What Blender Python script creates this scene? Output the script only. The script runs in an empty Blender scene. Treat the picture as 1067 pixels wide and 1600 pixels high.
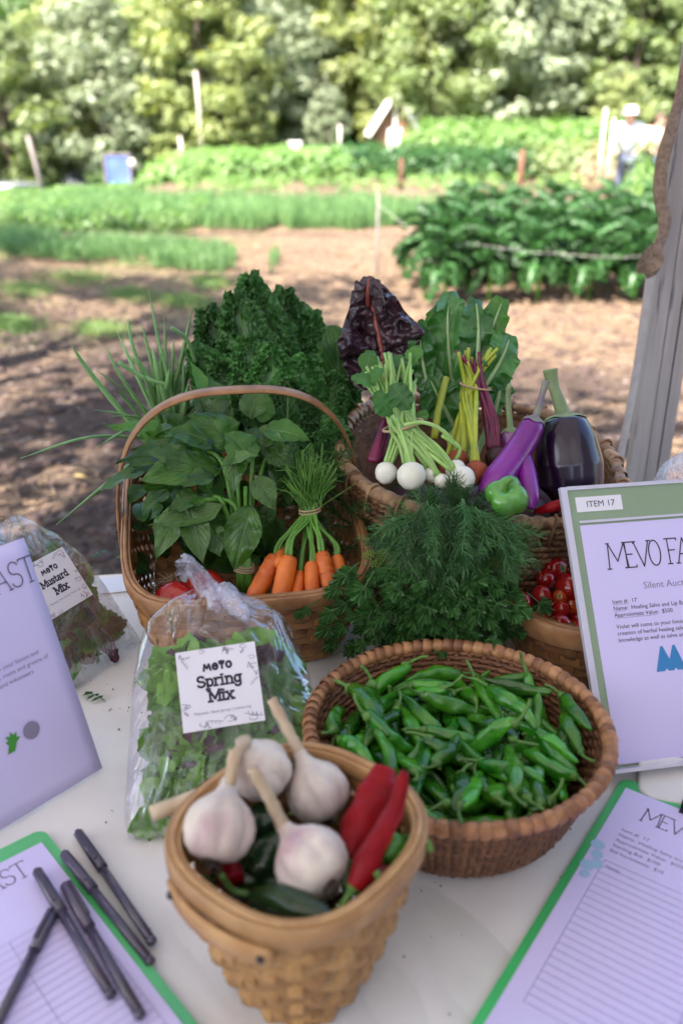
import bpy, math, random
import numpy as np
from mathutils import Vector, Matrix, Quaternion, noise
PI = math.pi
sc = bpy.context.scene
COL = sc.collection
# ---------------------------------------------------------------- camera, sky, sun
PITCH = math.radians(23.5); FPX = 1400.0; CAMZ = 1.42
cam = bpy.data.objects.new('camera', bpy.data.cameras.new('camera')); COL.objects.link(cam)
cam.location = (0, 0, CAMZ); cam.rotation_euler = (PI/2 - PITCH, 0, 0)
cam.data.sensor_fit = 'VERTICAL'; cam.data.sensor_height = 36.0; cam.data.lens = 31.5
cam.data.clip_start = 0.02; cam.data.clip_end = 2000
cam.data.dof.use_dof = True; cam.data.dof.focus_distance = 1.13; cam.data.dof.aperture_fstop = 3.2
cam.data.dof.aperture_blades = 0
sc.camera = cam
SUN_EL = math.radians(49); SUN_AZ = math.radians(222)      # compass-style: sun stands behind the camera, to the left
w = bpy.data.worlds.new('World'); sc.world = w; w.use_nodes = True
wn = w.node_tree.nodes; wl = w.node_tree.links; wn.clear()
wo = wn.new('ShaderNodeOutputWorld'); wb = wn.new('ShaderNodeBackground'); ws = wn.new('ShaderNodeTexSky')
ws.sky_type = 'NISHITA'; ws.sun_disc = False; ws.sun_elevation = SUN_EL; ws.sun_rotation = SUN_AZ
ws.dust_density = 2.5; ws.air_density = 1.0; ws.ozone_density = 1.5
wb.inputs['Strength'].default_value = 0.11
wl.new(ws.outputs[0], wb.inputs[0]); wl.new(wb.outputs[0], wo.inputs[0])
sl = bpy.data.lights.new('sun', 'SUN'); sl.energy = 5.0; sl.angle = math.radians(0.5); sl.color = (1, .94, .84)
so = bpy.data.objects.new('sun', sl); COL.objects.link(so)
sd = Vector((math.sin(SUN_AZ)*math.cos(SUN_EL), math.cos(SUN_AZ)*math.cos(SUN_EL), math.sin(SUN_EL)))
so.rotation_euler = sd.to_track_quat('Z', 'Y').to_euler()
sc.view_settings.view_transform = 'Standard'; sc.view_settings.look = 'None'
sc.view_settings.exposure = 2.45; sc.view_settings.gamma = 1.0; sc.view_settings.use_curve_mapping = False
sc.render.engine = 'CYCLES'; sc.cycles.use_denoising = True
sc.cycles.max_bounces = 10; sc.cycles.transparent_max_bounces = 24; sc.cycles.diffuse_bounces = 4
sc.cycles.glossy_bounces = 4; sc.cycles.transmission_bounces = 6
sc.cycles.caustics_reflective = False; sc.cycles.caustics_refractive = False
sc.cycles.sample_clamp_indirect = 6
rnd = random.Random(7)
U = rnd.uniform
# ---------------------------------------------------------------- places measured off the photograph
_up = Vector((0, math.sin(PITCH), math.cos(PITCH))); _fw = Vector((0, math.cos(PITCH), -math.sin(PITCH)))
_C = Vector((0, 0, CAMZ))
def ray(x, y): return Vector((1, 0, 0))*((x-533.5)/FPX) + _up*((800-y)/FPX) + _fw
def PZ(x, y, z): d = ray(x, y); return _C + d*((z-CAMZ)/d.z)
def PY(x, y, Y): d = ray(x, y); return _C + d*(Y/d.y)
T = 0.76
# ---------------------------------------------------------------- object helpers
def link(o): COL.objects.link(o); return o
def tagit(o, label, cat, group=None, kind=None):
    if label: o['label'] = label
    if cat: o['category'] = cat
    if group: o['group'] = group
    if kind: o['kind'] = kind
    return o
def thing(name, label, cat, loc=(0, 0, 0), group=None):
    o = link(bpy.data.objects.new(name, None)); o.empty_display_size = .05
    o.location = loc; return tagit(o, label, cat, group)
def rootloc(p):
    while p.parent: p = p.parent
    return Vector(p.location)
def mesh(name, V, F, mt, smooth=True, uv=None, mi=None):
    me = bpy.data.meshes.new(name); me.from_pydata([tuple(v) for v in V], [], F)
    for m in (mt if isinstance(mt, (list, tuple)) else [mt]): me.materials.append(m)
    if smooth: me.polygons.foreach_set('use_smooth', [True]*len(me.polygons))
    if mi: me.polygons.foreach_set('material_index', mi)
    if uv:
        l = me.uv_layers.new(name='UVMap'); ids = np.empty(len(me.loops), dtype=np.int32)
        me.loops.foreach_get('vertex_index', ids)
        l.data.foreach_set('uv', np.array(uv, dtype=np.float32)[ids].ravel())
    me.update(); return me
def part(parent, name, VF, mt, smooth=True, label=None):
    """one mesh object; world coordinates in, stored relative to the thing it belongs to"""
    V, F = VF[0], VF[1]; uv = VF[2] if len(VF) > 2 else None
    if parent is not None:
        r = rootloc(parent); V = [Vector(v)-r for v in V]
    o = link(bpy.data.objects.new(name, mesh(name, V, F, mt, smooth, uv)))
    if parent is not None: o.parent = parent
    if label: o['label'] = label
    return o
def inst(parent, name, me, M, label=None):
    """a piece sharing mesh data, placed by a world matrix"""
    o = link(bpy.data.objects.new(name, me))
    if parent is not None:
        o.parent = parent; M = Matrix.Translation(-rootloc(parent)) @ M
    o.matrix_local = M
    if label: o['label'] = label
    return o
def copy_tree(o, parent=None):
    c = o.copy(); COL.objects.link(c); c.parent = parent
    for ch in list(o.children): copy_tree(ch, c)
    return c
class MB:
    def __init__(s): s.V = []; s.F = []; s.uv = []
    def add(s, VF, M=None):
        b = len(s.V)
        s.V += [M @ Vector(v) for v in VF[0]] if M is not None else list(VF[0])
        s.F += [tuple(i+b for i in f) for f in VF[1]]
        s.uv += list(VF[2]) if len(VF) > 2 else [(.5, .5)]*len(VF[0]); return s
    def get(s): return s.V, s.F, s.uv
def frame(X, Y, Z, loc=(0, 0, 0)):
    m = Matrix((Vector(X), Vector(Y), Vector(Z))).transposed().to_4x4(); m.translation = Vector(loc); return m
def tube(P, R, n=8, cap=True, closed=False, squash=1.0):
    P = [Vector(p) for p in P]; k = len(P)
    if not hasattr(R, '__len__'): R = [R]*k
    V = []; F = []; up = None
    for j in range(k):
        a = P[j-1] if (j > 0 or closed) else P[j]; b = P[(j+1) % k] if (j < k-1 or closed) else P[j]
        t = (b-a); t = t.normalized() if t.length > 1e-9 else Vector((0, 0, 1))
        if up is None:
            up = Vector((0, 0, 1)) if abs(t.z) < .9 else Vector((1, 0, 0))
        s = t.cross(up)
        if s.length < 1e-6: s = t.orthogonal()
        s.normalize(); up = s.cross(t).normalized()
        for i in range(n):
            an = 2*PI*i/n; V.append(P[j] + (s*math.cos(an) + up*math.sin(an)*squash)*R[j])
    m = k if closed else k-1
    for j in range(m):
        for i in range(n):
            a = j*n+i; b = j*n+(i+1) % n; c = ((j+1) % k)*n+(i+1) % n; d = ((j+1) % k)*n+i; F.append((a, b, c, d))
    if cap and not closed:
        F.append(tuple(range(n-1, -1, -1))); F.append(tuple((k-1)*n+i for i in range(n)))
    return V, F
def curve(pts, k=12):
    """Catmull-Rom through the points"""
    P = [Vector(p) for p in pts]; P = [P[0]*2-P[1]] + P + [P[-1]*2-P[-2]]; out = []
    for i in range(1, len(P)-2):
        for j in range(k):
            t = j/k; a, b, c, d = P[i-1], P[i], P[i+1], P[i+2]
            out.append(.5*((2*b) + (c-a)*t + (2*a-5*b+4*c-d)*t*t + (3*b-a-3*c+d)*t**3))
    out.append(P[-2]); return out
def ribbon(P, N, wd, th, closed=False):
    """flat strip of rectangular section: width along the side direction, thickness along N"""
    k = len(P); V = []; F = []
    for j in range(k):
        a = P[j-1] if (j > 0 or closed) else P[j]; b = P[(j+1) % k] if (j < k-1 or closed) else P[j]
        t = (b-a).normalized(); n = N[j].normalized(); s = t.cross(n).normalized(); n = s.cross(t).normalized()
        ww = (wd[j] if hasattr(wd, '__len__') else wd)/2; h = th/2
        c = ww*.8
        V += [P[j]+s*ww-n*h*.2, P[j]+s*c+n*h, P[j]-s*c+n*h, P[j]-s*ww-n*h*.2, P[j]-s*c-n*h, P[j]+s*c-n*h]
    m = k if closed else k-1
    for j in range(m):
        o = j*6; q = ((j+1) % k)*6
        for i in range(6): F.append((o+i, o+(i+1) % 6, q+(i+1) % 6, q+i))
    if not closed: F.append((5, 4, 3, 2, 1, 0)); F.append(tuple((k-1)*6+i for i in range(6)))
    return V, F
def box(x0, x1, y0, y1, z0, z1):
    V = [(x0,y0,z0),(x1,y0,z0),(x1,y1,z0),(x0,y1,z0),(x0,y0,z1),(x1,y0,z1),(x1,y1,z1),(x0,y1,z1)]
    return [Vector(v) for v in V], [(3,2,1,0),(4,5,6,7),(0,1,5,4),(1,2,6,5),(2,3,7,6),(3,0,4,7)]
def xf(VF, M): return ([M @ Vector(v) for v in VF[0]],) + tuple(VF[1:])
def lathe(prof, n=24, M=None, lobes=0, lob=0.0, ph=0, wob=None):
    V = []; F = []
    for j, (r, z) in enumerate(prof):
        for i in range(n):
            a = 2*PI*i/n; rr = r*(1+lob*(abs(math.cos(lobes*(a+ph)/2))-.6)) if lobes else r
            v = Vector((rr*math.cos(a), rr*math.sin(a), z))
            if wob: v = wob(v)
            V.append(v)
    for j in range(len(prof)-1):
        for i in range(n): F.append((j*n+i, j*n+(i+1) % n, (j+1)*n+(i+1) % n, (j+1)*n+i))
    F.append(tuple(range(n-1, -1, -1))); F.append(tuple((len(prof)-1)*n+i for i in range(n)))
    return (V, F) if M is None else xf((V, F), M)
def leafgeo(L, W, nu=8, nv=14, shape='oval', bend=0.2, fold=.15, ruf=0.0, rf=6, rufn=3, crk=0.0, crs=40, seed=0, twist=0, tooth=0):
    """leaf from the origin along +Y, face towards +Z; uv = (across, along)"""
    V = []; F = []; uv = []; off = Vector((seed*7.1, seed*3.3, 0))
    for j in range(nv+1):
        t = j/nv
        if shape == 'oval': wt = math.sin(PI*min(1, t)**.82)**.8
        elif shape == 'lance': wt = math.sin(PI*t**.7)**1.15
        elif shape == 'chard': wt = (math.sin(PI*(t*.93+.035)**1.15)**.62)*(1-.12*math.sin(9*t+seed))
        elif shape == 'heart': wt = (math.sin(PI*(t*.97+.015)**.62)**.85)*(1+.05*math.sin(11*t+seed))
        elif shape == 'round': wt = math.sqrt(max(0, 1-(2*t-1)**2))
        elif shape == 'blade': wt = (1-t)**.6
        wt = max(wt, .015)
        th = bend*t
        # arc for the midrib
        if abs(bend) > 1e-3: y = L*math.sin(th)/bend; z = -L*(1-math.cos(th))/bend
        else: y = L*t; z = 0
        for i in range(nu+1):
            u = 2*i/nu-1; x = u*W/2*wt
            if shape in ('heart', 'chard') and nu > 20: x *= 1+.16*abs(u)**3*noise.noise(Vector((t*7, 3 if u > 0 else 9, seed)))
            if tooth and abs(u) > .99: x *= 1+tooth*(j % 2)
            e = abs(u)**1.6
            zz = z + fold*abs(x)
            yy = y
            if ruf:
                ph = t*rf*2*PI + (0 if u > 0 else 1.7) + seed
                zz += ruf*W*e*(math.sin(ph) + .5*math.sin(ph*2.3+1)); yy += ruf*W*e*.5*math.cos(ph*1.0)
            if crk:
                zz += crk*W*noise.noise(Vector((x*crs, yy*crs, 0))+off)*min(1, abs(u)*4)
            if twist: a = twist*t; x, zz = x*math.cos(a)-(zz-z)*math.sin(a), z + x*math.sin(a)+(zz-z)*math.cos(a)
            V.append(Vector((x, yy, zz))); uv.append((i/nu, t))
    for j in range(nv):
        for i in range(nu): a = j*(nu+1)+i; F.append((a, a+1, a+nu+2, a+nu+1))
    return V, F, uv
def aim(A, B, N):
    """matrix: +Y from A towards B, +Z as near N as possible"""
    A = Vector(A); B = Vector(B); y = (B-A).normalized(); x = y.cross(Vector(N)).normalized(); z = x.cross(y)
    return frame(x, y, z, A), (B-A).length
def blob(n=10, m=7, amp=.25, seed=0):
    V = []; F = []
    for j in range(1, m):
        for i in range(n):
            a = 2*PI*i/n; b = PI*j/m; v = Vector((math.sin(b)*math.cos(a), math.sin(b)*math.sin(a), math.cos(b)))
            V.append(v*(1+amp*noise.noise(v*1.7+Vector((seed*5.3, 0, seed))))) 
    V.append(Vector((0, 0, 1))); V.append(Vector((0, 0, -1)))
    for j in range(m-2):
        for i in range(n): F.append((j*n+i, (j+1)*n+i, (j+1)*n+(i+1) % n, j*n+(i+1) % n))
    t = len(V)-2
    for i in range(n): F.append((t, i, (i+1) % n)); F.append((t+1, (m-2)*n+(i+1) % n, (m-2)*n+i))
    return V, F
# ---------------------------------------------------------------- materials
def newmat(name):
    m = bpy.data.materials.new(name); m.use_nodes = True; nt = m.node_tree; nt.nodes.clear()
    return m, nt, nt.nodes, nt.links
def nd(nt, t, **k):
    n = nt.nodes.new(t)
    for a, b in k.items():
        if a in n.inputs: n.inputs[a].default_value = b
        else: setattr(n, a, b)
    return n
def mixc(nt, fac, a, b, mode='MIX'):
    m = nt.nodes.new('ShaderNodeMix'); m.data_type = 'RGBA'; m.blend_type = mode
    for s, v in ((m.inputs[0], fac), (m.inputs[6], a), (m.inputs[7], b)):
        if isinstance(v, bpy.types.NodeSocket): nt.links.new(v, s)
        elif isinstance(v, (tuple, list)): s.default_value = (v[0], v[1], v[2], 1)
        else: s.default_value = v
    return m.outputs[2]
def mth(nt, op, a, b=None, c=None):
    m = nt.nodes.new('ShaderNodeMath'); m.operation = op
    for s, v in zip(m.inputs, (a, b, c)):
        if v is None: continue
        if isinstance(v, bpy.types.NodeSocket): nt.links.new(v, s)
        else: s.default_value = v
    return m.outputs[0]
def ramp(nt, fac, lo, hi):
    m = nt.nodes.new('ShaderNodeMapRange'); nt.links.new(fac, m.inputs[0]); m.inputs[1].default_value = lo; m.inputs[2].default_value = hi
    m.interpolation_type = 'SMOOTHSTEP'; return m.outputs[0]
def noi(nt, vec, scale, detail=3, rough=.55, dist=0):
    n = nd(nt, 'ShaderNodeTexNoise'); n.inputs['Scale'].default_value = scale; n.inputs['Detail'].default_value = detail
    n.inputs['Roughness'].default_value = rough; n.inputs['Distortion'].default_value = dist; nt.links.new(vec, n.inputs['Vector']); return n.outputs[0]
def finish(nt, colr, rough=.5, bump=None, bs=.3, bd=.002, spec=.5, trans=0, tcol=None, coat=0, sss=0, metal=0, sheen=0):
    N = nt.nodes; L = nt.links; p = N.new('ShaderNodeBsdfPrincipled'); o = N.new('ShaderNodeOutputMaterial')
    if isinstance(colr, bpy.types.NodeSocket): L.new(colr, p.inputs['Base Color'])
    else: p.inputs['Base Color'].default_value = (*colr, 1)
    if isinstance(rough, bpy.types.NodeSocket): L.new(rough, p.inputs['Roughness'])
    else: p.inputs['Roughness'].default_value = rough
    p.inputs['Specular IOR Level'].default_value = spec; p.inputs['Coat Weight'].default_value = coat
    p.inputs['Coat Roughness'].default_value = .12
    p.inputs['Metallic'].default_value = metal; p.inputs['Sheen Weight'].default_value = sheen
    if sss:
        p.inputs['Subsurface Weight'].default_value = sss; p.inputs['Subsurface Radius'].default_value = (1, .6, .4); p.inputs['Subsurface Scale'].default_value = .006
    if bump is not None:
        b = N.new('ShaderNodeBump'); b.inputs['Strength'].default_value = bs; b.inputs['Distance'].default_value = bd
        L.new(bump, b.inputs['Height']); L.new(b.outputs[0], p.inputs['Normal'])
    out = p.outputs[0]
    if trans:
        t = N.new('ShaderNodeBsdfTranslucent'); x = N.new('ShaderNodeMixShader'); x.inputs[0].default_value = trans
        if tcol: t.inputs[0].default_value = (*tcol, 1)
        elif isinstance(colr, bpy.types.NodeSocket): L.new(colr, t.inputs[0])
        L.new(out, x.inputs[1]); L.new(t.outputs[0], x.inputs[2]); out = x.outputs[0]
    L.new(out, o.inputs[0]); return p
def M_(name, c1, c2=None, sc_=30, rough=.5, bs=.3, bsc=None, bd=.002, stretch=None, rv=.0, det=4, lo=.35, hi=.65, c3=None, sc3=8, lo3=.55, hi3=.7, **k):
    """noise-mottled principled material; rv = brightness variation per object"""
    m, nt, N, L = newmat(name); tc = N.new('ShaderNodeTexCoord'); v = tc.outputs['Object']
    if stretch:
        mp = N.new('ShaderNodeMapping'); mp.inputs['Scale'].default_value = stretch; L.new(v, mp.inputs[0]); v = mp.outputs[0]
    oi = N.new('ShaderNodeObjectInfo')
    va = N.new('ShaderNodeVectorMath'); va.operation = 'ADD'; L.new(v, va.inputs[0]); sv = mth(nt, 'MULTIPLY', oi.outputs['Random'], 7.0); L.new(sv, va.inputs[1]); v = va.outputs[0]
    f = noi(nt, v, sc_, det); col = mixc(nt, ramp(nt, f, lo, hi), c1, c2 or c1)
    if c3: col = mixc(nt, ramp(nt, noi(nt, v, sc3, 4), lo3, hi3), col, c3)
    if rv:
        h = N.new('ShaderNodeHueSaturation'); L.new(col, h.inputs['Color']); L.new(mth(nt, 'MULTIPLY_ADD', oi.outputs['Random'], 2*rv, 1-rv), h.inputs['Value'])
        L.new(mth(nt, 'MULTIPLY_ADD', oi.outputs['Random'], .03*rv, .5-.015*rv), h.inputs['Hue']); col = h.outputs[0]
    finish(nt, col, rough, noi(nt, v, bsc or sc_*3, 5), bs, bd, **k); return m
def leafmat(name, c1, c2, vein, n=8, slope=.5, rough=.45, bs=.5, trans=.25, vw=.12, tcol=None, rv=.15, spec=.5, bd=.002, back=None):
    m, nt, N, L = newmat(name); tc = N.new('ShaderNodeTexCoord'); uv = N.new('ShaderNodeUVMap')
    s = N.new('ShaderNodeSeparateXYZ'); L.new(uv.outputs[0], s.inputs[0]); oi = N.new('ShaderNodeObjectInfo')
    a = mth(nt, 'ABSOLUTE', mth(nt, 'SUBTRACT', s.outputs[0], .5))
    wob = noi(nt, tc.outputs['Object'], 60, 2)
    q = mth(nt, 'MULTIPLY', mth(nt, 'ADD', mth(nt, 'SUBTRACT', s.outputs[1], mth(nt, 'MULTIPLY', a, slope)), mth(nt, 'MULTIPLY', wob, .06)), n)
    fr = mth(nt, 'ABSOLUTE', mth(nt, 'SUBTRACT', mth(nt, 'FRACT', q), .5))
    side = mth(nt, 'SUBTRACT', 1.0, ramp(nt, fr, 0, vw)); rib = mth(nt, 'SUBTRACT', 1.0, ramp(nt, a, .008, .035))
    vv = mth(nt, 'MAXIMUM', mth(nt, 'MULTIPLY', side, .55), rib)
    f = noi(nt, tc.outputs['Object'], 35, 4); col = mixc(nt, ramp(nt, f, .35, .65), c1, c2)
    h = N.new('ShaderNodeHueSaturation'); L.new(col, h.inputs['Color']); L.new(mth(nt, 'MULTIPLY_ADD', oi.outputs['Random'], 2*rv, 1-rv), h.inputs['Value']); col = h.outputs[0]
    col = mixc(nt, mth(nt, 'MULTIPLY', vv, .7), col, vein)
    if back:
        g = N.new('ShaderNodeNewGeometry'); col = mixc(nt, g.outputs['Backfacing'], col, back)
    bh = mth(nt, 'SUBTRACT', mth(nt, 'MULTIPLY', noi(nt, tc.outputs['Object'], 160, 4), .6), vv)
    finish(nt, col, rough, bh, bs, bd, spec=spec, trans=trans, tcol=tcol); return m
def film(name, tint=(.985, .985, 1), base=.02, cr=.9, rough=.08, sc_=10, haze=.006):
    """thin clear plastic: transparent with crinkled reflections and a little milky scatter"""
    m, nt, N, L = newmat(name); tc = N.new('ShaderNodeTexCoord')
    mp = N.new('ShaderNodeMapping'); mp.inputs['Scale'].default_value = (1.3, 1, .40); L.new(tc.outputs['Object'], mp.inputs[0])
    n1 = noi(nt, mp.outputs[0], sc_, 4, .6, 1.2); n2 = noi(nt, mp.outputs[0], sc_*3, 3, .5, .8)
    ridge = mth(nt, 'SUBTRACT', 1.0, mth(nt, 'MULTIPLY', mth(nt, 'ABSOLUTE', mth(nt, 'SUBTRACT', n1, .5)), 9)); ridge = mth(nt, 'MAXIMUM', ridge, 0)
    h = mth(nt, 'ADD', mth(nt, 'MULTIPLY', ridge, .8), mth(nt, 'MULTIPLY', n2, .5))
    b = N.new('ShaderNodeBump'); b.inputs['Strength'].default_value = .45*cr; b.inputs['Distance'].default_value = .006; L.new(h, b.inputs['Height'])
    g = N.new('ShaderNodeBsdfGlossy'); g.inputs['Roughness'].default_value = rough; L.new(b.outputs[0], g.inputs['Normal'])
    d = N.new('ShaderNodeBsdfDiffuse'); d.inputs[0].default_value = (.85, .83, .92, 1); L.new(b.outputs[0], d.inputs['Normal'])
    t = N.new('ShaderNodeBsdfTransparent'); t.inputs[0].default_value = (*tint, 1)
    lw = N.new('ShaderNodeLayerWeight'); lw.inputs[0].default_value = .35; L.new(b.outputs[0], lw.inputs['Normal'])
    fac = mth(nt, 'MULTIPLY_ADD', lw.outputs['Fresnel'], .32, base)
    mg = N.new('ShaderNodeMixShader'); L.new(mth(nt, 'MINIMUM', fac, .85), mg.inputs[0]); L.new(t.outputs[0], mg.inputs[1]); L.new(g.outputs[0], mg.inputs[2])
    md = N.new('ShaderNodeMixShader'); L.new(mth(nt, 'MULTIPLY_ADD', mth(nt, 'POWER', ridge, 4.0), .12*cr, haze), md.inputs[0]); L.new(mg.outputs[0], md.inputs[1]); L.new(d.outputs[0], md.inputs[2])
    o = N.new('ShaderNodeOutputMaterial'); L.new(md.outputs[0], o.inputs[0]); return m
GRN = (.035, .11, .018)
m_cloth = M_('table_cloth', (.82, .79, .78), (.75, .72, .71), 7, .75, .3, 420, .0008, det=5, c3=(.62, .57, .53), sc3=3.5, lo3=.60, hi3=.80)
m_splint = M_('oak_splint', (.36, .17, .062), (.22, .09, .032), 26, .5, .35, 120, .001, stretch=(1, 1, 1), rv=.22, c3=(.13, .055, .022), sc3=9, lo3=.58, hi3=.75, spec=.4)
m_splint2 = M_('pale_splint', (.44, .245, .095), (.30, .15, .052), 26, .5, .35, 120, .001, rv=.18, c3=(.2, .1, .04), sc3=9, lo3=.6, hi3=.8, spec=.4)
m_rim = M_('steamed_wood_rim', (.40, .20, .085), (.28, .125, .050), 40, .42, .25, 150, .0008, stretch=(1, 1, 1), rv=.12, c3=(.2, .09, .04), sc3=14, lo3=.6, hi3=.78, spec=.5)
m_rim2 = M_('pale_wood_rim', (.50, .29, .125), (.38, .20, .08), 30, .45, .25, 150, .0008, rv=.12, c3=(.28, .14, .06), sc3=12, lo3=.6, hi3=.78)
m_wick = M_('brown_wicker', (.23, .10, .046), (.12, .048, .022), 60, .5, .4, 200, .001, rv=.25, spec=.4)
m_wrap = M_('wicker_wrap', (.42, .20, .092), (.25, .108, .048), 70, .45, .35, 260, .0008, rv=.28, spec=.45)
m_sea = M_('seagrass', (.32, .17, .085), (.13, .060, .030), 70, .55, .4, 300, .001, rv=.3, c3=(.42, .27, .15), sc3=25, lo3=.55, hi3=.7, spec=.35)
m_seal = M_('seagrass_rim', (.46, .28, .16), (.26, .14, .075), 70, .5, .4, 300, .001, rv=.22, spec=.35)
m_pep = M_('shishito_skin', (.016, .13, .007), (.060, .27, .014), 22, .20, .8, 42, .005, rv=.4, coat=.3, spec=.6, det=2)
m_pepstem = M_('pepper_stem', (.11, .24, .04), (.07, .17, .03), 60, .45, .3, rv=.2)
m_garl = M_('garlic_skin', (.70, .63, .56), (.58, .47, .43), 42, .45, .6, 26, .002, stretch=(1, 1, .25), rv=.08, c3=(.42, .26, .30), sc3=20, lo3=.52, hi3=.80, sss=.12, spec=.4)
m_gstem = M_('garlic_stem', (.60, .48, .34), (.48, .34, .22), 40, .6, .4, 90, .001, stretch=(1, 1, .2), rv=.08)
m_red = M_('red_pepper_skin', (.27, .003, .008), (.17, .001, .005), 25, .42, .35, 45, .002, coat=.0, spec=.2, rv=.1)
m_dkgr = M_('dark_pepper_skin', (.008, .035, .010), (.016, .055, .012), 25, .22, .2, 40, .002, coat=.3, rv=.2)
m_tom = M_('tomato_skin', (.50, .018, .012), (.42, .010, .010), 12, .16, .05, 60, .001, coat=.5, spec=.6, rv=.12, sss=.1)
m_tomo = M_('orange_tomato_skin', (.62, .13, .012), (.55, .05, .012), 12, .16, .05, 60, .001, coat=.5, spec=.6, sss=.1)
m_car = M_('carrot_skin', (.70, .17, .022), (.55, .11, .015), 30, .42, .5, 60, .0015, rv=.1, c3=(.34, .075, .02), sc3=60, lo3=.6, hi3=.72, spec=.45, sss=.08)
m_turn = M_('turnip_skin', (.80, .78, .70), (.70, .70, .58), 20, .35, .15, 60, .001, sss=.15, spec=.5)
m_obeet = M_('golden_beet_skin', (.36, .075, .022), (.20, .035, .02), 45, .6, .8, 90, .002, c3=(.10, .03, .02), sc3=60, lo3=.55, hi3=.7)
m_pbeet = M_('red_beet_skin', (.06, .018, .026), (.035, .012, .016), 45, .55, .8, 90, .002)
m_egg = M_('globe_eggplant_skin', (.011, .003, .018), (.020, .005, .030), 8, .22, .04, 60, .001, coat=.25, spec=.5)
m_egg2 = M_('purple_eggplant_skin', (.15, .007, .19), (.21, .011, .26), 18, .24, .5, 90, .0014, coat=.3, spec=.5, stretch=(1, 1, 1))
m_calyx = M_('eggplant_calyx', (.17, .24, .10), (.22, .28, .14), 50, .55, .4, 120, .001, rv=.1)
m_calyx2 = M_('purple_calyx', (.17, .13, .20), (.22, .22, .17), 50, .55, .4, 120, .001)
m_bell = M_('green_bell_skin', (.075, .27, .040), (.11, .34, .055), 20, .2, .08, 60, .001, coat=.5, spec=.6, sss=.1)
m_stalk = M_('pale_green_stalk', (.22, .42, .09), (.35, .52, .17), 30, .35, .3, 120, .0006, stretch=(1, 1, .3), rv=.2, spec=.5, sss=.05)
m_stalkg = M_('green_stalk', (.075, .22, .025), (.12, .29, .04), 30, .4, .3, 120, .0006, rv=.25, sss=.05)
m_stalky = M_('yellow_green_stalk', (.42, .46, .04), (.30, .38, .035), 30, .35, .3, 120, .0006, rv=.2, sss=.05)
m_stalkp = M_('crimson_stalk', (.17, .008, .055), (.10, .005, .035), 30, .35, .3, 120, .0006, rv=.2, spec=.5)
m_onion = M_('onion_blade', (.15, .32, .10), (.25, .44, .17), 20, .35, .3, 160, .0005, stretch=(1, 1, .2), rv=.3, spec=.5, trans=.12)
m_band = M_('rubber_band', (.50, .36, .22), (.42, .28, .17), 60, .5, .2)
m_basil = leafmat('basil_leaf', (.024, .085, .010), (.055, .16, .018), (.10, .20, .045), 7, .9, .30, .7, .22, tcol=(.10, .24, .02), rv=.35, spec=.55)
m_basil2 = leafmat('pale_basil_leaf', (.060, .14, .030), (.09, .18, .045), (.17, .25, .11), 7, .9, .42, .7, .2, tcol=(.12, .26, .03), rv=.2)
m_bright = leafmat('bright_leaf', (.05, .17, .022), (.08, .23, .035), (.17, .32, .09), 7, .9, .4, .5, .3, tcol=(.16, .38, .03), rv=.2)
m_kale = leafmat('curly_kale_leaf', (.030, .13, .024), (.075, .24, .05), (.24, .46, .15), 9, .7, .36, .4, .15, tcol=(.05, .20, .02), rv=.55)
m_fkale = leafmat('field_kale_leaf', (.020, .064, .018), (.042, .115, .030), (.09, .19, .07), 9, .7, .5, .4, .18, tcol=(.08, .26, .03), rv=.35)
m_chard = leafmat('green_chard_leaf', (.028, .13, .022), (.075, .23, .055), (.22, .38, .16), 7, 1.1, .27, .8, .2, vw=.05, tcol=(.09, .28, .03), rv=.2, spec=.6, back=(.12, .22, .11))
m_pchard = leafmat('purple_chard_leaf', (.030, .014, .024), (.060, .032, .045), (.22, .04, .05), 7, 1.1, .24, .6, .08, vw=.05, tcol=(.12, .03, .03), rv=.1, spec=.7)
m_dill = M_('dill_thread', (.042, .13, .036), (.080, .20, .060), 15, .45, .1, rv=.4, trans=.1)
m_dillf = M_('dill_flower', (.17, .24, .03), (.12, .19, .03), 60, .6, .2)
m_cil = leafmat('cilantro_leaf', (.026, .10, .020), (.055, .155, .035), (.09, .20, .06), 3, .5, .42, .4, .22, tcol=(.06, .22, .02), rv=.4)
m_salad = leafmat('salad_leaf', (.16, .42, .045), (.24, .50, .08), (.30, .50, .16), 6, .8, .4, .5, .35, tcol=(.2, .45, .05), rv=.3)
m_salad2 = leafmat('mid_green_salad_leaf', (.055, .20, .025), (.10, .28, .045), (.20, .35, .12), 6, .8, .4, .5, .3, tcol=(.12, .35, .03), rv=.3)
m_saladp = leafmat('purple_salad_leaf', (.05, .016, .040), (.09, .03, .06), (.22, .10, .16), 6, .8, .4, .5, .15, tcol=(.2, .05, .1), rv=.3)
m_musr = leafmat('red_mustard_leaf', (.085, .022, .028), (.06, .07, .02), (.30, .34, .16), 7, 1.0, .4, .6, .2, tcol=(.2, .12, .03), rv=.3)
m_film = film('clear_plastic_film')
m_film2 = film('creased_plastic_film', cr=1.1, haze=.05, base=.05, sc_=14)
m_filmk = film('bunched_plastic_film', cr=1.0, haze=.16, base=.10, sc_=30, tint=(.93, .90, .98))
m_paper = M_('lavender_paper', (.66, .59, .90), (.64, .575, .88), 5, .7, .05, 200)
m_label = M_('label_paper', (.78, .76, .83), (.75, .73, .81), 5, .6, .05, 200)
m_ink = M_('dark_ink', (.035, .022, .05), None, 20, .7)
m_inkg = M_('grey_ink', (.26, .23, .34), None, 20, .7)
m_line = M_('faint_rule_ink', (.33, .30, .50), None, 20, .7)
m_blue = M_('blue_print', (.04, .22, .50), None, 20, .7)
m_aqua = M_('aqua_print', (.36, .55, .74), None, 20, .7)
m_green = M_('green_print', (.06, .30, .04), None, 20, .7)
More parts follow.
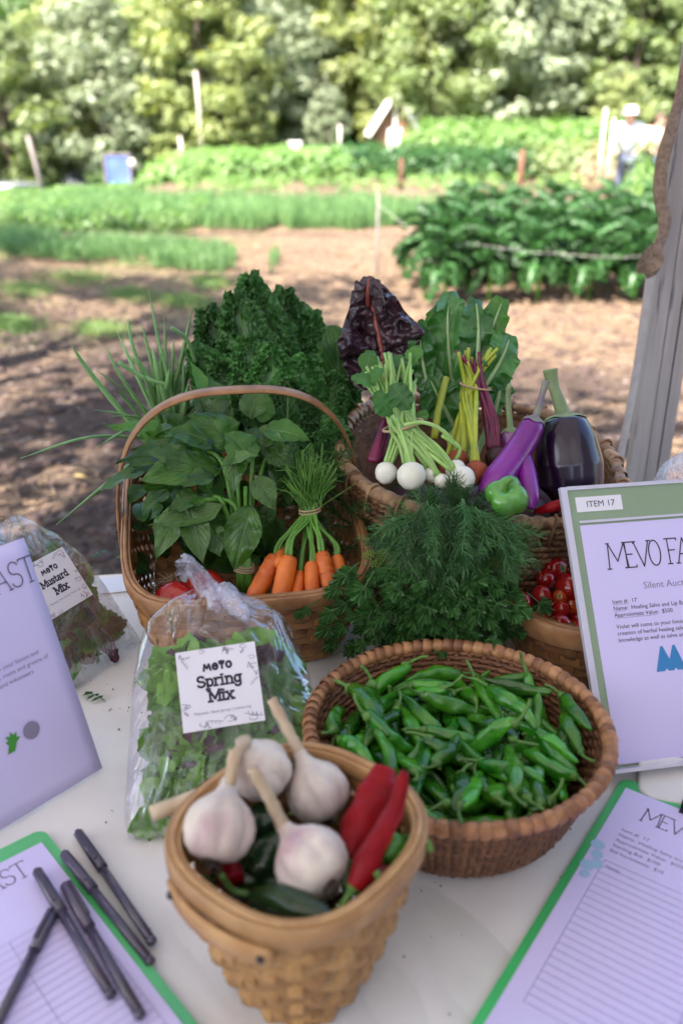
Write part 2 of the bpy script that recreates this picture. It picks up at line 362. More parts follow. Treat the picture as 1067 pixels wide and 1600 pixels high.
m_sage = M_('sage_card', (.27, .36, .235), (.25, .34, .22), 6, .35, .03, 100, coat=.4)
m_acry = M_('acrylic_edge', (.62, .60, .72), (.55, .54, .66), 8, .12, .02, spec=.8, coat=.6)
m_clip = M_('green_acrylic', (.12, .80, .27), (.10, .72, .23), 9, .25, .05, 60, coat=.6, spec=.6, trans=.3, tcol=(.1, .8, .2))
m_clip2 = M_('light_green_acrylic', (.20, .85, .34), (.18, .80, .30), 9, .25, .05, 60, coat=.6, trans=.3, tcol=(.2, .9, .3))
m_dark = M_('dark_metal', (.04, .035, .05), None, 20, .35, metal=.6)
m_pen = M_('smoky_pen_barrel', (.055, .045, .075), (.075, .06, .10), 20, .28, .05, spec=.6, coat=.3, rv=.15)
m_pent = M_('pen_print', (.30, .27, .36), None, 20, .5)
m_pole = M_('weathered_white_pole', (.43, .37, .34), (.32, .27, .25), 40, .6, .5, 150, .001, stretch=(1, 1, .08), c3=(.16, .13, .13), sc3=70, lo3=.62, hi3=.72)
m_strap = M_('tan_webbing', (.30, .21, .15), (.20, .13, .09), 120, .8, .6, 300, .001)
m_wstrap = M_('pale_strap', (.52, .46, .42), (.45, .38, .35), 60, .7, .3)
m_canopy = M_('canopy_fabric', (.78, .76, .74), (.72, .70, .69), 8, .8, .1, trans=.15)
m_soil = None
m_bark = M_('bark', (.10, .075, .055), (.055, .04, .03), 12, .85, .8, 20, .02, stretch=(1, 1, .15))
m_birch = M_('pale_bark', (.62, .56, .50), (.45, .40, .36), 12, .8, .5, 20, .01, stretch=(1, 1, .3))
m_white = M_('white_paint', (.80, .78, .76), (.72, .70, .68), 10, .6, .1)
m_wood = M_('brown_boards', (.22, .10, .06), (.15, .07, .04), 6, .7, .3, stretch=(1, 1, .1))
m_grey = M_('grey_wood', (.24, .20, .19), (.17, .14, .13), 10, .8, .4, stretch=(1, 1, .2))
m_rust = M_('rusty_post', (.14, .055, .03), (.08, .035, .02), 20, .8, .4)
m_wire = M_('wire', (.45, .42, .38), None, 20, .4, metal=.5)
m_tarp = M_('blue_panel', (.07, .12, .42), (.05, .09, .34), 3, .6, .1)
def folmat(name, a, b, tc_, tr=.35):
    return M_(name, a, b, 1.2, .5, .2, 8, .02, rv=.15, c3=tuple(x*.6 for x in a), sc3=5, lo3=.5, hi3=.7, trans=tr, tcol=tc_)
m_fol = [folmat('foliage_olive', (.15, .20, .08), (.22, .27, .12), (.30, .38, .05)),
         folmat('foliage_silver', (.24, .29, .18), (.32, .36, .24), (.30, .36, .16)),
         folmat('foliage_green', (.10, .17, .06), (.16, .23, .09), (.16, .30, .04)),
         folmat('foliage_yellow', (.22, .27, .10), (.29, .33, .14), (.40, .44, .06))]
m_crop = folmat('crop_blade', (.095, .17, .060), (.15, .24, .090), (.18, .42, .12), .35)
m_crop2 = folmat('crop_leaf', (.10, .18, .050), (.17, .26, .075), (.25, .50, .08), .3)
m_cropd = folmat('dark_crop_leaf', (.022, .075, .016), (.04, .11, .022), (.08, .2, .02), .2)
m_grass = folmat('grass_blade', (.09, .16, .04), (.14, .19, .06), (.25, .4, .08), .3)
m_skin = M_('skin', (.50, .30, .22), None, 20, .5, sss=.1)
m_shirtb = M_('pale_blue_shirt', (.62, .70, .84), (.55, .63, .80), 8, .8)
m_shirtp = M_('pale_peach_shirt', (.80, .62, .50), (.74, .56, .44), 8, .8)
m_jean = M_('dark_trousers', (.06, .07, .11), None, 20, .8)
m_hair = M_('brown_hair', (.07, .04, .025), None, 60, .7)
m_hat = M_('white_hat', (.85, .83, .80), None, 60, .8)
m_carp = M_('silver_car_paint', (.50, .52, .56), None, 5, .25, coat=.8, metal=.3)
m_glass = M_('dark_car_glass', (.03, .035, .04), None, 5, .08, spec=.8)
m_tyre = M_('tyre_rubber', (.02, .02, .02), None, 30, .8)
m_stone = M_('stones', (.26, .20, .165), (.17, .125, .11), 20, .85, .4, rv=.4)
m_straw = M_('straw', (.34, .235, .145), (.25, .165, .10), 5, .7, .2, rv=.2)
m_clod = M_('soil_clods', (.085, .052, .042), (.05, .03, .026), 20, .95, .5, rv=.3)
# ================================================================ GROUND AND FIELD
def ground_mat():
    m, nt, N, L = newmat('field_soil'); g = N.new('ShaderNodeNewGeometry'); P = g.outputs['Position']
    s = N.new('ShaderNodeSeparateXYZ'); L.new(P, s.inputs[0]); X, Y = s.outputs[0], s.outputs[1]
    n1 = noi(nt, P, .7, 5, .6, .6); n2 = noi(nt, P, 3.2, 6, .65, .4); n3 = noi(nt, P, 14, 5, .65); n4 = noi(nt, P, 45, 4, .7)
    soil = mixc(nt, ramp(nt, n3, .35, .65), (.040, .027, .021), (.085, .058, .043))
    soil = mixc(nt, ramp(nt, n4, .56, .72), soil, (.22, .155, .13))
    straw = mixc(nt, ramp(nt, n3, .35, .62), (.10, .062, .044), (.215, .145, .096))
    straw = mixc(nt, ramp(nt, n4, .5, .68), straw, (.35, .26, .18))
    # mulched paths: bare soil close to the table and under the trees on the left, straw farther out and to the right
    edge = mth(nt, 'MULTIPLY_ADD', X, -.55, 6.3)
    d = mth(nt, 'SUBTRACT', Y, edge)
    f = ramp(nt, mth(nt, 'ADD', d, mth(nt, 'MULTIPLY', mth(nt, 'SUBTRACT', n1, .5), 7.0)), -1.0, 1.2)
    f = mth(nt, 'MAXIMUM', f, mth(nt, 'MULTIPLY', ramp(nt, n2, .52, .64), .5))
    f = mth(nt, 'MULTIPLY', f, ramp(nt, n2, .25, .45))
    fur = mth(nt, 'SINE', mth(nt, 'MULTIPLY', mth(nt, 'ADD', mth(nt, 'MULTIPLY_ADD', X, .16, Y), mth(nt, 'MULTIPLY', n1, .5)), 3.6960))
    fz = mth(nt, 'MULTIPLY', ramp(nt, Y, 8, 9.5), mth(nt, 'SUBTRACT', 1.0, ramp(nt, X, 1.0, 2.6)))
    f = mth(nt, 'MULTIPLY', f, mth(nt, 'SUBTRACT', 1.0, mth(nt, 'MULTIPLY', mth(nt, 'MULTIPLY', ramp(nt, fur, .2, -.7), fz), .95)))  # bare soil in the furrow troughs, with their shade baked into the colour
    col = mixc(nt, f, soil, straw)
    gr = mixc(nt, n3, (.07, .11, .03), (.13, .17, .05))
    gp = noi(nt, P, .55, 4, .6); far = ramp(nt, Y, 26, 40)
    left = mth(nt, 'MULTIPLY', ramp(nt, mth(nt, 'MULTIPLY', X, -1.0), .6, 2.4), ramp(nt, Y, 5.5, 7.5))
    gm = mth(nt, 'MAXIMUM', mth(nt, 'MULTIPLY', mth(nt, 'MULTIPLY', left, ramp(nt, gp, .45, .58)), .6), mth(nt, 'MULTIPLY', far, ramp(nt, gp, .3, .5)))
    col = mixc(nt, gm, col, gr)
    bh = mth(nt, 'ADD', n3, mth(nt, 'MULTIPLY', n4, .6))
    finish(nt, col, .95, bh, .9, .05, spec=.15); return m
def gz(x, y):
    a = .045*math.sin((y+.16*x)*2*PI/1.7+.8*noise.noise(Vector((x*.5, y*.5, 2))))*max(0, min(1, (y-7.5)/2))*max(0, min(1, (28-y)/6))*max(0, min(1, (2.5-x+(y-8)*.1)/1.5))
    a += .035*noise.noise(Vector((x*.8, y*.8, 0))) + .02*noise.noise(Vector((x*3, y*3, 4)))
    s1 = min(1, max(0, (-x-3.5)/7)); s2 = min(1, max(0, (y-19)/15)); s1 = s1*s1*(3-2*s1); s2 = s2*s2*(3-2*s2)
    return a*min(1, max(0, (60-y)/30))*(1 if y > 0 else .5) - .02 - 2.7*s1*s2
V = []; F = []
ys = [-40, -20, -8, -3, 0] + [1+.12*i for i in range(100)] + [13+.6*i for i in range(30)] + [31.5, 33, 34.5, 36, 38, 40, 42, 44, 47, 50, 65, 90, 140, 300, 900]
xs = [-700, -200, -80, -40, -20, -12] + [-9+.14*i for i in range(129)] + [12, 20, 40, 80, 200, 700]
for y in ys:
    for x in xs: V.append((x, y, gz(x, y)))
nx = len(xs)
for j in range(len(ys)-1):
    for i in range(nx-1): a = j*nx+i; F.append((a, a+1, a+nx+1, a+nx))
g = part(None, 'ground', (V, F), ground_mat()); g['kind'] = 'structure'; g['label'] = 'brown soil and straw covered field ground'
def scatter(name, label, cat, n, reg, geo, mt, kind='stuff'):
    B = MB()
    for k in range(n):
        r = reg(); 
        if r is None: continue
        B.add(geo(), Matrix.Translation((r[0], r[1], gz(r[0], r[1])+r[2])) @ Matrix.Rotation(U(0, 2*PI), 4, 'Z'))
    o = part(None, name, B.get()[:2], mt, True); tagit(o, label, cat, None, kind); return o
def clodgeo():
    s = U(.006, .03)*(1 if rnd.random() < .9 else 2); V, F = blob(6, 5, .5, rnd.randint(0, 50))
    return [Vector((v.x*s*U(.8, 1.3), v.y*s, v.z*s*.6)) for v in V], F
def near():
    y = U(1.9, 8.5); x = U(-.45, .45)*y*1.05; return x, y, .0
scatter('soil_clods', 'crumbly dark soil clods in front of the field beds', 'soil', 4200, near, clodgeo, m_clod)
def stonegeo():
    s = U(.006, .022); V, F = blob(6, 5, .4, rnd.randint(0, 50)); return [Vector((v.x*s*1.4, v.y*s, v.z*s*.5)) for v in V], F
scatter('pebbles', 'pale pebbles and leaf scraps lying on dark soil', 'pebbles', 800, near, stonegeo, m_stone)
def strawgeo():
    l = U(.04, .16); h = .0018; a = U(-.25, .25)
    return xf(box(-l/2, l/2, -h, h, 0, h*2), Matrix.Rotation(a, 4, 'Y'))
def strawreg():
    for _ in range(20):
        y = 3.0+9.5*rnd.random()**.8; x = U(-.46, .46)*y*1.05
        d = y - (6.1-.55*x) + 4.0*(noise.noise(Vector((x*.7, y*.7, 3))))
        if d > 0 or (noise.noise(Vector((x*2, y*2, 9))) > .22): return x, y, U(0, .03)
    return None
scatter('straw_mulch', 'loose pale straw mulch over the paths', 'straw', 15000, strawreg, strawgeo, m_straw)
# yellow fallen leaf on the soil
p = PZ(128, 751, .0); fl = part(None, 'fallen_leaf', xf(leafgeo(.055, .04, 4, 6, bend=.5), Matrix.Translation((p.x-.03, p.y, .022)) @ Matrix.Rotation(-1.3, 4, 'Z')),
    M_('yellow_leaf', (.50, .36, .12), (.42, .28, .08), 60, .6)); tagit(fl, 'small yellow fallen leaf lying on the dark soil at left', 'fallen leaf')
# ---- beds
def quadpt(q, u, v):
    a = q[0].lerp(q[1], u); b = q[3].lerp(q[2], u); return a.lerp(b, v)
def bed(name, label, q, n, hgt, wd, mt, lean=.3, jit=.1, gaps=0, crop='crop'):
    q = [PZ(x, y, 0) for x, y in q]; V = []; F = []
    for k in range(n):
        u, v = (min(1.3, max(-.3, rnd.gauss(.5, .26))), rnd.gauss(.5, .3)) if crop == 'grass' else (rnd.random(), rnd.random()); p = quadpt(q, u, v)
        if crop != 'grass':
            if noise.noise(Vector((p.x*1.6, p.y*1.6, 2))) < -.22: continue
            p = p+Vector((0, .22*noise.noise(Vector((p.x*1.1, 0, 5)))+.1*noise.noise(Vector((p.x*5, 0, 5))), 0))
        h = hgt*U(.6, 1.15)*(1+.35*noise.noise(Vector((p.x*1.2, p.y*1.2, 7)))); a = U(0, 2*PI); dx, dy = math.cos(a)*wd, math.sin(a)*wd
        lx, ly = U(-lean, lean)*h, U(-lean, lean)*h; b = len(V)
        V += [(p.x-dx, p.y-dy, 0), (p.x+dx, p.y+dy, 0), (p.x+dx*.8+lx*.4, p.y+dy*.8+ly*.4, h*.6), (p.x-dx*.8+lx*.4, p.y-dy*.8+ly*.4, h*.6), (p.x+lx, p.y+ly, h)]
        F += [(b, b+1, b+2, b+3), (b+3, b+2, b+4)]
    o = part(None, name, (V, F), mt, False); tagit(o, label, crop, None, 'stuff'); return o
bed('onion_crop', 'thin green onion rows in the near field bed at left', [(-60, 392), (425, 432), (440, 398), (-60, 362)], 9000, .20, .007, m_crop, .35, crop='onion bed')
bed('onion_crop', 'taller dense onion rows in the middle field bed', [(0, 352), (700, 362), (750, 330), (100, 318)], 15000, .34, .010, m_crop, .22, crop='onion bed')
def bushes(name, label, q, n, size, hgt, mt, cat='crop', lw=.06, per=70, hj=.35):
    q = [PZ(x, y, 0) for x, y in q]; V = []; F = []
    for k in range(n):
        p = quadpt(q, rnd.random(), rnd.random()); s = size*U(.6, 1.2); hh = hgt*U(1-hj, 1+hj); gq = gz(p.x, p.y)+.02
        for i in range(per):
            d = Vector((rnd.gauss(0, 1), rnd.gauss(0, 1), rnd.gauss(0, 1))).normalized()*(rnd.random()**.4)
            c = Vector((p.x+d.x*s, p.y+d.y*s, hh*.5+d.z*hh*.5+gq)); nn = (d+Vector((U(-.6, .6), U(-.6, .6), U(0, 1)))).normalized()
            t = nn.orthogonal().normalized(); t.rotate(Quaternion(nn, U(0, 6.28))); b2 = nn.cross(t); l = lw*U(.7, 1.4); b = len(V)
            V += [c-t*l, c-b2*l*.55, c+t*l, c+b2*l*.55]; F.append((b, b+1, b+2, b+3))
    o = part(None, name, (V, F), mt, False); tagit(o, label, cat, None, 'stuff'); return o
bushes('low_crop', 'low leafy green crop along the edge of the left beds', [(0, 360), (290, 362), (330, 345), (0, 338)], 90, .25, .28, m_crop2, 'leafy crop', .04, 60)
bushes('low_crop', 'sparse seedlings in the pale strip behind the onions', [(150, 300), (1000, 300), (1000, 284), (300, 284)], 110, .3, .25, m_crop2, 'leafy crop', .05, 40)
bushes('hedge_crop', 'long dark green crop row with pale tops in mid field', [(540, 279), (830, 283), (835, 268), (530, 267)], 170, .65, .72, m_cropd, 'crop row', .08, 110)
bushes('hedge_crop', 'bright light green crop row reaching towards the left', [(250, 283), (560, 279), (560, 262), (250, 264)], 210, .7, .62, m_crop2, 'crop row', .09, 100)
bushes('tall_crop', 'tall pale green crop standing behind the mid field row', [(650, 258), (965, 260), (965, 248), (650, 247)], 190, 1.2, 1.30, m_crop2, 'crop row', .12, 110)
bushes('tall_crop', 'feathery tall green crop on the right near the two people', [(820, 280), (965, 284), (965, 268), (830, 266)], 60, .7, .80, m_fol[0], 'crop row', .09, 90)
bushes('side_shrub', 'leafy green shrub mass beyond the left beds near cars', [(-60, 322), (190, 302), (190, 288), (-60, 300)], 120, .5, .10, m_crop2, 'shrubs', .08, 80)
for (x, y, s) in ((120, 432, 60), (290, 470, 50), (205, 462, 40), (40, 452, 45), (330, 440, 30), (20, 505, 40), (160, 515, 35)):
    bed('grass_tufts', 'patch of short grass on the trodden earth at left', [(x-s, y+10), (x+s, y+14), (x+s, y-6), (x-s, y-10)], 900, .05, .004, m_grass, .6, crop='grass')
# ---- field kale: each plant its own thing, leaves shared
def fieldleaf(s):
    rr = random.Random(s); B = MB(); bd = 1.2+.2*s; B.add(leafgeo(.30, .055, 6, 10, 'oval', bend=bd, fold=.1, ruf=.08, rf=5, crk=.15, seed=s))
    for k in range(84):
        t = rr.uniform(.15, 1.0); u = rr.choice((-1, 1))*rr.uniform(.2, 1)**.5; wt = math.sin(PI*min(.97, t)**.8)**.7
        y = .34*math.sin(bd*t)/bd; z = -.34*(1-math.cos(bd*t))/bd; x = u*.085*wt; sz = rr.uniform(.014, .027); q = rr.choice((4, 5, 6)); ph = rr.uniform(0, 6); m = 12
        V = [Vector((0, 0, 0))]+[Vector((rd*math.cos(2*PI*i/m), rd*math.sin(2*PI*i/m), rd*rd*.5*math.sin(q*2*PI*i/m+ph)))*sz for rd in (.55, 1) for i in range(m)]
        F = [(0, 1+i, 1+(i+1) % m) for i in range(m)]+[(1+i, 1+m+i, 1+m+(i+1) % m, 1+(i+1) % m) for i in range(m)]
        nn = Vector((u*.8+rr.uniform(-.6, .6), rr.uniform(-.6, .6), 1)).normalized(); B.add((V, F), Matrix.Translation((x, y, z+rr.uniform(0, .02))) @ nn.to_track_quat('Z', 'Y').to_matrix().to_4x4())
    return B.get()[:2]
kl = []
for s in range(3):
    kl.append(mesh('field_kale_leaf', *fieldleaf(s), m_fkale))
kst = mesh('field_kale_stalk', *tube([(0, 0, -.02), (.01, 0, .25), (0, 0, .5)], [.016, .02, .012], 6), m_stalkg)
k = 0
for (y, xs_) in ((8.0, [.95, 1.33, 1.75, 2.15, 2.58, 3.0]), (8.7, [.8, 1.2, 1.62, 2.05, 2.5, 2.95, 3.35]), (9.6, [1.1, 1.55, 2.0, 2.45, 2.95, 3.4]), (10.6, [1.3, 1.8, 2.3, 2.8, 3.3, 3.8]), (11.8, [1.6, 2.15, 2.7, 3.3, 3.9])):
    for x in xs_:
        k += 1; xx = x+U(-.06, .06); yy = y+U(-.08, .08)
        first = k == 1; H = U(.54, .64)
        r = thing('field_kale_plant', 'curly dark green kale plant within the rear rows of the field patch', 'kale plant', (xx, yy, gz(xx, yy)), 'kale plants in the field patch')
        if y == 8.0: r['label'] = ['front row kale plant at the left end of the field patch', 'second kale plant from left in the front row of the patch',
            'third kale plant from left in the front row of the patch', 'fourth kale plant from left in the front row with bare stalk showing', 'fifth kale plant from left in the front row of the patch', 'front row kale plant nearest the white pole'][xs_.index(x)]
        if y != 8.0: r['label'] = '%s kale plant from the left in the %s row of the field patch' % (['first', 'second', 'third', 'fourth', 'fifth', 'sixth', 'seventh'][xs_.index(x)], {8.7: 'second', 9.6: 'third', 10.6: 'fourth', 11.8: 'rearmost'}[y])
        R = Matrix.Translation((xx, yy, gz(xx, yy))) @ Matrix.Scale(H/.5, 4)
        inst(r, 'stalk', kst, R)
        for i in range(17):
            a = i*2.4+U(-.3, .3); lev = i/16; el = math.radians(-5+75*lev**1.4+U(-8, 8)); sc1 = (1.15-.45*lev)*U(.85, 1.1)
            M = R @ Matrix.Translation((0, 0, .30+.20*lev)) @ Matrix.Rotation(a, 4, 'Z') @ Matrix.Rotation(el, 4, 'X') @ Matrix.Scale(sc1, 4)
            inst(r, 'leaf', kl[i % 3], M)
# ---- wire fence at the kale: thin stakes and beaded strand
def stake(name, label, p, h, r, mt, cat='stake', lean=0, group=None):
    o = part(None, name, tube([(p.x, p.y, -.1), (p.x+lean*.5, p.y, h*.5), (p.x+lean, p.y, h)], [r, r, r*.9], 8), mt); tagit(o, label, cat, group); return o
p1 = PZ(589, 432, 0); stake('garden_stake', 'thin dark stake with knotted top standing in the straw path', p1, .80, .013, m_grey)
tw = Vector((p1.x, p1.y, .69)); tw2 = PY(690, 375, 8.6); tw3 = PY(760, 384, 7.5); tw4 = PY(880, 397, 7.4); tw5 = PY(1035, 397, 7.3)
r = thing('string_fence', 'beaded string sagging from the thin stake across the kale', 'string', tw)
cp = curve([tw, PY(640, 357, 8.9), tw2, tw3, PY(820, 393, 7.4), tw4, PY(960, 402, 7.3), tw5], 10)
part(r, 'strand', tube(cp, .0016, 5), m_wire)
bk = mesh('bead', *blob(6, 4, 0), m_white)
for i, q in enumerate(cp):
    if i % 2 == 0 or (i < 28): inst(r, 'bead', bk, Matrix.Translation(q+Vector((U(-.01, .01), 0, U(-.012, .012)))) @ Matrix.Scale(U(.0025, .0055), 4))
p = PZ(810, 318, 0); stake('rusty_post', 'short rust brown post behind the kale patch', p, .95, .06, m_rust, 'post')
p = PZ(626, 300, 0); stake('rusty_post', 'short brown post at the near edge of the hedge crop', p, .7, .05, m_rust, 'post')
for i, (x, t_, h_, lb) in enumerate(((285, 245, 1.0, 'pale post standing left of the tall birch pole'), (531, 240, 1.35, 'pale leaning post left of the white shed'), (932, 290, 1.7, 'pale bamboo cane beside the person in blue'), (946, 290, 1.5, 'second pale bamboo cane close to the person in blue'))):
    p = PZ(x, 262 if i < 2 else 300, 0); p.z = 0; stake('field_post', lb, p, h_, .045 if i < 2 else .03, m_birch, 'post')
p = PZ(70, 303, 0); o = stake('utility_post', 'slanted grey post at the left edge behind the beds', p, 1.15, .05, m_grey, 'post', -.2)
p = PY(213, 282, 35.8); p.z = 0; o = stake('panel_post', 'pale post leaning beside the blue panel', Vector((p.x, p.y, 0)), .12, .12, m_birch, 'post', -.15)
p = PZ(462, 262, 0); r = thing('bee_box', 'small white box on legs behind the crop row', 'box', p)
part(r, 'body', box(p.x-.2, p.x+.2, p.y-.2, p.y+.2, .35, .78), m_white, False); part(r, 'lid', box(p.x-.23, p.x+.23, p.y-.23, p.y+.23, .782, .83), m_white, False)
for sx in (-.15, .15): part(r, 'leg', box(p.x+sx-.03, p.x+sx+.03, p.y-.03, p.y+.03, 0, .348), m_grey, False)
p = PY(187, 282, 36); p.z = gz(p.x, p.y); r = thing('blue_panel', 'blue tarpaulin panel on a frame by the left trees', 'tarpaulin', p); BZ = p.z
BZ = PY(187, 240, 36).z-1.35
part(r, 'sheet', box(p.x-.55, p.x+.50, p.y, p.y+.05, BZ+.25, BZ+1.3), m_tarp, False)
for sx in (-.5, .44): part(r, 'frame_post', box(p.x+sx-.03, p.x+sx+.03, p.y-.055, p.y-.003, BZ-.3, BZ+1.35), m_grey, False)
part(r, 'rail', box(p.x-.53, p.x+.47, p.y-.05, p.y-.001, BZ+1.303, BZ+1.36), m_grey, False)
# shed
def shed(x, ypx, D, wd, h, label, mt, roofc):
    p = Vector((PY(x, ypx, D).x, D, 0)); r = thing('shed', label, 'shed', p); cx = p.x
    V = [(cx-wd/2, D, 0), (cx+wd/2, D, 0), (cx+wd/2, D, h), (cx, D, h+wd*.72), (cx-wd/2, D, h)]; V += [(a, b+3.5, c) for a, b, c in V]
    F = [(0, 1, 2, 3, 4), (9, 8, 7, 6, 5), (0, 5, 6, 1), (1, 6, 7, 2), (4, 9, 5, 0)]
    part(r, 'wall', ([Vector(v) for v in V], F), mt, False)
    for s in (-1, 1):
        a = Vector((cx, D-.35, h+wd*.72+.12)); b = Vector((cx+s*(wd/2+.35), D-.35, h-.42)); n = Vector((s*.82, 0, .57))
        V = [a, b, b+n*.14, a+n*.14]; V += [v+Vector((0, 4.2, 0)) for v in V]
        part(r, 'roof_slope', (V, [(0, 1, 2, 3), (7, 6, 5, 4), (0, 4, 5, 1), (1, 5, 6, 2), (2, 6, 7, 3), (3, 7, 4, 0)]), roofc, False)
        part(r, 'barge_board', ribbon([a+Vector((0, -.05, 0)), b+Vector((0, -.05, 0))], [Vector((0, -1, 0))]*2, .24, .06), m_white, False)
    d = part(r, 'door', box(cx-wd*.18, cx+wd*.18, D-.06, D-.003, .1, h*.92), m_white, False)
    part(r, 'post', box(cx-.06, cx+.06, D-.09, D-.005, h*.93, h+wd*.55), m_white, False)
shed(616, 230, 47, 1.9, 1.25, 'small steep gabled shed with white trim against the trees', m_wood, m_white)
D = 52; c = PY(762, 186, D); r = thing('low_roof', 'pale low shed roof half hidden in the trees', 'shed', (c.x, D, 0))
part(r, 'wall', box(c.x-1.6, c.x+1.6, D, D+3, 0, c.z-.25), m_wood, False)
V = [(c.x-2, D-.4, c.z-.3), (c.x+2, D-.4, c.z-.3), (c.x+1.7, D+2, c.z+.6), (c.x-1.7, D+2, c.z+.6), (c.x-2, D-.4, c.z-.15), (c.x+2, D-.4, c.z-.15), (c.x+1.7, D+2, c.z+.75), (c.x-1.7, D+2, c.z+.75)]
part(r, 'roof', ([Vector(v) for v in V], [(3,2,1,0),(4,5,6,7),(0,1,5,4),(1,2,6,5),(2,3,7,6),(3,0,4,7)]), m_white, False)
# cars, seen from the front, half hidden by the beds
def ypx_z(x, y, D): return max(-3.2, min(0, PY(x, y, D).z))
def car(label, x, ypx, D, yaw, mt):
    P0 = Vector((PY(x, ypx, D).x, D, 0)); P0.z = PY(x, ypx, D).z-1.45; r = thing('parked_car', label, 'car', P0); R = Matrix.Translation(P0) @ Matrix.Rotation(yaw, 4, 'Z')
    prof = [(-2.1, .35), (-2.15, .75), (-1.95, .95), (-1.0, 1.05), (-.35, 1.42), (1.1, 1.45), (1.75, 1.08), (2.1, .98), (2.15, .4)]
    V = []; F = []
    for s, ww in ((-1, .88), (-1, .80), (1, .80), (1, .88)):
        for (a, b) in prof: V.append(Vector((s*(.80 if b < 1.1 else .68) if ww == .80 else s*(.86 if b < 1.1 else .66), a, b)))
    n = len(prof); V = V[:n]+V[3*n:]
    for i in range(n): F.append((i, (i+1) % n, n+(i+1) % n, n+i))
    F.append(tuple(range(n-1, -1, -1))); F.append(tuple(n+i for i in range(n)))
    part(r, 'body', xf((V, F), R), mt, False)
    part(r, 'windscreen', xf(([Vector(v) for v in ((-.72, -1.0, 1.075), (.72, -1.0, 1.075), (.6, -.40, 1.41), (-.6, -.40, 1.41), (-.72, -1.03, 1.08), (.72, -1.03, 1.08), (.6, -.43, 1.415), (-.6, -.43, 1.415))], [(0, 1, 2, 3), (7, 6, 5, 4), (0, 4, 5, 1), (2, 6, 7, 3), (1, 5, 6, 2), (0, 3, 7, 4)]), R), m_glass, False)
    for sx in (-.8, .8):
        for sy in (-1.35, 1.35):
            part(r, 'wheel', xf(lathe([(.31, -.1), (.34, -.06), (.34, .06), (.31, .1), (.15, .08)], 16), R @ Matrix.Translation((sx, sy, .34)) @ Matrix.Rotation(PI/2, 4, 'Y')), m_tyre)
    for sx in (-.6, .6): part(r, 'headlight', xf(box(sx-.16, sx+.16, -2.19, -2.13, .66, .82), R), m_white, False)
    for sx in (-.93, .93): part(r, 'wing_mirror', xf(blob(8, 6, 0), R @ Matrix.Translation((sx, -.75, 1.05)) @ Matrix.Scale(.1, 4)), mt)
car('silver car parked below the trees left of the blue panel', 125, 268, 47, .5, m_carp)
car('pale blue car parked at the far left edge of the field', 30, 286, 40, .9, m_carp)
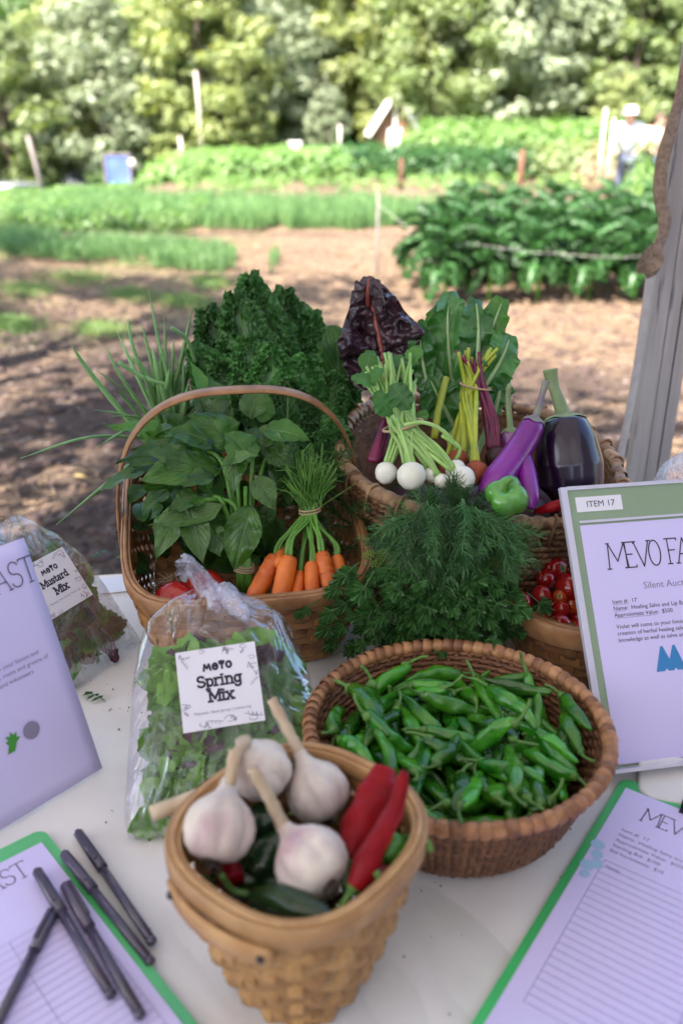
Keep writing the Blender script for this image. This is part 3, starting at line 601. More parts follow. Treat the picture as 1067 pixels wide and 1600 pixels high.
# people at the right
def person(label, P0, H, lean, shirt, hat, yaw=0):
    r = thing('person', label, 'person', P0); R = Matrix.Translation(P0) @ Matrix.Rotation(yaw, 4, 'Z') @ Matrix.Scale(H/1.72, 4)
    j = {'pel': (0, 0, .95), 'ch': (0, -.06-lean*.5, 1.28), 'nk': (0, -.08-lean*.9, 1.46), 'hd': (0, -.12-lean*1.1, 1.60), 'ht': (0, -.12-lean*1.15, 1.70),
         'hl': (-.1, 0, .9), 'kl': (-.12, -.04, .50), 'al': (-.12, .02, .09), 'tl': (-.13, -.14, .04), 'hr': (.1, 0, .9), 'kr': (.13, -.02, .50), 'ar': (.14, .03, .09), 'tr': (.15, -.13, .04),
         'sl': (-.19, -.06-lean*.8, 1.41), 'el': (-.27, -.10-lean, 1.13), 'wl': (-.16, -.32-lean, 1.02), 'fl': (-.12, -.40-lean, 1.0), 'sr': (.19, -.06-lean*.8, 1.41), 'er': (.28, -.08-lean, 1.13), 'wr': (.18, -.31-lean, 1.0), 'fr': (.14, -.39-lean, .98)}
    rad = {'pel': .14, 'ch': .15, 'nk': .06, 'hd': .10, 'ht': .085, 'hl': .10, 'kl': .065, 'al': .045, 'tl': .04, 'hr': .10, 'kr': .065, 'ar': .045, 'tr': .04, 'sl': .065, 'el': .045, 'wl': .03, 'fl': .028, 'sr': .065, 'er': .045, 'wr': .03, 'fr': .028}
    def skin(name, ks, E, mt, grow=0):
        me = bpy.data.meshes.new(name); me.from_pydata([R @ Vector(j[k]) - P0 for k in ks], [(ks.index(a), ks.index(b)) for a, b in E], [])
        o = link(bpy.data.objects.new(name, me)); o.parent = r; me.materials.append(mt)
        md = o.modifiers.new('skin', 'SKIN'); sv = me.skin_vertices[0].data
        for i, k in enumerate(ks): sv[i].radius = ((rad[k]+grow), (rad[k]+grow)*(.8 if k in ('ch', 'pel') else 1)); sv[i].use_root = i == 0
        md.use_smooth_shade = True; s = o.modifiers.new('sub', 'SUBSURF'); s.levels = s.render_levels = 1; return o
    ks = list(j); E = [('pel', 'ch'), ('ch', 'nk'), ('nk', 'hd'), ('hd', 'ht'), ('pel', 'hl'), ('hl', 'kl'), ('kl', 'al'), ('al', 'tl'), ('pel', 'hr'), ('hr', 'kr'), ('kr', 'ar'), ('ar', 'tr'), ('ch', 'sl'), ('sl', 'el'), ('el', 'wl'), ('wl', 'fl'), ('ch', 'sr'), ('sr', 'er'), ('er', 'wr'), ('wr', 'fr')]
    skin('body', ks, E, m_skin)
    skin('shirt', ['ch', 'pel', 'nk', 'sl', 'el', 'sr', 'er'], [('pel', 'ch'), ('ch', 'nk'), ('ch', 'sl'), ('sl', 'el'), ('ch', 'sr'), ('sr', 'er')], shirt, .03)
    skin('trousers', ['pel', 'hl', 'kl', 'al', 'hr', 'kr', 'ar'], [('pel', 'hl'), ('hl', 'kl'), ('kl', 'al'), ('pel', 'hr'), ('hr', 'kr'), ('kr', 'ar')], m_jean, .02)
    h = Vector(j['hd'])
    for s in (-.035, .035): part(r, 'eye', xf(blob(6, 5, 0), R @ Matrix.Translation(h+Vector((s, -.095, .0))) @ Matrix.Scale(.012, 4)), m_hair)
    part(r, 'nose', xf(blob(6, 5, 0), R @ Matrix.Translation(h+Vector((0, -.112, -.03))) @ Matrix.Scale(.018, 4)), m_skin)
    if hat:
        part(r, 'hat', xf(lathe([(.17, .0), (.18, .008), (.105, .02), (.10, .09), (.07, .125), (.01, .13)], 20), R @ Matrix.Translation(h+Vector((0, 0, .05)))), m_hat)
    else:
        part(r, 'hair', xf(blob(12, 9, .1), R @ Matrix.Translation(h+Vector((0, .03, .04))) @ Matrix.Diagonal((.115, .115, .12, 1))), m_hair)
D = 17.0; person('person in a pale blue shirt bending over the crops beyond the kale', Vector((PY(982, 240, D).x, D, 0)), 1.62, .28, m_shirtb, True, -.4)
D = 17.6; person('person in a peach top standing right of the one in blue', Vector((PY(1014, 240, D).x, D, 0)), 1.55, .12, m_shirtp, False, .3)
p = PZ(1020, 322, 0); bushes('tomato_plants', 'tall leafy plants in front of the two people', [(985, 335), (1075, 335), (1075, 312), (985, 312)], 40, .32, 1.05, m_crop2, 'plants', .05, 110)
bushes('bright_stems', 'pale dry stalks standing left of the people', [(905, 302), (965, 303), (965, 292), (905, 290)], 14, .3, .9, m_straw, 'dry stalks', .04, 60)
# ---- trees
def crown(seed, W, H, n=60, per=130, lw=.16, z0=.0):
    rr = random.Random(seed); V = []; F = []
    for k in range(n):
        while True:
            d = Vector((rr.uniform(-1, 1), rr.uniform(-1, 1), rr.uniform(-1, 1)))
            if .35 < d.length < 1: break
        taper = 1-.45*max(0, d.z)
        c = Vector((d.x*W*taper, d.y*W*taper, z0+H*.5+d.z*H*.5)); s = W*rr.uniform(.10, .25)
        for i in range(per):
            e = Vector((rr.gauss(0, 1), rr.gauss(0, 1), rr.gauss(0, 1))).normalized()*rr.uniform(.55, 1.05)
            q = c+Vector((e.x*s, e.y*s, e.z*s*.7)); nn = (e*1.2+Vector((rr.uniform(-.7, .7), rr.uniform(-.7, .7), rr.uniform(0, .9)))).normalized()
            t = nn.orthogonal().normalized(); t.rotate(Quaternion(nn, rr.uniform(0, 6.28))); b2 = nn.cross(t); l = lw*rr.uniform(.6, 1.4); b = len(V)
            V += [q-t*l, q-b2*l*.5+nn*l*.1, q+t*l, q+b2*l*.5+nn*l*.1]; F.append((b, b+1, b+2, b+3))
    return V, F
crs = [crown(11, 3.4, 10.5, 150, 85, .15), crown(12, 4.0, 9.5, 165, 85, .15), crown(13, 2.8, 8.0, 120, 85, .14), crown(14, 3.8, 12, 175, 85, .15), crown(15, 4.2, 6, 58, 110, .13)]
cme = {}
def limb(seed, H, r0):
    rr = random.Random(seed); B = MB(); P = [Vector((rr.uniform(-.1, .1)*i*.5, rr.uniform(-.1, .1)*i*.5, H*i/5)) for i in range(6)]
    B.add(tube(P, [r0*(1-.15*i) for i in range(6)], 8))
    for i in range(7):
        t = rr.uniform(.25, .95); b = P[0].lerp(P[-1], t); a = rr.uniform(0, 6.28); L_ = rr.uniform(1.2, 2.6)
        B.add(tube([b, b+Vector((math.cos(a)*L_*.5, math.sin(a)*L_*.5, L_*.5)), b+Vector((math.cos(a)*L_, math.sin(a)*L_, L_*.8))], [r0*.35, r0*.22, r0*.08], 5))
    return B.get()[:2]
tme = [mesh('trunk', *limb(5, 9, .22), m_bark), mesh('trunk', *limb(6, 9, .2), m_bark)]
def tree(label, x, y, c, f, s, rot, z0=0, group='woodland trees at the far edge of the field'):
    k = (c, f)
    if k not in cme: cme[k] = mesh('crown', *crs[c], m_fol[f], False)
    gz0 = gz(x, y) if y > 30 else 0
    r = thing('woodland_tree', label, 'tree', (x, y, gz0), group)
    M = Matrix.Translation((x, y, gz0)) @ Matrix.Rotation(rot, 4, 'Z') @ Matrix.Scale(s, 4)
    inst(r, 'trunk', tme[(c+f) % 2], M); inst(r, 'crown', cme[k], M @ Matrix.Translation((0, 0, z0)))
kind = ['olive green', 'silvery green', 'dark green', 'yellow green']; TR = random.Random(3)
row = [(-23, 50, 3, 2), (-20.5, 47, 0, 3), (-18, 55, 1, 2), (-15.6, 46, 2, 0), (-14.6, 52, 0, 3), (-11.5, 48, 1, 1), (-8.6, 52, 3, 0), (-6.4, 47, 0, 3), (-3.6, 50, 1, 1), (-1.2, 54, 3, 0), (1.6, 51, 0, 3), (4.4, 49, 1, 0), (6.6, 53, 3, 3), (9.0, 49, 3, 1), (12.0, 52, 1, 1), (14.2, 48, 0, 0), (16.8, 50, 2, 2), (19.5, 48, 3, 2), (22.5, 52, 1, 0)]
pos = ['far left corner', 'left edge, pale crown', 'deep gap left of the pale trees', 'above the blue panel', 'just right of the blue panel', 'left of the birch pole', 'behind the birch pole', 'right of the birch pole', 'left of the shed group', 'left of centre, tall', 'directly above the shed', 'just right of the shed', 'right of centre, pale', 'big rounded one above the low roof', 'right of the low roof', 'above the kale patch', 'behind the people', 'right edge beside the pole', 'beyond the pole']
for (x, y, c, f), ps in zip(row, pos):
    tree('%s woodland tree, %s' % (kind[f], ps), x+TR.uniform(-.4, .4), y, c, f, TR.uniform(.9, 1.15), TR.uniform(0, 6.28))
ORD = ['first', 'second', 'third', 'fourth', 'fifth', 'sixth', 'seventh', 'eighth', 'ninth', 'tenth', 'eleventh', 'twelfth', 'thirteenth', 'fourteenth']
for i in range(14):
    x = -30+i*4.6; tree('tall tree in the back row of the wood, %s from the left' % ORD[i], x+TR.uniform(-1, 1), 60+TR.uniform(-2, 3), 3 if i % 2 else 1, (0, 2, 2, 3, 2)[i % 5], 1.35, TR.uniform(0, 6.28), group='back row of woodland trees')
for i, (x, y) in enumerate(((26.5, 49, ), (30.5, 46), (34.5, 50), (38.5, 45), (42, 41), (45, 36), (47.5, 30), (50, 24), (-27, 49), (-31, 46), (-35, 43), (-38.5, 38), (-41, 32))):
    tree('woodland tree %s' % ('curving round the right end of the field, %s from the pole' % ORD[i] if i < 8 else 'curving round the left end of the field, %s outward' % ORD[i-8]), x, y, (0, 1, 3, 1, 0, 3, 1, 0)[i % 8], i % 4, TR.uniform(.95, 1.15), TR.uniform(0, 6.28))
for i in range(13):
    x = -21+i*3.4+TR.uniform(-.5, .5); tree('low bushy young tree at the foot of the wood, %s from the left' % ORD[i], x, 44.5+TR.uniform(0, 2.2) if not 0 < x < 11 else 49.5, 2, (3, 1, 0, 2, 3)[i % 5], TR.uniform(.38, .52), TR.uniform(0, 6.28), group='young trees at the foot of the wood')
B = MB()
V, F = crown(77, 1, 1, 260, 45, .05)
V = [Vector((v.x*60, 74+v.y*6, v.z*17)) for v in V]
o = part(None, 'far_wood', (V, F), m_fol[2], False); tagit(o, 'dark mass of far woodland behind the trees', 'woods', None, 'stuff')
p = PY(318, 262, 44.0); stake('birch_pole', 'tall pale bare trunk rising in front of the left trees', Vector((p.x, 44, 0)), 3.5, .055, m_birch, 'bare trunk', -.1)
# ---- shade tree left of the tent, outside the picture: casts the dapples on the near ground
for (x, y, s, lb) in ((-5.6, 1.9, .92, 'broad shade tree standing left of the tent'), (-9.2, 5.8, 1.0, 'second shade tree left of the field path')):
    tree(lb, x, y, 4, 2, s, 1.0, 3.2, 'shade trees beside the tent')
# ---- tent
m_block = M_('light_block_fabric', (.52, .51, .52), (.46, .45, .46), 8, .8, trans=.04)  # for the two unseen sheets added to hold back fill light
r = thing('market_tent', 'white canopy tent with weathered slotted pole and tan strap at right', 'tent', (0, 0, 0))
pp = PY(1008, 560, 1.62); px, py_ = pp.x, 1.62
k_ = 1/1.0
for i, (a, b, dy) in enumerate(((0, .029, 0), (.032, .052, .004), (.058, .078, .012))):
    q = part(r, 'pole_bar', box(px+a, px+b, py_+dy, py_+dy+.03, 0, 2.6), m_pole, False)
part(r, 'gap_dark_strip', box(px+.0295, px+.0315, py_+.012, py_+.022, 0, 2.29), m_dark, False); part(r, 'gap_dark_strip', box(px+.0525, px+.0575, py_+.018, py_+.026, 0, 2.29), m_dark, False)  # dark strips put into the gaps between the bars to darken them
for (x, y) in ((-2.5, 1.65), (-2.5, -1.8), (px+.04, -1.8)): part(r, 'pole', box(x, x+.04, y, y+.04, 0, 2.6), m_pole, False)
V = [(-2.6, -1.9, 2.6), (px+.45, -1.9, 2.6), (px+.45, 1.75, 2.6), (-2.6, 1.75, 2.6), (-1, -.1, 3.4)]
V2 = [(-2.6, -1.9, 2.42), (px+.45, -1.9, 2.42), (px+.45, 1.75, 2.42), (-2.6, 1.75, 2.42)]
part(r, 'back_light_block', ([Vector(v) for v in ((-2.5, -1.86, .1), (px+.1, -1.86, .1), (px+.1, -1.86, 2.1), (-2.5, -1.86, 2.1), (-2.5, -1.87, .1), (px+.1, -1.87, .1), (px+.1, -1.87, 2.1), (-2.5, -1.87, 2.1))], [(3,2,1,0),(4,5,6,7),(0,1,5,4),(1,2,6,5),(2,3,7,6),(3,0,4,7)]), m_block, False)  # unseen sheet added behind the camera to cut flat frontal fill
part(r, 'side_light_block', box(px+.42, px+.425, -1.85, .9, .1, 2.1), m_block, False)  # unseen sheet added to block light from the right
part(r, 'canopy', ([Vector(v) for v in V+V2], [(0, 1, 4), (1, 2, 4), (2, 3, 4), (3, 0, 4), (0, 1, 6, 5), (1, 2, 7, 6), (2, 3, 8, 7), (3, 0, 5, 8)]), m_canopy, False)
ys_ = py_-.02
P = curve([PY(a, b, ys_) for a, b in ((1082, 60), (1066, 130), (1052, 190), (1036, 245), (1030, 300), (1038, 350), (1026, 390))], 8)
part(r, 'strap', ribbon(P, [Vector((.35*math.sin(i*.16), -1, 0)) for i in range(len(P))], .022, .003), m_strap)
P = curve([PY(a, b, ys_) for a, b in ((1020, 392), (1008, 480), (992, 590), (966, 730))], 6)
part(r, 'pale_strap', ribbon(P, [Vector((.2, -1, 0))]*len(P), .016, .002), m_wstrap)
B = MB()
for a, b, ww in (((1030, 378), (1000, 432), .016), ((1026, 385), (1016, 440), .014), ((1030, 390), (1008, 425), .018)):
    A_ = PY(*a, ys_-.012-ww*.3); B_ = PY(*b, ys_-.03); M, l = aim(A_, B_, (0, -1, .2)); B.add(leafgeo(l, ww*2.0, 4, 6, 'round', bend=.8, fold=.3), M)
B.add(blob(8, 6, .3, 2), Matrix.Translation(PY(1023, 392, ys_-.015)) @ Matrix.Diagonal((.010, .009, .012, 1)))
part(r, 'strap_knot', B.get(), m_strap)
# ================================================================ TABLE
X = Vector((1, 0, 0)); Y = Vector((0, 1, 0)); Z = Vector((0, 0, 1))
r = thing('display_table', 'folding table under the white cloth', 'table', (0, .7, 0))
ed = Vector((math.cos(.095), math.sin(.095), 0)); en = Vector((-ed.y, ed.x, 0))
def tp(u, v, z): return Vector((-.95, 1.215, 0)) + ed*u - en*v + Vector((0, 0, z))
V = [tp(0.005, .005, .735), tp(1.895, .005, .735), tp(1.895, 1.2, .735), tp(0.005, 1.2, .735)]; V += [v+Vector((0, 0, .02)) for v in V]
part(r, 'tabletop', (V, [(3,2,1,0),(4,5,6,7),(0,1,5,4),(1,2,6,5),(2,3,7,6),(3,0,4,7)]), m_white, False)
for a, b in ((.1, .1), (1.8, .1), (.1, 1.1), (1.8, 1.1)): q = tp(a, b, 0); part(r, 'leg', tube([q, q+Vector((0, 0, .734))], .016, 8), m_dark)
# cloth: sheet with soft folds, hanging over the edges
def clothz(u, v):
    p = tp(u, v, 0); z = T-.0005
    for (ax, ay, bx, by, h, wd) in ((-.30, .70, -.12, .45, .010, .008), (-.17, .62, .02, .40, .009, .014), (-.28, .92, -.20, .86, .003, .006), (.08, .62, .20, .40, .018, .035), (.0, .60, .10, .40, .010, .03), (-.2, .88, -.02, .80, .004, .01), (.25, .62, .12, .45, .006, .02)):
        d = Vector((bx-ax, by-ay)); l2 = d.length_squared; t = max(0, min(1, ((p.x-ax)*d.x+(p.y-ay)*d.y)/l2)); q = Vector((p.x-ax-d.x*t, p.y-ay-d.y*t)); z -= h*.5*math.exp(-(q.length/wd)**2)*math.sin(PI*min(1, .15+t))
    return z + .0012*noise.noise(Vector((p.x*9, p.y*9, 1)))-.001
V = []; F = []; nu_, nv_ = 190, 124
for j in range(nv_+1):
    for i in range(nu_+1):
        u = 1.90*i/nu_; v = 1.2*j/nv_; V.append(tp(u, v, clothz(u, v)))
for j in range(nv_):
    for i in range(nu_): a = j*(nu_+1)+i; F.append((a, a+nu_+1, a+nu_+2, a+1))
# skirt
def skirt(idx, out):
    global V, F
    prev = idx
    for k in range(1, 6):
        cur = []
        for n_, i in enumerate(idx):
            p = V[i]; wv = .012*math.sin(n_*.55)*k/5+.006*math.sin(n_*.21+1); cur.append(len(V)); V.append(Vector((p.x, p.y, T-.02-.10*k)) + out*(.012+.004*k+wv))
        for n_ in range(len(idx)-1): F.append((prev[n_], cur[n_], cur[n_+1], prev[n_+1]))
        prev = cur
skirt(list(range(nu_+1)), en); skirt([nv_*(nu_+1)+i for i in range(nu_+1)], -en)
skirt([j*(nu_+1) for j in range(nv_+1)], -ed); skirt([j*(nu_+1)+nu_ for j in range(nv_+1)], ed)
cl = part(None, 'tablecloth', (V, F), m_cloth); tagit(cl, 'white creased cloth covering the display table', 'tablecloth')
# ================================================================ BASKETS
def sup(a, b, n, t):
    c, s = math.cos(t), math.sin(t); return Vector((a*abs(c)**(2/n)*(1 if c >= 0 else -1), b*abs(s)**(2/n)*(1 if s >= 0 else -1), 0))
def outline(a, b, n, m):
    """m points equally spaced by arc length"""
    P = [sup(a, b, n, 2*PI*i/720) for i in range(720)]; cum = [0]
    for i in range(720): cum.append(cum[-1]+(P[(i+1) % 720]-P[i]).length)
    out = []; j = 0
    for k in range(m):
        s = cum[-1]*k/m
        while cum[j+1] < s: j += 1
        out.append(P[j].lerp(P[(j+1) % 720], (s-cum[j])/(cum[j+1]-cum[j])))
    return out
def splint_basket(root, M, ta, tb, ba, bb, H, ns, nr, n=4, ms=None, mr=None, rimh=.02, bulge=.006, stw=.86, amp=.0017, sag=None):
    """woven splint basket: weavers run round, stakes run up; M places it"""
    m = ns*4; top = outline(ta, tb, n, m); bot = outline(ba, bb, n, m)
    def S(i, v, off=0):
        p = bot[i % m].lerp(top[i % m], v); d = top[i % m]
        nn = Vector((d.x/ta**2, d.y/tb**2, 0)).normalized(); nn = (top[(i+1) % m]-top[(i-1) % m]).cross(Z).normalized()
        z = H*v + (sag(i/m)*v if sag else 0)
        return Vector((p.x, p.y, z)) + nn*(bulge*math.sin(PI*v)+off), nn
    ms = ms or m_splint
    rh = H*.86/nr
    for j in range(nr):
        v = (j+.5)*.88/nr; P = []; N_ = []
        for i in range(m):
            o = amp*math.cos(PI*i/4)*(1 if j % 2 else -1)
            p, nn = S(i, v, o); p.z += .0008*noise.noise(Vector((p.x*30, p.y*30, j*3))); P.append(M @ p); N_.append(M.to_3x3() @ nn)
        part(root, 'weaver', ribbon(P, N_, rh*.97, .0014, True), ms, True)
    step = (Vector(S(4, .5)[0])-Vector(S(0, .5)[0])).length
    for s in range(ns):
        i = s*4; P = []; N_ = []; wd = []
        for q in range(nr*4+1):
            v = q/(nr*4)*.93; o = -amp*math.cos(PI*i/4)*math.cos(PI*(v/(.88/nr)-.5))*1.0
            o = amp*(1 if s % 2 else -1)*math.cos(PI*(v*nr/.88-.5))*1.15
            p, nn = S(i, v, o); P.append(M @ p); N_.append(M.to_3x3() @ nn); wd.append(step*stw*(.75+.25*v))
        part(root, 'stake', ribbon(P, N_, wd, .0013), ms, True)
    # floor
    nfx = max(5, round(ba*2/.019)); nfy = max(5, round(bb*2/.019))
    for ax in (0, 1):
        nn_, A1, B1, oth = (nfx, ba, bb, nfy) if ax == 0 else (nfy, bb, ba, nfx)
        for k in range(nn_):
            c_ = (2*(k+.5)/nn_-1)*A1*.97; h_ = B1*(1-min(1, abs(c_)/A1)**n)**(1/n)*.99; P = []
            for q in range(oth*2+1):
                t_ = (2*q/(oth*2)-1)*h_; z_ = .004+.0011*math.cos(PI*(t_/B1+1)/2*oth)*(1 if (k+ax) % 2 else -1)
                P.append(M @ (Vector((c_, t_, z_)) if ax == 0 else Vector((t_, c_, z_))))
            part(root, 'floor_splint', ribbon(P, [M.to_3x3() @ Z]*len(P), 2*A1/nn_*.95, .0012), ms)
    for off, th, hh in ((.0045, .004, rimh), (-.0045, .0035, rimh*.9)):
        P = []; N_ = []
        for i in range(0, m, 2):
            p, nn = S(i, 1, off); p.z -= hh*.45; P.append(M @ p); N_.append(M.to_3x3() @ nn)
        part(root, 'rim_band', ribbon(P, N_, hh, th, True), mr or m_rim, True)
    P = []
    for i in range(0, m, 2):
        p, nn = S(i, 1, 0); P.append(M @ p)
    part(root, 'rim_filler', tube(P, .0032, 6, closed=True), mr or m_rim)
    return S
# ---- carrot basket
CB = Matrix.Translation((-.122, 0, T)) @ Matrix.Rotation(math.radians(9.5), 4, 'Z')
TILT = math.radians(9)
Bm = Matrix.Translation((-.113, 1.0, T+.003)) @ Matrix.Rotation(math.radians(10.5), 4, 'Z') @ Matrix.Rotation(TILT, 4, 'X') @ Matrix.Translation((0, .165, 0))
r = thing('carrot_basket', 'tall handled splint basket holding basil and carrots', 'basket', (-.128, 1.1, T))
splint_basket(r, Bm, .155, .205, .130, .165, .145, 44, 8, 4.5, m_splint, m_rim, .021)
P = []; N_ = []
for i in range(41):
    t = PI*i/40; P.append(Bm @ (Vector((-.1665*math.copysign(abs(math.cos(t))**.72, math.cos(t)), .005, .095+.225*math.sin(t)**.72)))); N_.append(Bm.to_3x3() @ Vector((-math.cos(t), 0, math.sin(t))))
part(r, 'handle', ribbon(P, N_, .021, .0045), m_rim)
for s in (-1, 1): part(r, 'rivet', xf(blob(8, 6, 0), Bm @ Matrix.Translation((s*.1695, .005, .118)) @ Matrix.Scale(.004, 4)), m_dark)
# ---- small basket of garlic in front
Gm = Matrix.Translation((-.034, .545, T+.002)) @ Matrix.Rotation(math.radians(52), 4, 'Z')
r = thing('garlic_basket', 'small pale splint basket of garlic and red peppers in front', 'basket', (-.042, .558, T))
splint_basket(r, Gm, .0905, .0875, .052, .050, .155, 28, 9, 2.6, m_splint2, m_rim2, .019, .006, .80, .0030)
for s in (-1, 1):
    P = []; N_ = []
    for i in range(15):
        t = -.62+1.24*i/14; q = Vector((s*(.085+.016*math.cos(t*2.2)), .085*math.sin(t*1.05), .127+.004*math.cos(t*2))); P.append(Gm @ q); N_.append(Gm.to_3x3() @ Vector((s, .3*t, 0)))
    part(r, 'side_handle', ribbon(P, N_, .019, .004), m_rim2)
    for i in (1, 13): part(r, 'rivet', xf(blob(8, 6, 0), Matrix.Translation(P[i]+N_[i].normalized()*.0022) @ Matrix.Scale(.0034, 4)), m_dark)
# ---- round basket of green peppers
PC = Vector((.118, .752, T)); PM = Matrix.Translation(PC)
r = thing('pepper_basket', 'wide round brown wicker basket heaped with green peppers', 'basket', PC)
prof = [(.108, .004), (.118, .016), (.128, .042), (.139, .070), (.149, .095)]
def prad(z):
    for (a, b), (c, d) in zip(prof, prof[1:]):
        if z <= d: return a+(c-a)*max(0, (z-b))/(d-b)
    return prof[-1][0]
stk = [Vector((prad(z), 0, z)) for z in [.004+.0085*i for i in range(11)]]
sme = mesh('stake', *ribbon([p+Vector((.0022*(1 if i % 2 else .2), 0, 0)) for i, p in enumerate(stk)], [X]*11, .0058, .0042), m_wick)
for i in range(112): inst(r, 'stake', sme, PM @ Matrix.Rotation(2*PI*i/112, 4, 'Z'))
for j in range(15):
    z = .006+.0060*j; R_ = prad(z)
    part(r, 'weaver', xf(tube([Vector(((R_+.0016*(-1)**(i+j)*1.0)*math.cos(2*PI*i/112), (R_+.0016*(-1)**(i+j))*math.sin(2*PI*i/112), z)) for i in range(112)], .0031, 6, closed=True), PM), m_wick)
part(r, 'floor', xf(lathe([(.001, .003), (.108, .003), (.108, .007), (.001, .0071)], 48), PM), m_wick)
part(r, 'rim_core', xf(tube([Vector((.1505*math.cos(2*PI*i/72), .1505*math.sin(2*PI*i/72), .097)) for i in range(72)], .0062, 8, closed=True), PM), m_wrap)
V, F = tube([(0, -.0062, 0), (0, -.0042, 0), (0, 0, 0), (0, .0042, 0), (0, .0062, 0)], [.0062, .0076, .0082, .0076, .0062], 10, cap=False)
wme = mesh('rim_wrap', V, F, m_wrap)
for i in range(78): inst(r, 'rim_wrap', wme, PM @ Matrix.Rotation(2*PI*(i+U(-.08, .08))/78, 4, 'Z') @ Matrix.Translation((.1505, 0, .097)) @ Matrix.Rotation(.28, 4, 'X') @ Matrix.Scale(U(.94, 1.06), 4))
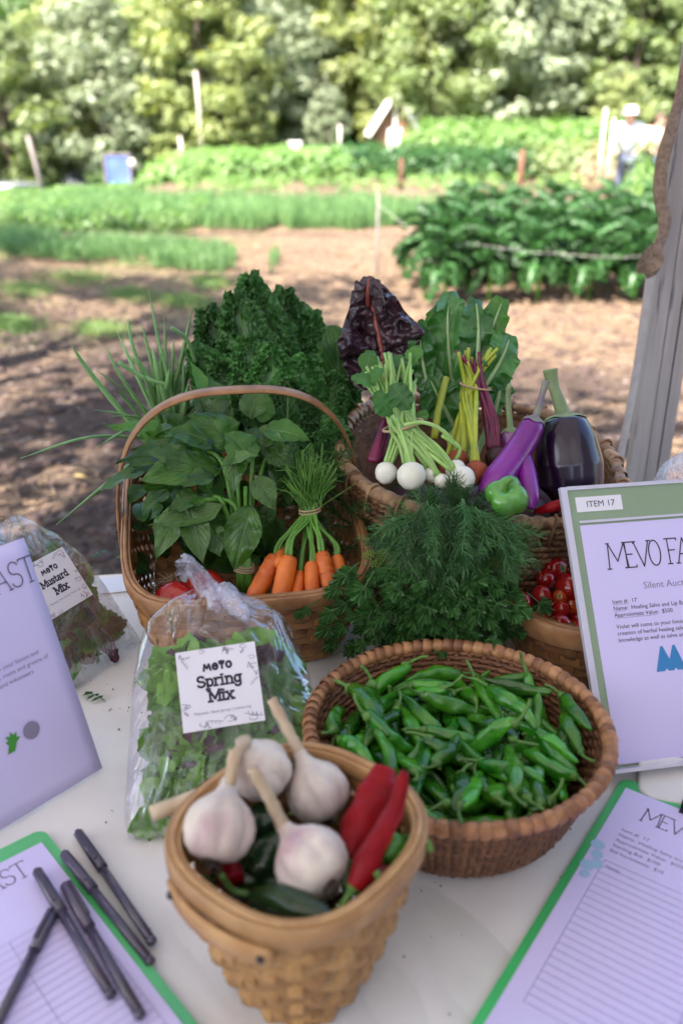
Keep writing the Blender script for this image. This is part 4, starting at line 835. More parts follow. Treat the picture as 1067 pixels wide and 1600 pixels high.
# peppers, settled in the bowl
PEP = [(0,-8,41,9,83,43,18,31),(1,-90,24,12,69,27,27,62),(2,-44,-3,18,55,73,27,31),(3,43,-21,9,98,19,4,9),(4,-43,63,14,8,-93,35,1),(0,59,29,10,76,50,24,34),(1,-5,15,10,41,-6,19,-89),(2,-35,80,20,85,50,16,2),(3,-80,-14,17,19,97,16,3),(4,67,75,30,12,70,47,52),(0,22,102,33,67,-64,-35,-14),(1,35,72,16,7,38,90,18),(2,-100,-13,23,58,-40,-23,67),(3,11,-101,18,11,-24,42,-87),(4,37,101,31,35,-11,91,20),(0,-33,-80,10,80,-53,17,-23),(1,28,42,13,77,18,-2,-61),(2,75,-42,9,73,48,28,39),(3,-44,22,16,35,-71,-45,41),(4,3,-24,17,4,-50,-85,-14),(0,-76,28,21,91,25,25,22),(1,-1,6,26,91,-28,27,13),(2,60,7,17,59,77,22,5),(3,-75,-33,21,2,16,-54,-82),(4,55,86,43,92,-20,-30,-13),(0,74,-23,8,88,16,9,44),(1,-9,44,25,59,-34,2,-74),(2,80,32,22,39,-22,-48,75),(3,56,-91,30,45,-5,88,15),(4,43,59,27,66,-46,-31,50),(0,-14,60,34,65,19,-35,-64),(1,-66,-11,31,20,98,-1,-6),(2,-12,-44,16,41,64,-50,-41),(3,73,38,36,60,-16,-15,-77),(4,52,40,33,71,-9,18,-67),(0,72,-43,30,23,-31,92,-11),(1,-61,-48,16,1,8,98,19),(2,-77,-42,29,51,-23,-67,49),(3,86,-61,30,34,-87,-35,9),(4,53,-35,19,49,5,12,-86),(0,26,26,34,96,24,-13,8),(1,30,-93,29,86,31,28,31),(2,-32,-72,24,75,-47,30,-37),(3,31,7,27,29,23,-79,-48),(4,-52,51,19,91,-24,3,-35),(0,18,63,30,28,50,-63,-53),(1,63,72,44,16,12,-43,88),(2,-63,-75,38,8,98,-15,-13),(3,-27,104,24,98,-7,20,7),(4,45,39,49,11,97,-9,17),(0,78,-6,38,32,12,-82,46),(1,82,24,53,64,50,0,59),(2,-22,-92,33,63,77,-6,5),(3,-33,53,32,73,57,12,-36),(4,-2,-40,20,74,15,10,-65),(0,-50,87,21,86,-47,11,19),(1,37,58,50,9,97,-22,9),(2,97,20,28,75,12,-24,-60),(3,50,-10,34,30,-38,75,-45),(4,102,-26,24,54,-23,52,-62),(0,-31,-65,41,52,8,25,82),(1,115,-8,46,46,50,-47,-57),(2,-7,58,35,68,18,43,56),(3,-78,-59,37,8,19,39,90),(4,10,-62,18,64,-26,47,-56),(0,-110,-29,44,63,-16,7,75),(1,98,63,47,38,69,-20,-58),(2,-30,-43,34,16,39,73,54),(3,77,-52,40,63,-15,-16,74),(4,16,-82,22,96,17,22,-1),(0,56,-73,54,16,-64,71,-25),(1,95,40,46,88,26,3,-41),(2,-20,89,38,29,15,-43,-84),(3,95,-54,47,11,-61,77,-13),(4,-48,-93,40,98,11,-7,-15),(0,46,-77,39,59,59,46,29),(1,-71,94,54,38,2,34,-86),(2,-69,41,44,47,-56,51,-46),(3,22,11,43,41,14,-19,88),(4,-49,0,33,98,14,-4,-9),(0,118,13,59,68,5,-1,73),(1,42,-59,33,28,38,-65,-60),(2,21,-60,27,84,-31,11,43),(3,21,91,51,49,-40,-34,70),(4,-41,83,56,77,-57,-9,-28),(0,59,-26,42,18,11,4,-98),(1,-50,-28,45,89,2,-25,37),(2,-17,-49,47,51,42,67,33),(3,-50,26,34,31,-9,68,-66),(4,57,95,57,96,19,-19,-1),(0,6,-88,52,45,84,30,-2),(1,73,73,66,55,81,-20,-8),(2,-46,-60,51,55,-14,22,-80),(3,24,-86,64,19,70,67,-12),(4,-38,69,58,16,-32,-19,91),(0,-45,21,48,58,16,15,79),(1,-5,-31,57,11,95,-24,-18),(2,-72,-22,45,54,-31,-28,73),(3,-32,111,45,98,2,-2,17),(4,-56,-105,57,21,-1,-35,91),(0,-90,-59,53,76,-33,34,-45),(1,-107,21,41,39,43,-77,-27),(2,38,48,57,74,-17,25,-60),(3,-7,-11,41,32,-5,-2,-95),(4,59,18,50,85,-28,-43,13),(0,-32,35,54,45,6,-7,89),(1,31,-18,42,72,60,16,30),(2,0,-87,61,77,26,38,45),(3,-98,5,47,60,-18,-3,-78),(4,-80,27,43,80,-18,-5,-57),(0,36,-82,51,69,25,36,58),(1,5,47,61,64,75,11,-12),(2,-109,31,49,78,25,32,48),(3,35,-38,50,55,12,7,-83),(4,50,-78,62,70,4,24,67),(0,-6,-112,43,3,-11,-18,98),(1,-81,63,44,32,-67,35,56),(2,29,-20,60,4,-43,-5,90),(3,67,-76,58,75,3,11,65),(4,-60,-39,61,3,-60,-74,30),(0,-74,48,54,82,-7,0,57),(2,33,7,58,51,0,33,79),(3,-19,59,50,34,6,9,-94),(4,-1,-1,56,99,6,7,-7),(0,-73,-57,60,78,5,14,-61),(1,-15,107,56,19,-9,16,-96),(2,44,-65,67,76,-5,15,63),(3,-123,9,68,74,-11,7,66),(4,20,-49,64,17,46,83,26),(0,87,-25,59,89,-14,17,-40),(1,-67,-7,61,90,25,32,-14),(2,95,-62,66,37,10,56,-74),(3,84,-45,56,29,-5,-21,93),(4,-78,9,60,47,-1,12,-87)]
VAR = [(.078, .0085, .006), (.066, .0095, .003), (.088, .0088, .010), (.058, .0092, .004), (.072, .0080, .002)]
def pepgeo(L_, rd, bend, seed, n=14, k=22):
    V = []; F = []
    for j in range(k+1):
        t = j/k; x = (t-.5)*L_; rr = rd*(math.sin(PI*min(1, max(.03, t*.93+.06)))**.42)*(1-.25*t)*(1.12-.1*math.sin(t*9+seed))
        z = bend*(1-(2*t-1)**2)+.0016*math.sin(t*7+seed)
        for i in range(n):
            a = 2*PI*i/n; q = rr*(1+.26*noise.noise(Vector((x*60, math.cos(a)*1.3, math.sin(a)*1.3+seed*3)))+.11*math.sin(3*a+t*3+seed)+.06*math.sin(t*23+seed+a))
            V.append(Vector((x, q*math.cos(a)+.003*math.sin(t*5+seed*2), z+q*math.sin(a))))
    for j in range(k):
        for i in range(n): F.append((j*n+i, j*n+(i+1) % n, (j+1)*n+(i+1) % n, (j+1)*n+i))
    F.append(tuple(range(n-1, -1, -1))); F.append(tuple(k*n+i for i in range(n))); return V, F
def stemgeo(L_, rd, bend, seed):
    B = MB(); B.add(tube([(-L_/2-.003, 0, 0), (-L_/2+.001, 0, .0005), (-L_/2+.005, 0, .001)], [.003, rd*.62, rd*.72], 8))
    s = 1 if seed % 2 else -1; q = .015+.005*(seed % 3)
    B.add(tube(curve([(-L_/2-.001, 0, 0), (-L_/2-q*.4, .002*s, .001), (-L_/2-q*.8, .006*s, .003), (-L_/2-q, .011*s, .004)], 4), [.0024]*4+[.0019]*5+[.0018]*3+[.0024], 6)); return B.get()[:2]
pme = [(mesh('shishito_pepper', *pepgeo(*v, i), m_pep), mesh('stem', *stemgeo(*v, i), m_pepstem)) for i, v in enumerate(VAR)]
def pepper(M, v, label, group, mb=None):
    o = link(bpy.data.objects.new('shishito_pepper', pme[v][0])); o.matrix_local = M; tagit(o, label, 'pepper', group)
    s = link(bpy.data.objects.new('stem', pme[v][1])); s.parent = o; return o
gl = 'small glossy green pepper in the heap filling the round wicker basket'
for d in PEP:
    v, x, y, z, qw, qx, qy, qz = d
    if z < 16 or (v, x, y) == (2, 95, -62): continue
    M = Matrix.Translation(PC+Vector((x*.00100, y*.00100, z*.00112+.019))) @ Quaternion((qw, qx, qy, qz)).normalized().to_matrix().to_4x4() @ Matrix.Diagonal((1.10*rnd.uniform(.85, 1.12), .92*rnd.uniform(.8, 1.08), .92*rnd.uniform(.85, 1.05), 1))
    pepper(M, v, gl, 'green peppers heaped in the round basket')
def lay(a, b, v, z, label, hgt=0):
    A_ = PZ(*a, z); B_ = PZ(*b, z+hgt); d = (B_-A_); l = d.length; M, _ = aim(A_, B_, (0, -.4, 1)); Mx = frame(M.col[1][:3], (-M.col[0].xyz)[:], M.col[2][:3], (A_+B_)/2)
    s = l/VAR[v][0]; pepper(Mx @ Matrix.Scale(s, 4), v, label, 'green peppers heaped in the round basket')
zt = T+.094
lay((545, 1075), (612, 1150), 0, zt+.004, 'long pale green pepper lying at the upper left edge of the round basket')
lay((765, 1075), (835, 1140), 2, zt+.007, 'fat curved pepper with looping stem near the top middle of the round basket')
lay((875, 1085), (922, 1140), 4, zt+.002, 'bright pepper pointing down right along the right rim')
lay((680, 1195), (718, 1150), 1, zt+.003, 'thick pale pepper slanting up right, left of centre in the basket')
lay((835, 1150), (905, 1190), 0, zt-.004, 'long pepper pointing right at the right side of the heap')
lay((748, 1190), (850, 1225), 2, zt, 'long light green pepper across the lower middle of the heap')
lay((720, 1210), (716, 1270), 3, zt-.004, 'bright short pepper pointing down at the front of the heap')
lay((745, 1215), (785, 1262), 1, zt-.004, 'stubby pepper slanting down right at the front of the heap')
lay((530, 1155), (585, 1190), 3, zt, 'short bright pepper against the left rim of the basket')
lay((640, 1072), (712, 1070), 4, zt+.002, 'pepper lying level along the far side of the basket')
# ---- seagrass basket at the back right
SC = Vector((.200, 1.222, T)); SM = Matrix.Translation(SC) @ Matrix.Rotation(math.radians(-7), 4, 'Z')
r = thing('seagrass_basket', 'large oval twisted seagrass basket holding roots, chard and eggplants', 'basket', SC)
ST, SB, SH, NN = (.198, .172), (.15, .12), .220, 2.7
def sw(t, v):   # wall point; the back and left stand higher than the front right
    a = sup(ST[0], ST[1], NN, t); b = sup(SB[0], SB[1], NN, t); p = b.lerp(a, v**.8)
    p.z = v*(SH + .026*math.sin(t) - .020*math.cos(t)); return p
nrow = 19
for j in range(nrow):
    v = (j+.5)/nrow*.965; M_n = 116; B = MB(); ts = []
    P0 = [sw(2*PI*i/360, v) for i in range(360)]; cum = [0]
    for i in range(360): cum.append(cum[-1]+(P0[(i+1) % 360]-P0[i]).length)
    jj = 0; rw = SH/nrow*.5
    for k in range(M_n):
        s = cum[-1]*(k+.5*(j % 2))/M_n
        while jj < 359 and cum[jj+1] < s: jj += 1
        p = P0[jj]; q = P0[(jj+3) % 360]; t = (q-p).normalized(); nrm = t.cross(Z).normalized(); up = nrm.cross(t)
        a = (t+up*.38).normalized()*cum[-1]/M_n*.72; th = rw*U(.85, 1.15)
        B.add(tube([p-a+nrm*-.001, p-a*.5+nrm*.0012, p+a*.5+nrm*.0012, p+a-nrm*.001], [th*.45, th*.95, th*.95, th*.45], 6, cap=False, squash=.9))
    part(r, 'woven_row', xf(B.get()[:2], SM), m_sea)
part(r, 'lining', xf(((lambda P: ([p*.985 for a in (0, 1) for p in P[a]], [(i, (i+1) % 90, 90+(i+1) % 90, 90+i) for i in range(90)]))([[sw(2*PI*i/90, .02) for i in range(90)], [sw(2*PI*i/90, .95) for i in range(90)]])), SM), m_wick)
part(r, 'floor', xf(([Vector((0, 0, .005))]+[sw(2*PI*i/60, .02) for i in range(60)], [(0, 1+i, 1+(i+1) % 60) for i in range(60)]), SM), m_wick)
part(r, 'rim_core', xf(tube([sw(2*PI*i/90, 1) for i in range(90)], .0075, 8, closed=True), SM), m_seal)
V, F = tube([(0, -.012, 0), (0, -.007, 0), (0, 0, 0), (0, .007, 0), (0, .012, 0)], [.0066, .0086, .0094, .0086, .0066], 10, cap=False); wme = mesh('rim_wrap', V, F, m_seal)
for i in range(62):
    t = 2*PI*i/62; p = sw(t, 1); q = sw(t+.02, 1); d = (q-p).normalized(); n_ = d.cross(Z).normalized()
    M = SM @ frame(n_, d, n_.cross(d), p) @ Matrix.Rotation(.35, 4, 'Z') @ Matrix.Rotation(U(-.1, .1), 4, 'X') @ Matrix.Scale(U(.92, 1.08), 4); inst(r, 'rim_wrap', wme, M)
tme_ = mesh('rim_tie', *tube(curve([(.006, 0, -.030), (.010, .001, -.010), (.009, .004, .008), (0, .006, .0115), (-.010, .008, .002)], 4), .0022, 5), m_seal)
for i in range(24):
    t = 2*PI*(i+.3)/24; p = sw(t, 1); q = sw(t+.02, 1); d = (q-p).normalized(); n_ = d.cross(Z).normalized(); inst(r, 'rim_tie', tme_, SM @ frame(n_, d, n_.cross(d), p))
# ---- tomato basket
Tm = Matrix.Translation((.328, 1.022, T+.002)) @ Matrix.Rotation(math.radians(-8), 4, 'Z')
r = thing('tomato_basket', 'small round wood rimmed basket of ripe tomatoes', 'basket', (.328, 1.022, T))
splint_basket(r, Tm, .112, .108, .088, .082, .105, 36, 6, 2.3, m_splint, m_rim, .03)
# tomatoes
def tomgeo(s):
    V, F = lathe([(.02, .86), (.2, .93), (.5, .90), (.8, .68), (.98, .30), (1.0, -.05), (.92, -.42), (.7, -.72), (.4, -.88), (.05, -.93)], 20, lobes=5, lob=.04*s); return V, F
tmm = [mesh('tomato', *tomgeo(i), m_tom) for i in (0, 1)]; tmo = mesh('tomato', *tomgeo(.5), m_tomo)
B = MB()
for i in range(5): B.add(xf(leafgeo(.75, .22, 2, 5, 'lance', bend=.9, fold=.3), Matrix.Rotation(i*2*PI/5, 4, 'Z') @ Matrix.Translation((0, .03, .93)) @ Matrix.Rotation(.1, 4, 'X')))
B.add(tube([(0, 0, .85), (.03, 0, 1.2)], [.07, .05], 5)); tcal = mesh('calyx', *B.get()[:2], m_pepstem)
TOM = [(866, 888, 19, 'red tomato at the top of the basket beside the dill'), (889, 918, 22, 'tomato half behind the edge of the auction sign, upper'), (812, 942, 19, 'tomato under the dill at the left rim'),
       (845, 963, 17, 'small round tomato in the middle left of the basket'), (877, 951, 14, 'small glossy cherry tomato in the middle of the basket'), (874, 979, 20, 'large tomato at the front of the basket'),
       (903, 992, 22, 'front right tomato against the rim by the sign'), (875, 932, 12, 'orange tomato in the middle of the basket'), (903, 966, 15, 'small tomato at right between larger ones'), (893, 945, 16, 'cherry tomato behind the small orange one'),
       (818, 968, 14, 'small tomato tucked against the left front rim'), (846, 930, 16, 'tomato shaded under the dill fronds'), (915, 940, 20, 'tomato hidden behind the sign edge'), (852, 905, 15, 'small tomato behind, near the basket back')]
for i, (x, y, rd, lb) in enumerate(TOM):
    c = PZ(x, y, T+(.076 if y > 960 else (.108 if y < 935 else .094))+(.008 if rd > 18 else 0)); dep = (c-_C).dot(_fw); s = rd*dep/FPX
    o = link(bpy.data.objects.new('tomato', tmo if 'orange' in lb else tmm[i % 2])); o.matrix_local = Matrix.Translation(c) @ Matrix.Rotation(U(-1.2, 1.2), 4, 'X') @ Matrix.Rotation(U(-1, 1), 4, 'Y') @ Matrix.Scale(s, 4)
    tagit(o, lb, 'tomato', 'tomatoes in the wood rimmed basket'); q = link(bpy.data.objects.new('calyx', tcal)); q.parent = o
for i in range(12):
    a = i*2.4; rr_ = .058*math.sqrt((i+.5)/12); o = link(bpy.data.objects.new('tomato', tmm[i % 2])); o.matrix_local = Tm @ Matrix.Translation((rr_*math.cos(a), rr_*math.sin(a), .058)) @ Matrix.Scale(.024, 4)
    tagit(o, 'ripe red tomato in the lower layer of the wood rimmed basket', 'tomato', 'tomatoes in the wood rimmed basket')
# ================================================================ GARLIC AND PEPPERS IN FRONT
def garlic(label, c, axis, R, stem, seed, cut=True):
    c = Vector(c); a = Vector(axis).normalized(); r = thing('garlic_bulb', label, 'garlic', c, 'garlic bulbs in the small front basket')
    x = a.orthogonal().normalized(); x.rotate(Quaternion(a, seed*1.3)); M = frame(x, a.cross(x), a, c)
    pr_ = [(.08, -.74), (.32, -.80), (.62, -.72), (.86, -.48), (.99, -.14), (1.0, .12), (.92, .40), (.74, .64), (.52, .82), (.34, .98), (.235, 1.16), (.19, 1.40)]
    V = []; F = []; n = 56; nc = 6+seed % 2
    for j, (q, z) in enumerate(pr_):
        k = math.sin(PI*max(0, min(1, (z+.85)/1.9)))
        for i in range(n):
            an = 2*PI*i/n; l = abs(math.sin(nc*(an+.15*z+.12*math.sin(seed+an))/2)); rr = q*(1-.21*k*(1-l**.5)) + .03*k*noise.noise(Vector((math.cos(an)*1.5+seed, math.sin(an)*1.5, z*1.2)))
            V.append(M @ (Vector((rr*math.cos(an), rr*math.sin(an), z))*R))
    for j in range(len(pr_)-1):
        for i in range(n): F.append((j*n+i, j*n+(i+1) % n, (j+1)*n+(i+1) % n, (j+1)*n+i))
    F.append(tuple(range(n-1, -1, -1))); F.append(tuple((len(pr_)-1)*n+i for i in range(n)))
    part(r, 'bulb', (V, F), m_garl)
    S_ = [c+a*R*1.30] + [Vector(q) for q in stem]; P = curve(S_, 6); k = len(P)
    part(r, 'stem', tube(P, [R*.19*(1-.15*i/k)+.0005*math.sin(i*2.1) for i in range(k)], 12), m_gstem)
    B = MB()
    for i in range(26):
        an = U(0, 6.28); q = R*.2*rnd.random(); p = M @ Vector((q*math.cos(an), q*math.sin(an), -R*.76)); B.add(tube([p, p-a*R*.12+Vector((U(-1, 1), U(-1, 1), U(-1, 1)))*.003, p-a*R*.22+Vector((U(-1, 1), U(-1, 1), U(-1, 1)))*.006], .0006, 4))
    part(r, 'roots', B.get()[:2], m_bark); return r
# rows: bulb centre px, distance, stem top px
def gpos(x, y, Y_): return PY(x, y, Y_)
g1 = gpos(342, 1297, .535); s1 = gpos(368, 1170, .585)
garlic('left garlic bulb with short neck bent against the basket rim', g1, (s1-g1), .0285, [gpos(361, 1215, .575), gpos(366, 1172, .59)], 1)
o = part(None, 'garlic_stalk', tube(curve([gpos(358, 1222, .60), gpos(300, 1247, .585), gpos(236, 1272, .57)], 6), [.0068]*5+[.0062]*5+[.0066]*3, 12), m_gstem); tagit(o, 'cut garlic stalk sticking out left over the basket rim', 'garlic stalk')
g2 = gpos(408, 1203, .60); garlic('back garlic bulb lying with dry brown neck showing', g2, Vector((-.35, -.1, .8)), .0265, [gpos(384, 1160, .585), gpos(368, 1185, .56), gpos(360, 1225, .55)], 2)
g3 = gpos(497, 1238, .60); s3 = gpos(424, 1092, .60)
garlic('back right garlic bulb with long stem reaching up over the greens bag', g3, (gpos(470, 1180, .615)-g3), .0275, [gpos(452, 1145, .625), gpos(424, 1092, .64)], 3)
g4 = gpos(487, 1347, .515); garlic('front garlic bulb with stem leaning up left across the others', g4, (gpos(438, 1285, .545)-g4), .0285, [gpos(420, 1245, .545), gpos(395, 1200, .55)], 4)
def chili(name, label, pts, radii, mt, stem, group=None, wr=.12, cat='pepper'):
    pts = [Vector(p) for p in pts]; P = curve(pts, 8); k = len(P); c = sum(P, Vector())/k; r = thing(name, label, cat, c, group)
    rr = [np.interp(i/(k-1), np.linspace(0, 1, len(radii)), radii) for i in range(k)]; V, F = tube(P, rr, 20)
    V = [v+(v-P[min(i//20, k-1)])*wr*noise.noise(v*55) for i, v in enumerate(V)]
    part(r, 'body', (V, F), mt); S_ = curve(stem, 6); n_ = len(S_)
    part(r, 'stem', tube(S_, [.0062*max(.42, 1-3*i/n_) for i in range(n_)], 10), m_pepstem); return r
G = 'peppers in the small front basket'
chili('red_pepper', 'broad wrinkled dark red pepper standing against the right rim', [gpos(603, 1198, .60), gpos(590, 1240, .585), gpos(560, 1300, .555), gpos(545, 1345, .53)], [.008, .0155, .0165, .0155, .012, .007], m_red, [gpos(545, 1345, .53), gpos(540, 1370, .52), gpos(538, 1385, .51)], G, .3)
chili('red_pepper', 'slender red pepper with green stem lying across the right side', [gpos(632, 1205, .565), gpos(618, 1262, .545), gpos(585, 1325, .515), gpos(552, 1388, .492)], [.0030, .0062, .0072, .0085, .0095, .0095, .007], m_red, [gpos(552, 1386, .492), gpos(541, 1404, .487), gpos(528, 1425, .483), gpos(527, 1442, .482)], G, .3)
chili('jalapeno', 'dark green pepper with curled stem along the front rim', [gpos(398, 1400, .505), gpos(440, 1408, .49), gpos(485, 1424, .477), gpos(522, 1440, .468)], [.007, .0112, .0125, .012, .009, .005], m_dkgr, [gpos(402, 1400, .505), gpos(385, 1397, .508), gpos(362, 1390, .508), gpos(345, 1366, .508)], G)
chili('jalapeno', 'dark glossy green pepper under the garlic in shade', [gpos(392, 1372, .545), gpos(415, 1340, .56), gpos(440, 1300, .575)], [.009, .0155, .0165, .015, .008], m_dkgr, [gpos(392, 1375, .545), gpos(388, 1390, .54)], G)
chili('jalapeno', 'dark pepper deep between the two left garlic bulbs', [gpos(405, 1265, .59), gpos(420, 1300, .57)], [.01, .014, .012], m_dkgr, [gpos(404, 1268, .59), gpos(398, 1258, .595)], G)
chili('green_pepper', 'round green pepper with stem curling over the right rim', [gpos(592, 1352, .535), gpos(606, 1338, .540), gpos(620, 1324, .545), gpos(632, 1314, .55)], [.009, .0165, .0175, .0145, .007], m_pep, [gpos(632, 1314, .55), gpos(648, 1306, .545), gpos(664, 1312, .535), gpos(674, 1330, .53)], G)
chili('red_pepper', 'small red pepper tip showing behind the front dark pepper', [gpos(346, 1345, .545), gpos(356, 1362, .54), gpos(362, 1380, .53)], [.008, .011, .010], m_red, [gpos(346, 1345, .545), gpos(343, 1338, .55)], G)
chili('red_pepper', 'small dull red pepper at the bottom right of the basket', [gpos(575, 1385, .50), gpos(590, 1375, .51), gpos(605, 1372, .52)], [.008, .012, .009], m_red, [gpos(578, 1390, .50), gpos(592, 1380, .497), gpos(588, 1362, .497)], G)
for i, (x, y) in enumerate(((-.03, -.02), (.03, .02), (-.02, .035), (.045, -.03), (0, 0), (-.05, .0))):
    q = Gm @ Vector((x, y, .09)); chili('jalapeno', 'dark green pepper filling the bottom of the small front basket', [q+Vector((-.03, U(-.02, .02), U(-.01, .01))), q, q+Vector((.03, U(-.02, .02), 0))], [.009, .016, .016, .008], m_dkgr, [q+Vector((-.03, 0, 0)), q+Vector((-.04, 0, .004))], G)
# ================================================================ LEAFY THINGS
TOC = lambda p: (_C-Vector(p)).normalized()
def leafpart(root, A_, B_, wd, mt, shape='oval', nrm=None, bend=.5, fold=.12, name='leaf', label=None, seed=None, tiltn=.6, **k):
    A_ = Vector(A_); B_ = Vector(B_); n = nrm or (Vector((0, -.55, .85)) + Vector((U(-1, 1), U(-.6, .6), U(-.4, .4)))*tiltn*.6)
    M, l = aim(A_, B_, n); ch = 2*math.sin(bend/2)/bend if abs(bend) > .01 else 1
    L_ = l/ch; g_ = leafgeo(L_, wd, k.pop('nu', 8), k.pop('nv', 16), shape, bend=bend, fold=fold, seed=seed if seed is not None else U(0, 9), **k)
    return part(root, name, xf(g_, M @ Matrix.Rotation(bend/2, 4, 'X')), mt, label=label)
def px2m(p, w_): return w_*((Vector(p)-_C).dot(_fw))/FPX
# ---- green onions behind the basket
r = thing('green_onion_bunch', 'bunch of slender green onions fanning out behind the handled basket', 'green onions', PY(255, 680, 1.33)*1.0)
for k in range(26):
    b0 = PY(U(235, 300), 690, 1.31+U(0, .03)); x_ = U(185, 325); tip = PY(x_, U(520, 610)+abs(x_-250)*.3, 1.30+U(0, .09)); P = curve([b0, b0.lerp(tip, .5)+Vector((U(-.012, .012), U(-.01, .01), .01)), tip], 7); n_ = len(P); R_ = U(.0026, .0052)
    part(r, 'blade', tube(P, [max(.0004, R_*(1-.25*i/n_)*(1-(i/(n_-1))**5)) for i in range(n_)], 8, squash=.75), m_onion)
base = PY(262, 690, 1.30)
for (a, b, w_, y2, c_) in ((232, 452, 7, 1.38, 0), (300, 482, 9, 1.34, 8), (256, 492, 6, 1.36, 0), (200, 498, 7, 1.34, -20), (222, 505, 9, 1.35, -4), (244, 520, 8, 1.33, 2), (166, 540, 6, 1.30, -20), (111, 538, 10, 1.24, -22), (150, 577, 5, 1.25, -14),
    (32, 716, 6, 1.12, 12), (88, 820, 7, 1.02, 40), (182, 515, 6, 1.37, -8), (212, 560, 10, 1.28, 0), (238, 540, 12, 1.30, 3), (272, 530, 9, 1.34, 5), (287, 560, 8, 1.32, 6), (190, 590, 8, 1.26, -10), (265, 575, 12, 1.28, 0), (250, 600, 13, 1.27, 0), (310, 520, 8, 1.38, 12),
    (205, 540, 6, 1.31, -10), (150, 700, 6, 1.14, 10), (295, 600, 10, 1.27, 4), (225, 585, 11, 1.26, -2), (182, 610, 6, 1.22, -12), (176, 650, 5, 1.18, 0), (148, 640, 5, 1.2, 0)):
    tip = PY(a, b, y2); b0 = base+Vector((U(-.022, .022)+(a-250)*.00006, U(-.02, .01), U(-.01, .02))); mid = b0.lerp(tip, .55)+Vector((c_*.0008, 0, .012+abs(c_)*.0004))
    P = curve([b0, mid, tip], 10); k = len(P); R_ = px2m(tip, w_)/2*1.3
    part(r, 'blade', tube(P, [max(.0004, R_*(1.0-.25*i/k)*(1-(i/(k-1))**5)) for i in range(k)], 8, squash=.75), m_onion)
for pts in (((268, 512), (292, 530), (306, 566)), ((185, 566), (225, 590), (262, 602))):
    P = curve([PY(a, b, 1.27+.01*i) for i, (a, b) in enumerate(pts)], 8); part(r, 'bent_blade', tube(P, .0033, 7), m_onion)
# ---- curly kale
def frillmesh(seed, L_=.26, W=.150, n=150):
    rr = random.Random(seed); B = MB()
    B.add(leafgeo(L_, W*.7, 8, 14, 'oval', bend=.5, fold=.1, ruf=.08, rf=6, crk=.15, seed=seed))
    for k in range(n):
        t = rr.uniform(.12, 1.0)**.8; u = rr.choice((-1, 1))*rr.uniform(.15, 1)**.55; wt = (math.sin(PI*min(.97, t)**.8)**.7)
        if rr.random() < .5: u = math.copysign(rr.uniform(.8, 1.1), u)
        th = .5*t; y = L_*math.sin(th)/.5; z = -L_*(1-math.cos(th))/.5; x = u*W/2*wt
        s = rr.uniform(.008, .0145); q = rr.choice((4, 5, 6)); ph = rr.uniform(0, 6); V = [Vector((0, 0, 0))]; F = []; m = 20
        for ring in (1, 2, 3):
            for i in range(m):
                a = 2*PI*i/m; rd = ring/3; V.append(Vector((rd*math.cos(a), rd*math.sin(a), rd*rd*(.42*math.sin(q*a+ph)+.25*math.sin(2.7*q*a+ph*2))+.25*rd))*s)
        for i in range(m): F.append((0, 1+i, 1+(i+1) % m))
        for ring in (0, 1):
            for i in range(m): a = 1+ring*m+i; b = 1+ring*m+(i+1) % m; F.append((a, a+m, b+m, b))
        n_ = Vector((u*.7+rr.uniform(-.6, .6), rr.uniform(-.5, .5), 1)).normalized(); M = Matrix.Translation((x, y, z+rr.uniform(-.002, .016))) @ n_.to_track_quat('Z', 'Y').to_matrix().to_4x4()
        B.add(([M @ v for v in V], F, [((.3, .4) if i < 1+2*m else (.485, .4)) for i in range(len(V))]))
    B.add(tube([(0, 0, 0), (0, L_*.5, -L_*.06), (0, L_*.95, -L_*.22)], [.005, .0035, .0012], 6)); V, F, uv = B.get(); return V, F, uv
fm = [mesh('curly_leaf', *(lambda g_: (g_[0], g_[1], m_kale, True, g_[2]))(frillmesh(s, n=300))) for s in (1, 2, 3)]
r = thing('curly_kale_bunch', 'big dark green bunch of curly kale behind the basket handle', 'kale', PY(440, 760, 1.30))
def curly(a, b, y0, y1, sc_w=1.0, nrm=(0, -1, .35), k=0):
    A_ = PY(*a, y0); B_ = PY(*b, y1); M, l = aim(A_, B_, Vector(nrm)+Vector((U(-.35, .35), 0, U(-.2, .2)))); s = l/.252
    inst(r, 'curly_leaf', fm[k % 3], M @ Matrix.Rotation(.25, 4, 'X') @ Matrix.Diagonal((s*sc_w, s, s*sc_w, 1)))
for i, (a, b, y0, y1, sw_) in enumerate((((430, 720), (330, 490), 1.33, 1.40, .85), ((440, 720), (395, 438), 1.34, 1.42, .7), ((430, 700), (372, 462), 1.31, 1.37, .75), ((450, 720), (440, 462), 1.34, 1.42, .72), ((460, 720), (490, 495), 1.34, 1.41, .8), ((470, 720), (540, 530), 1.33, 1.38, .85),
    ((430, 700), (308, 545), 1.30, 1.33, .85), ((420, 690), (335, 575), 1.27, 1.28, 1.1), ((430, 700), (385, 530), 1.28, 1.30, 1.0), ((440, 700), (425, 545), 1.27, 1.28, 1.05), ((450, 710), (475, 560), 1.27, 1.28, 1.1), ((460, 720), (530, 590), 1.27, 1.28, 1.1),
    ((430, 690), (370, 610), 1.24, 1.24, 1.3), ((450, 700), (450, 600), 1.24, 1.23, 1.4), ((460, 720), (515, 640), 1.24, 1.23, 1.3), ((470, 740), (545, 680), 1.22, 1.21, 1.2), ((470, 660), (500, 745), 1.26, 1.19, 1.3), ((440, 650), (455, 730), 1.26, 1.2, 1.2), ((500, 650), (540, 735), 1.25, 1.2, 1.0), ((400, 640), (335, 640), 1.25, 1.24, 1.2))):
    curly(a, b, y0, y1, sw_*.95, k=i)
part(r, 'stems', tube(curve([PY(430, 740, 1.22), PY(440, 700, 1.26), PY(445, 640, 1.3)], 5), .018, 8), m_stalkg)
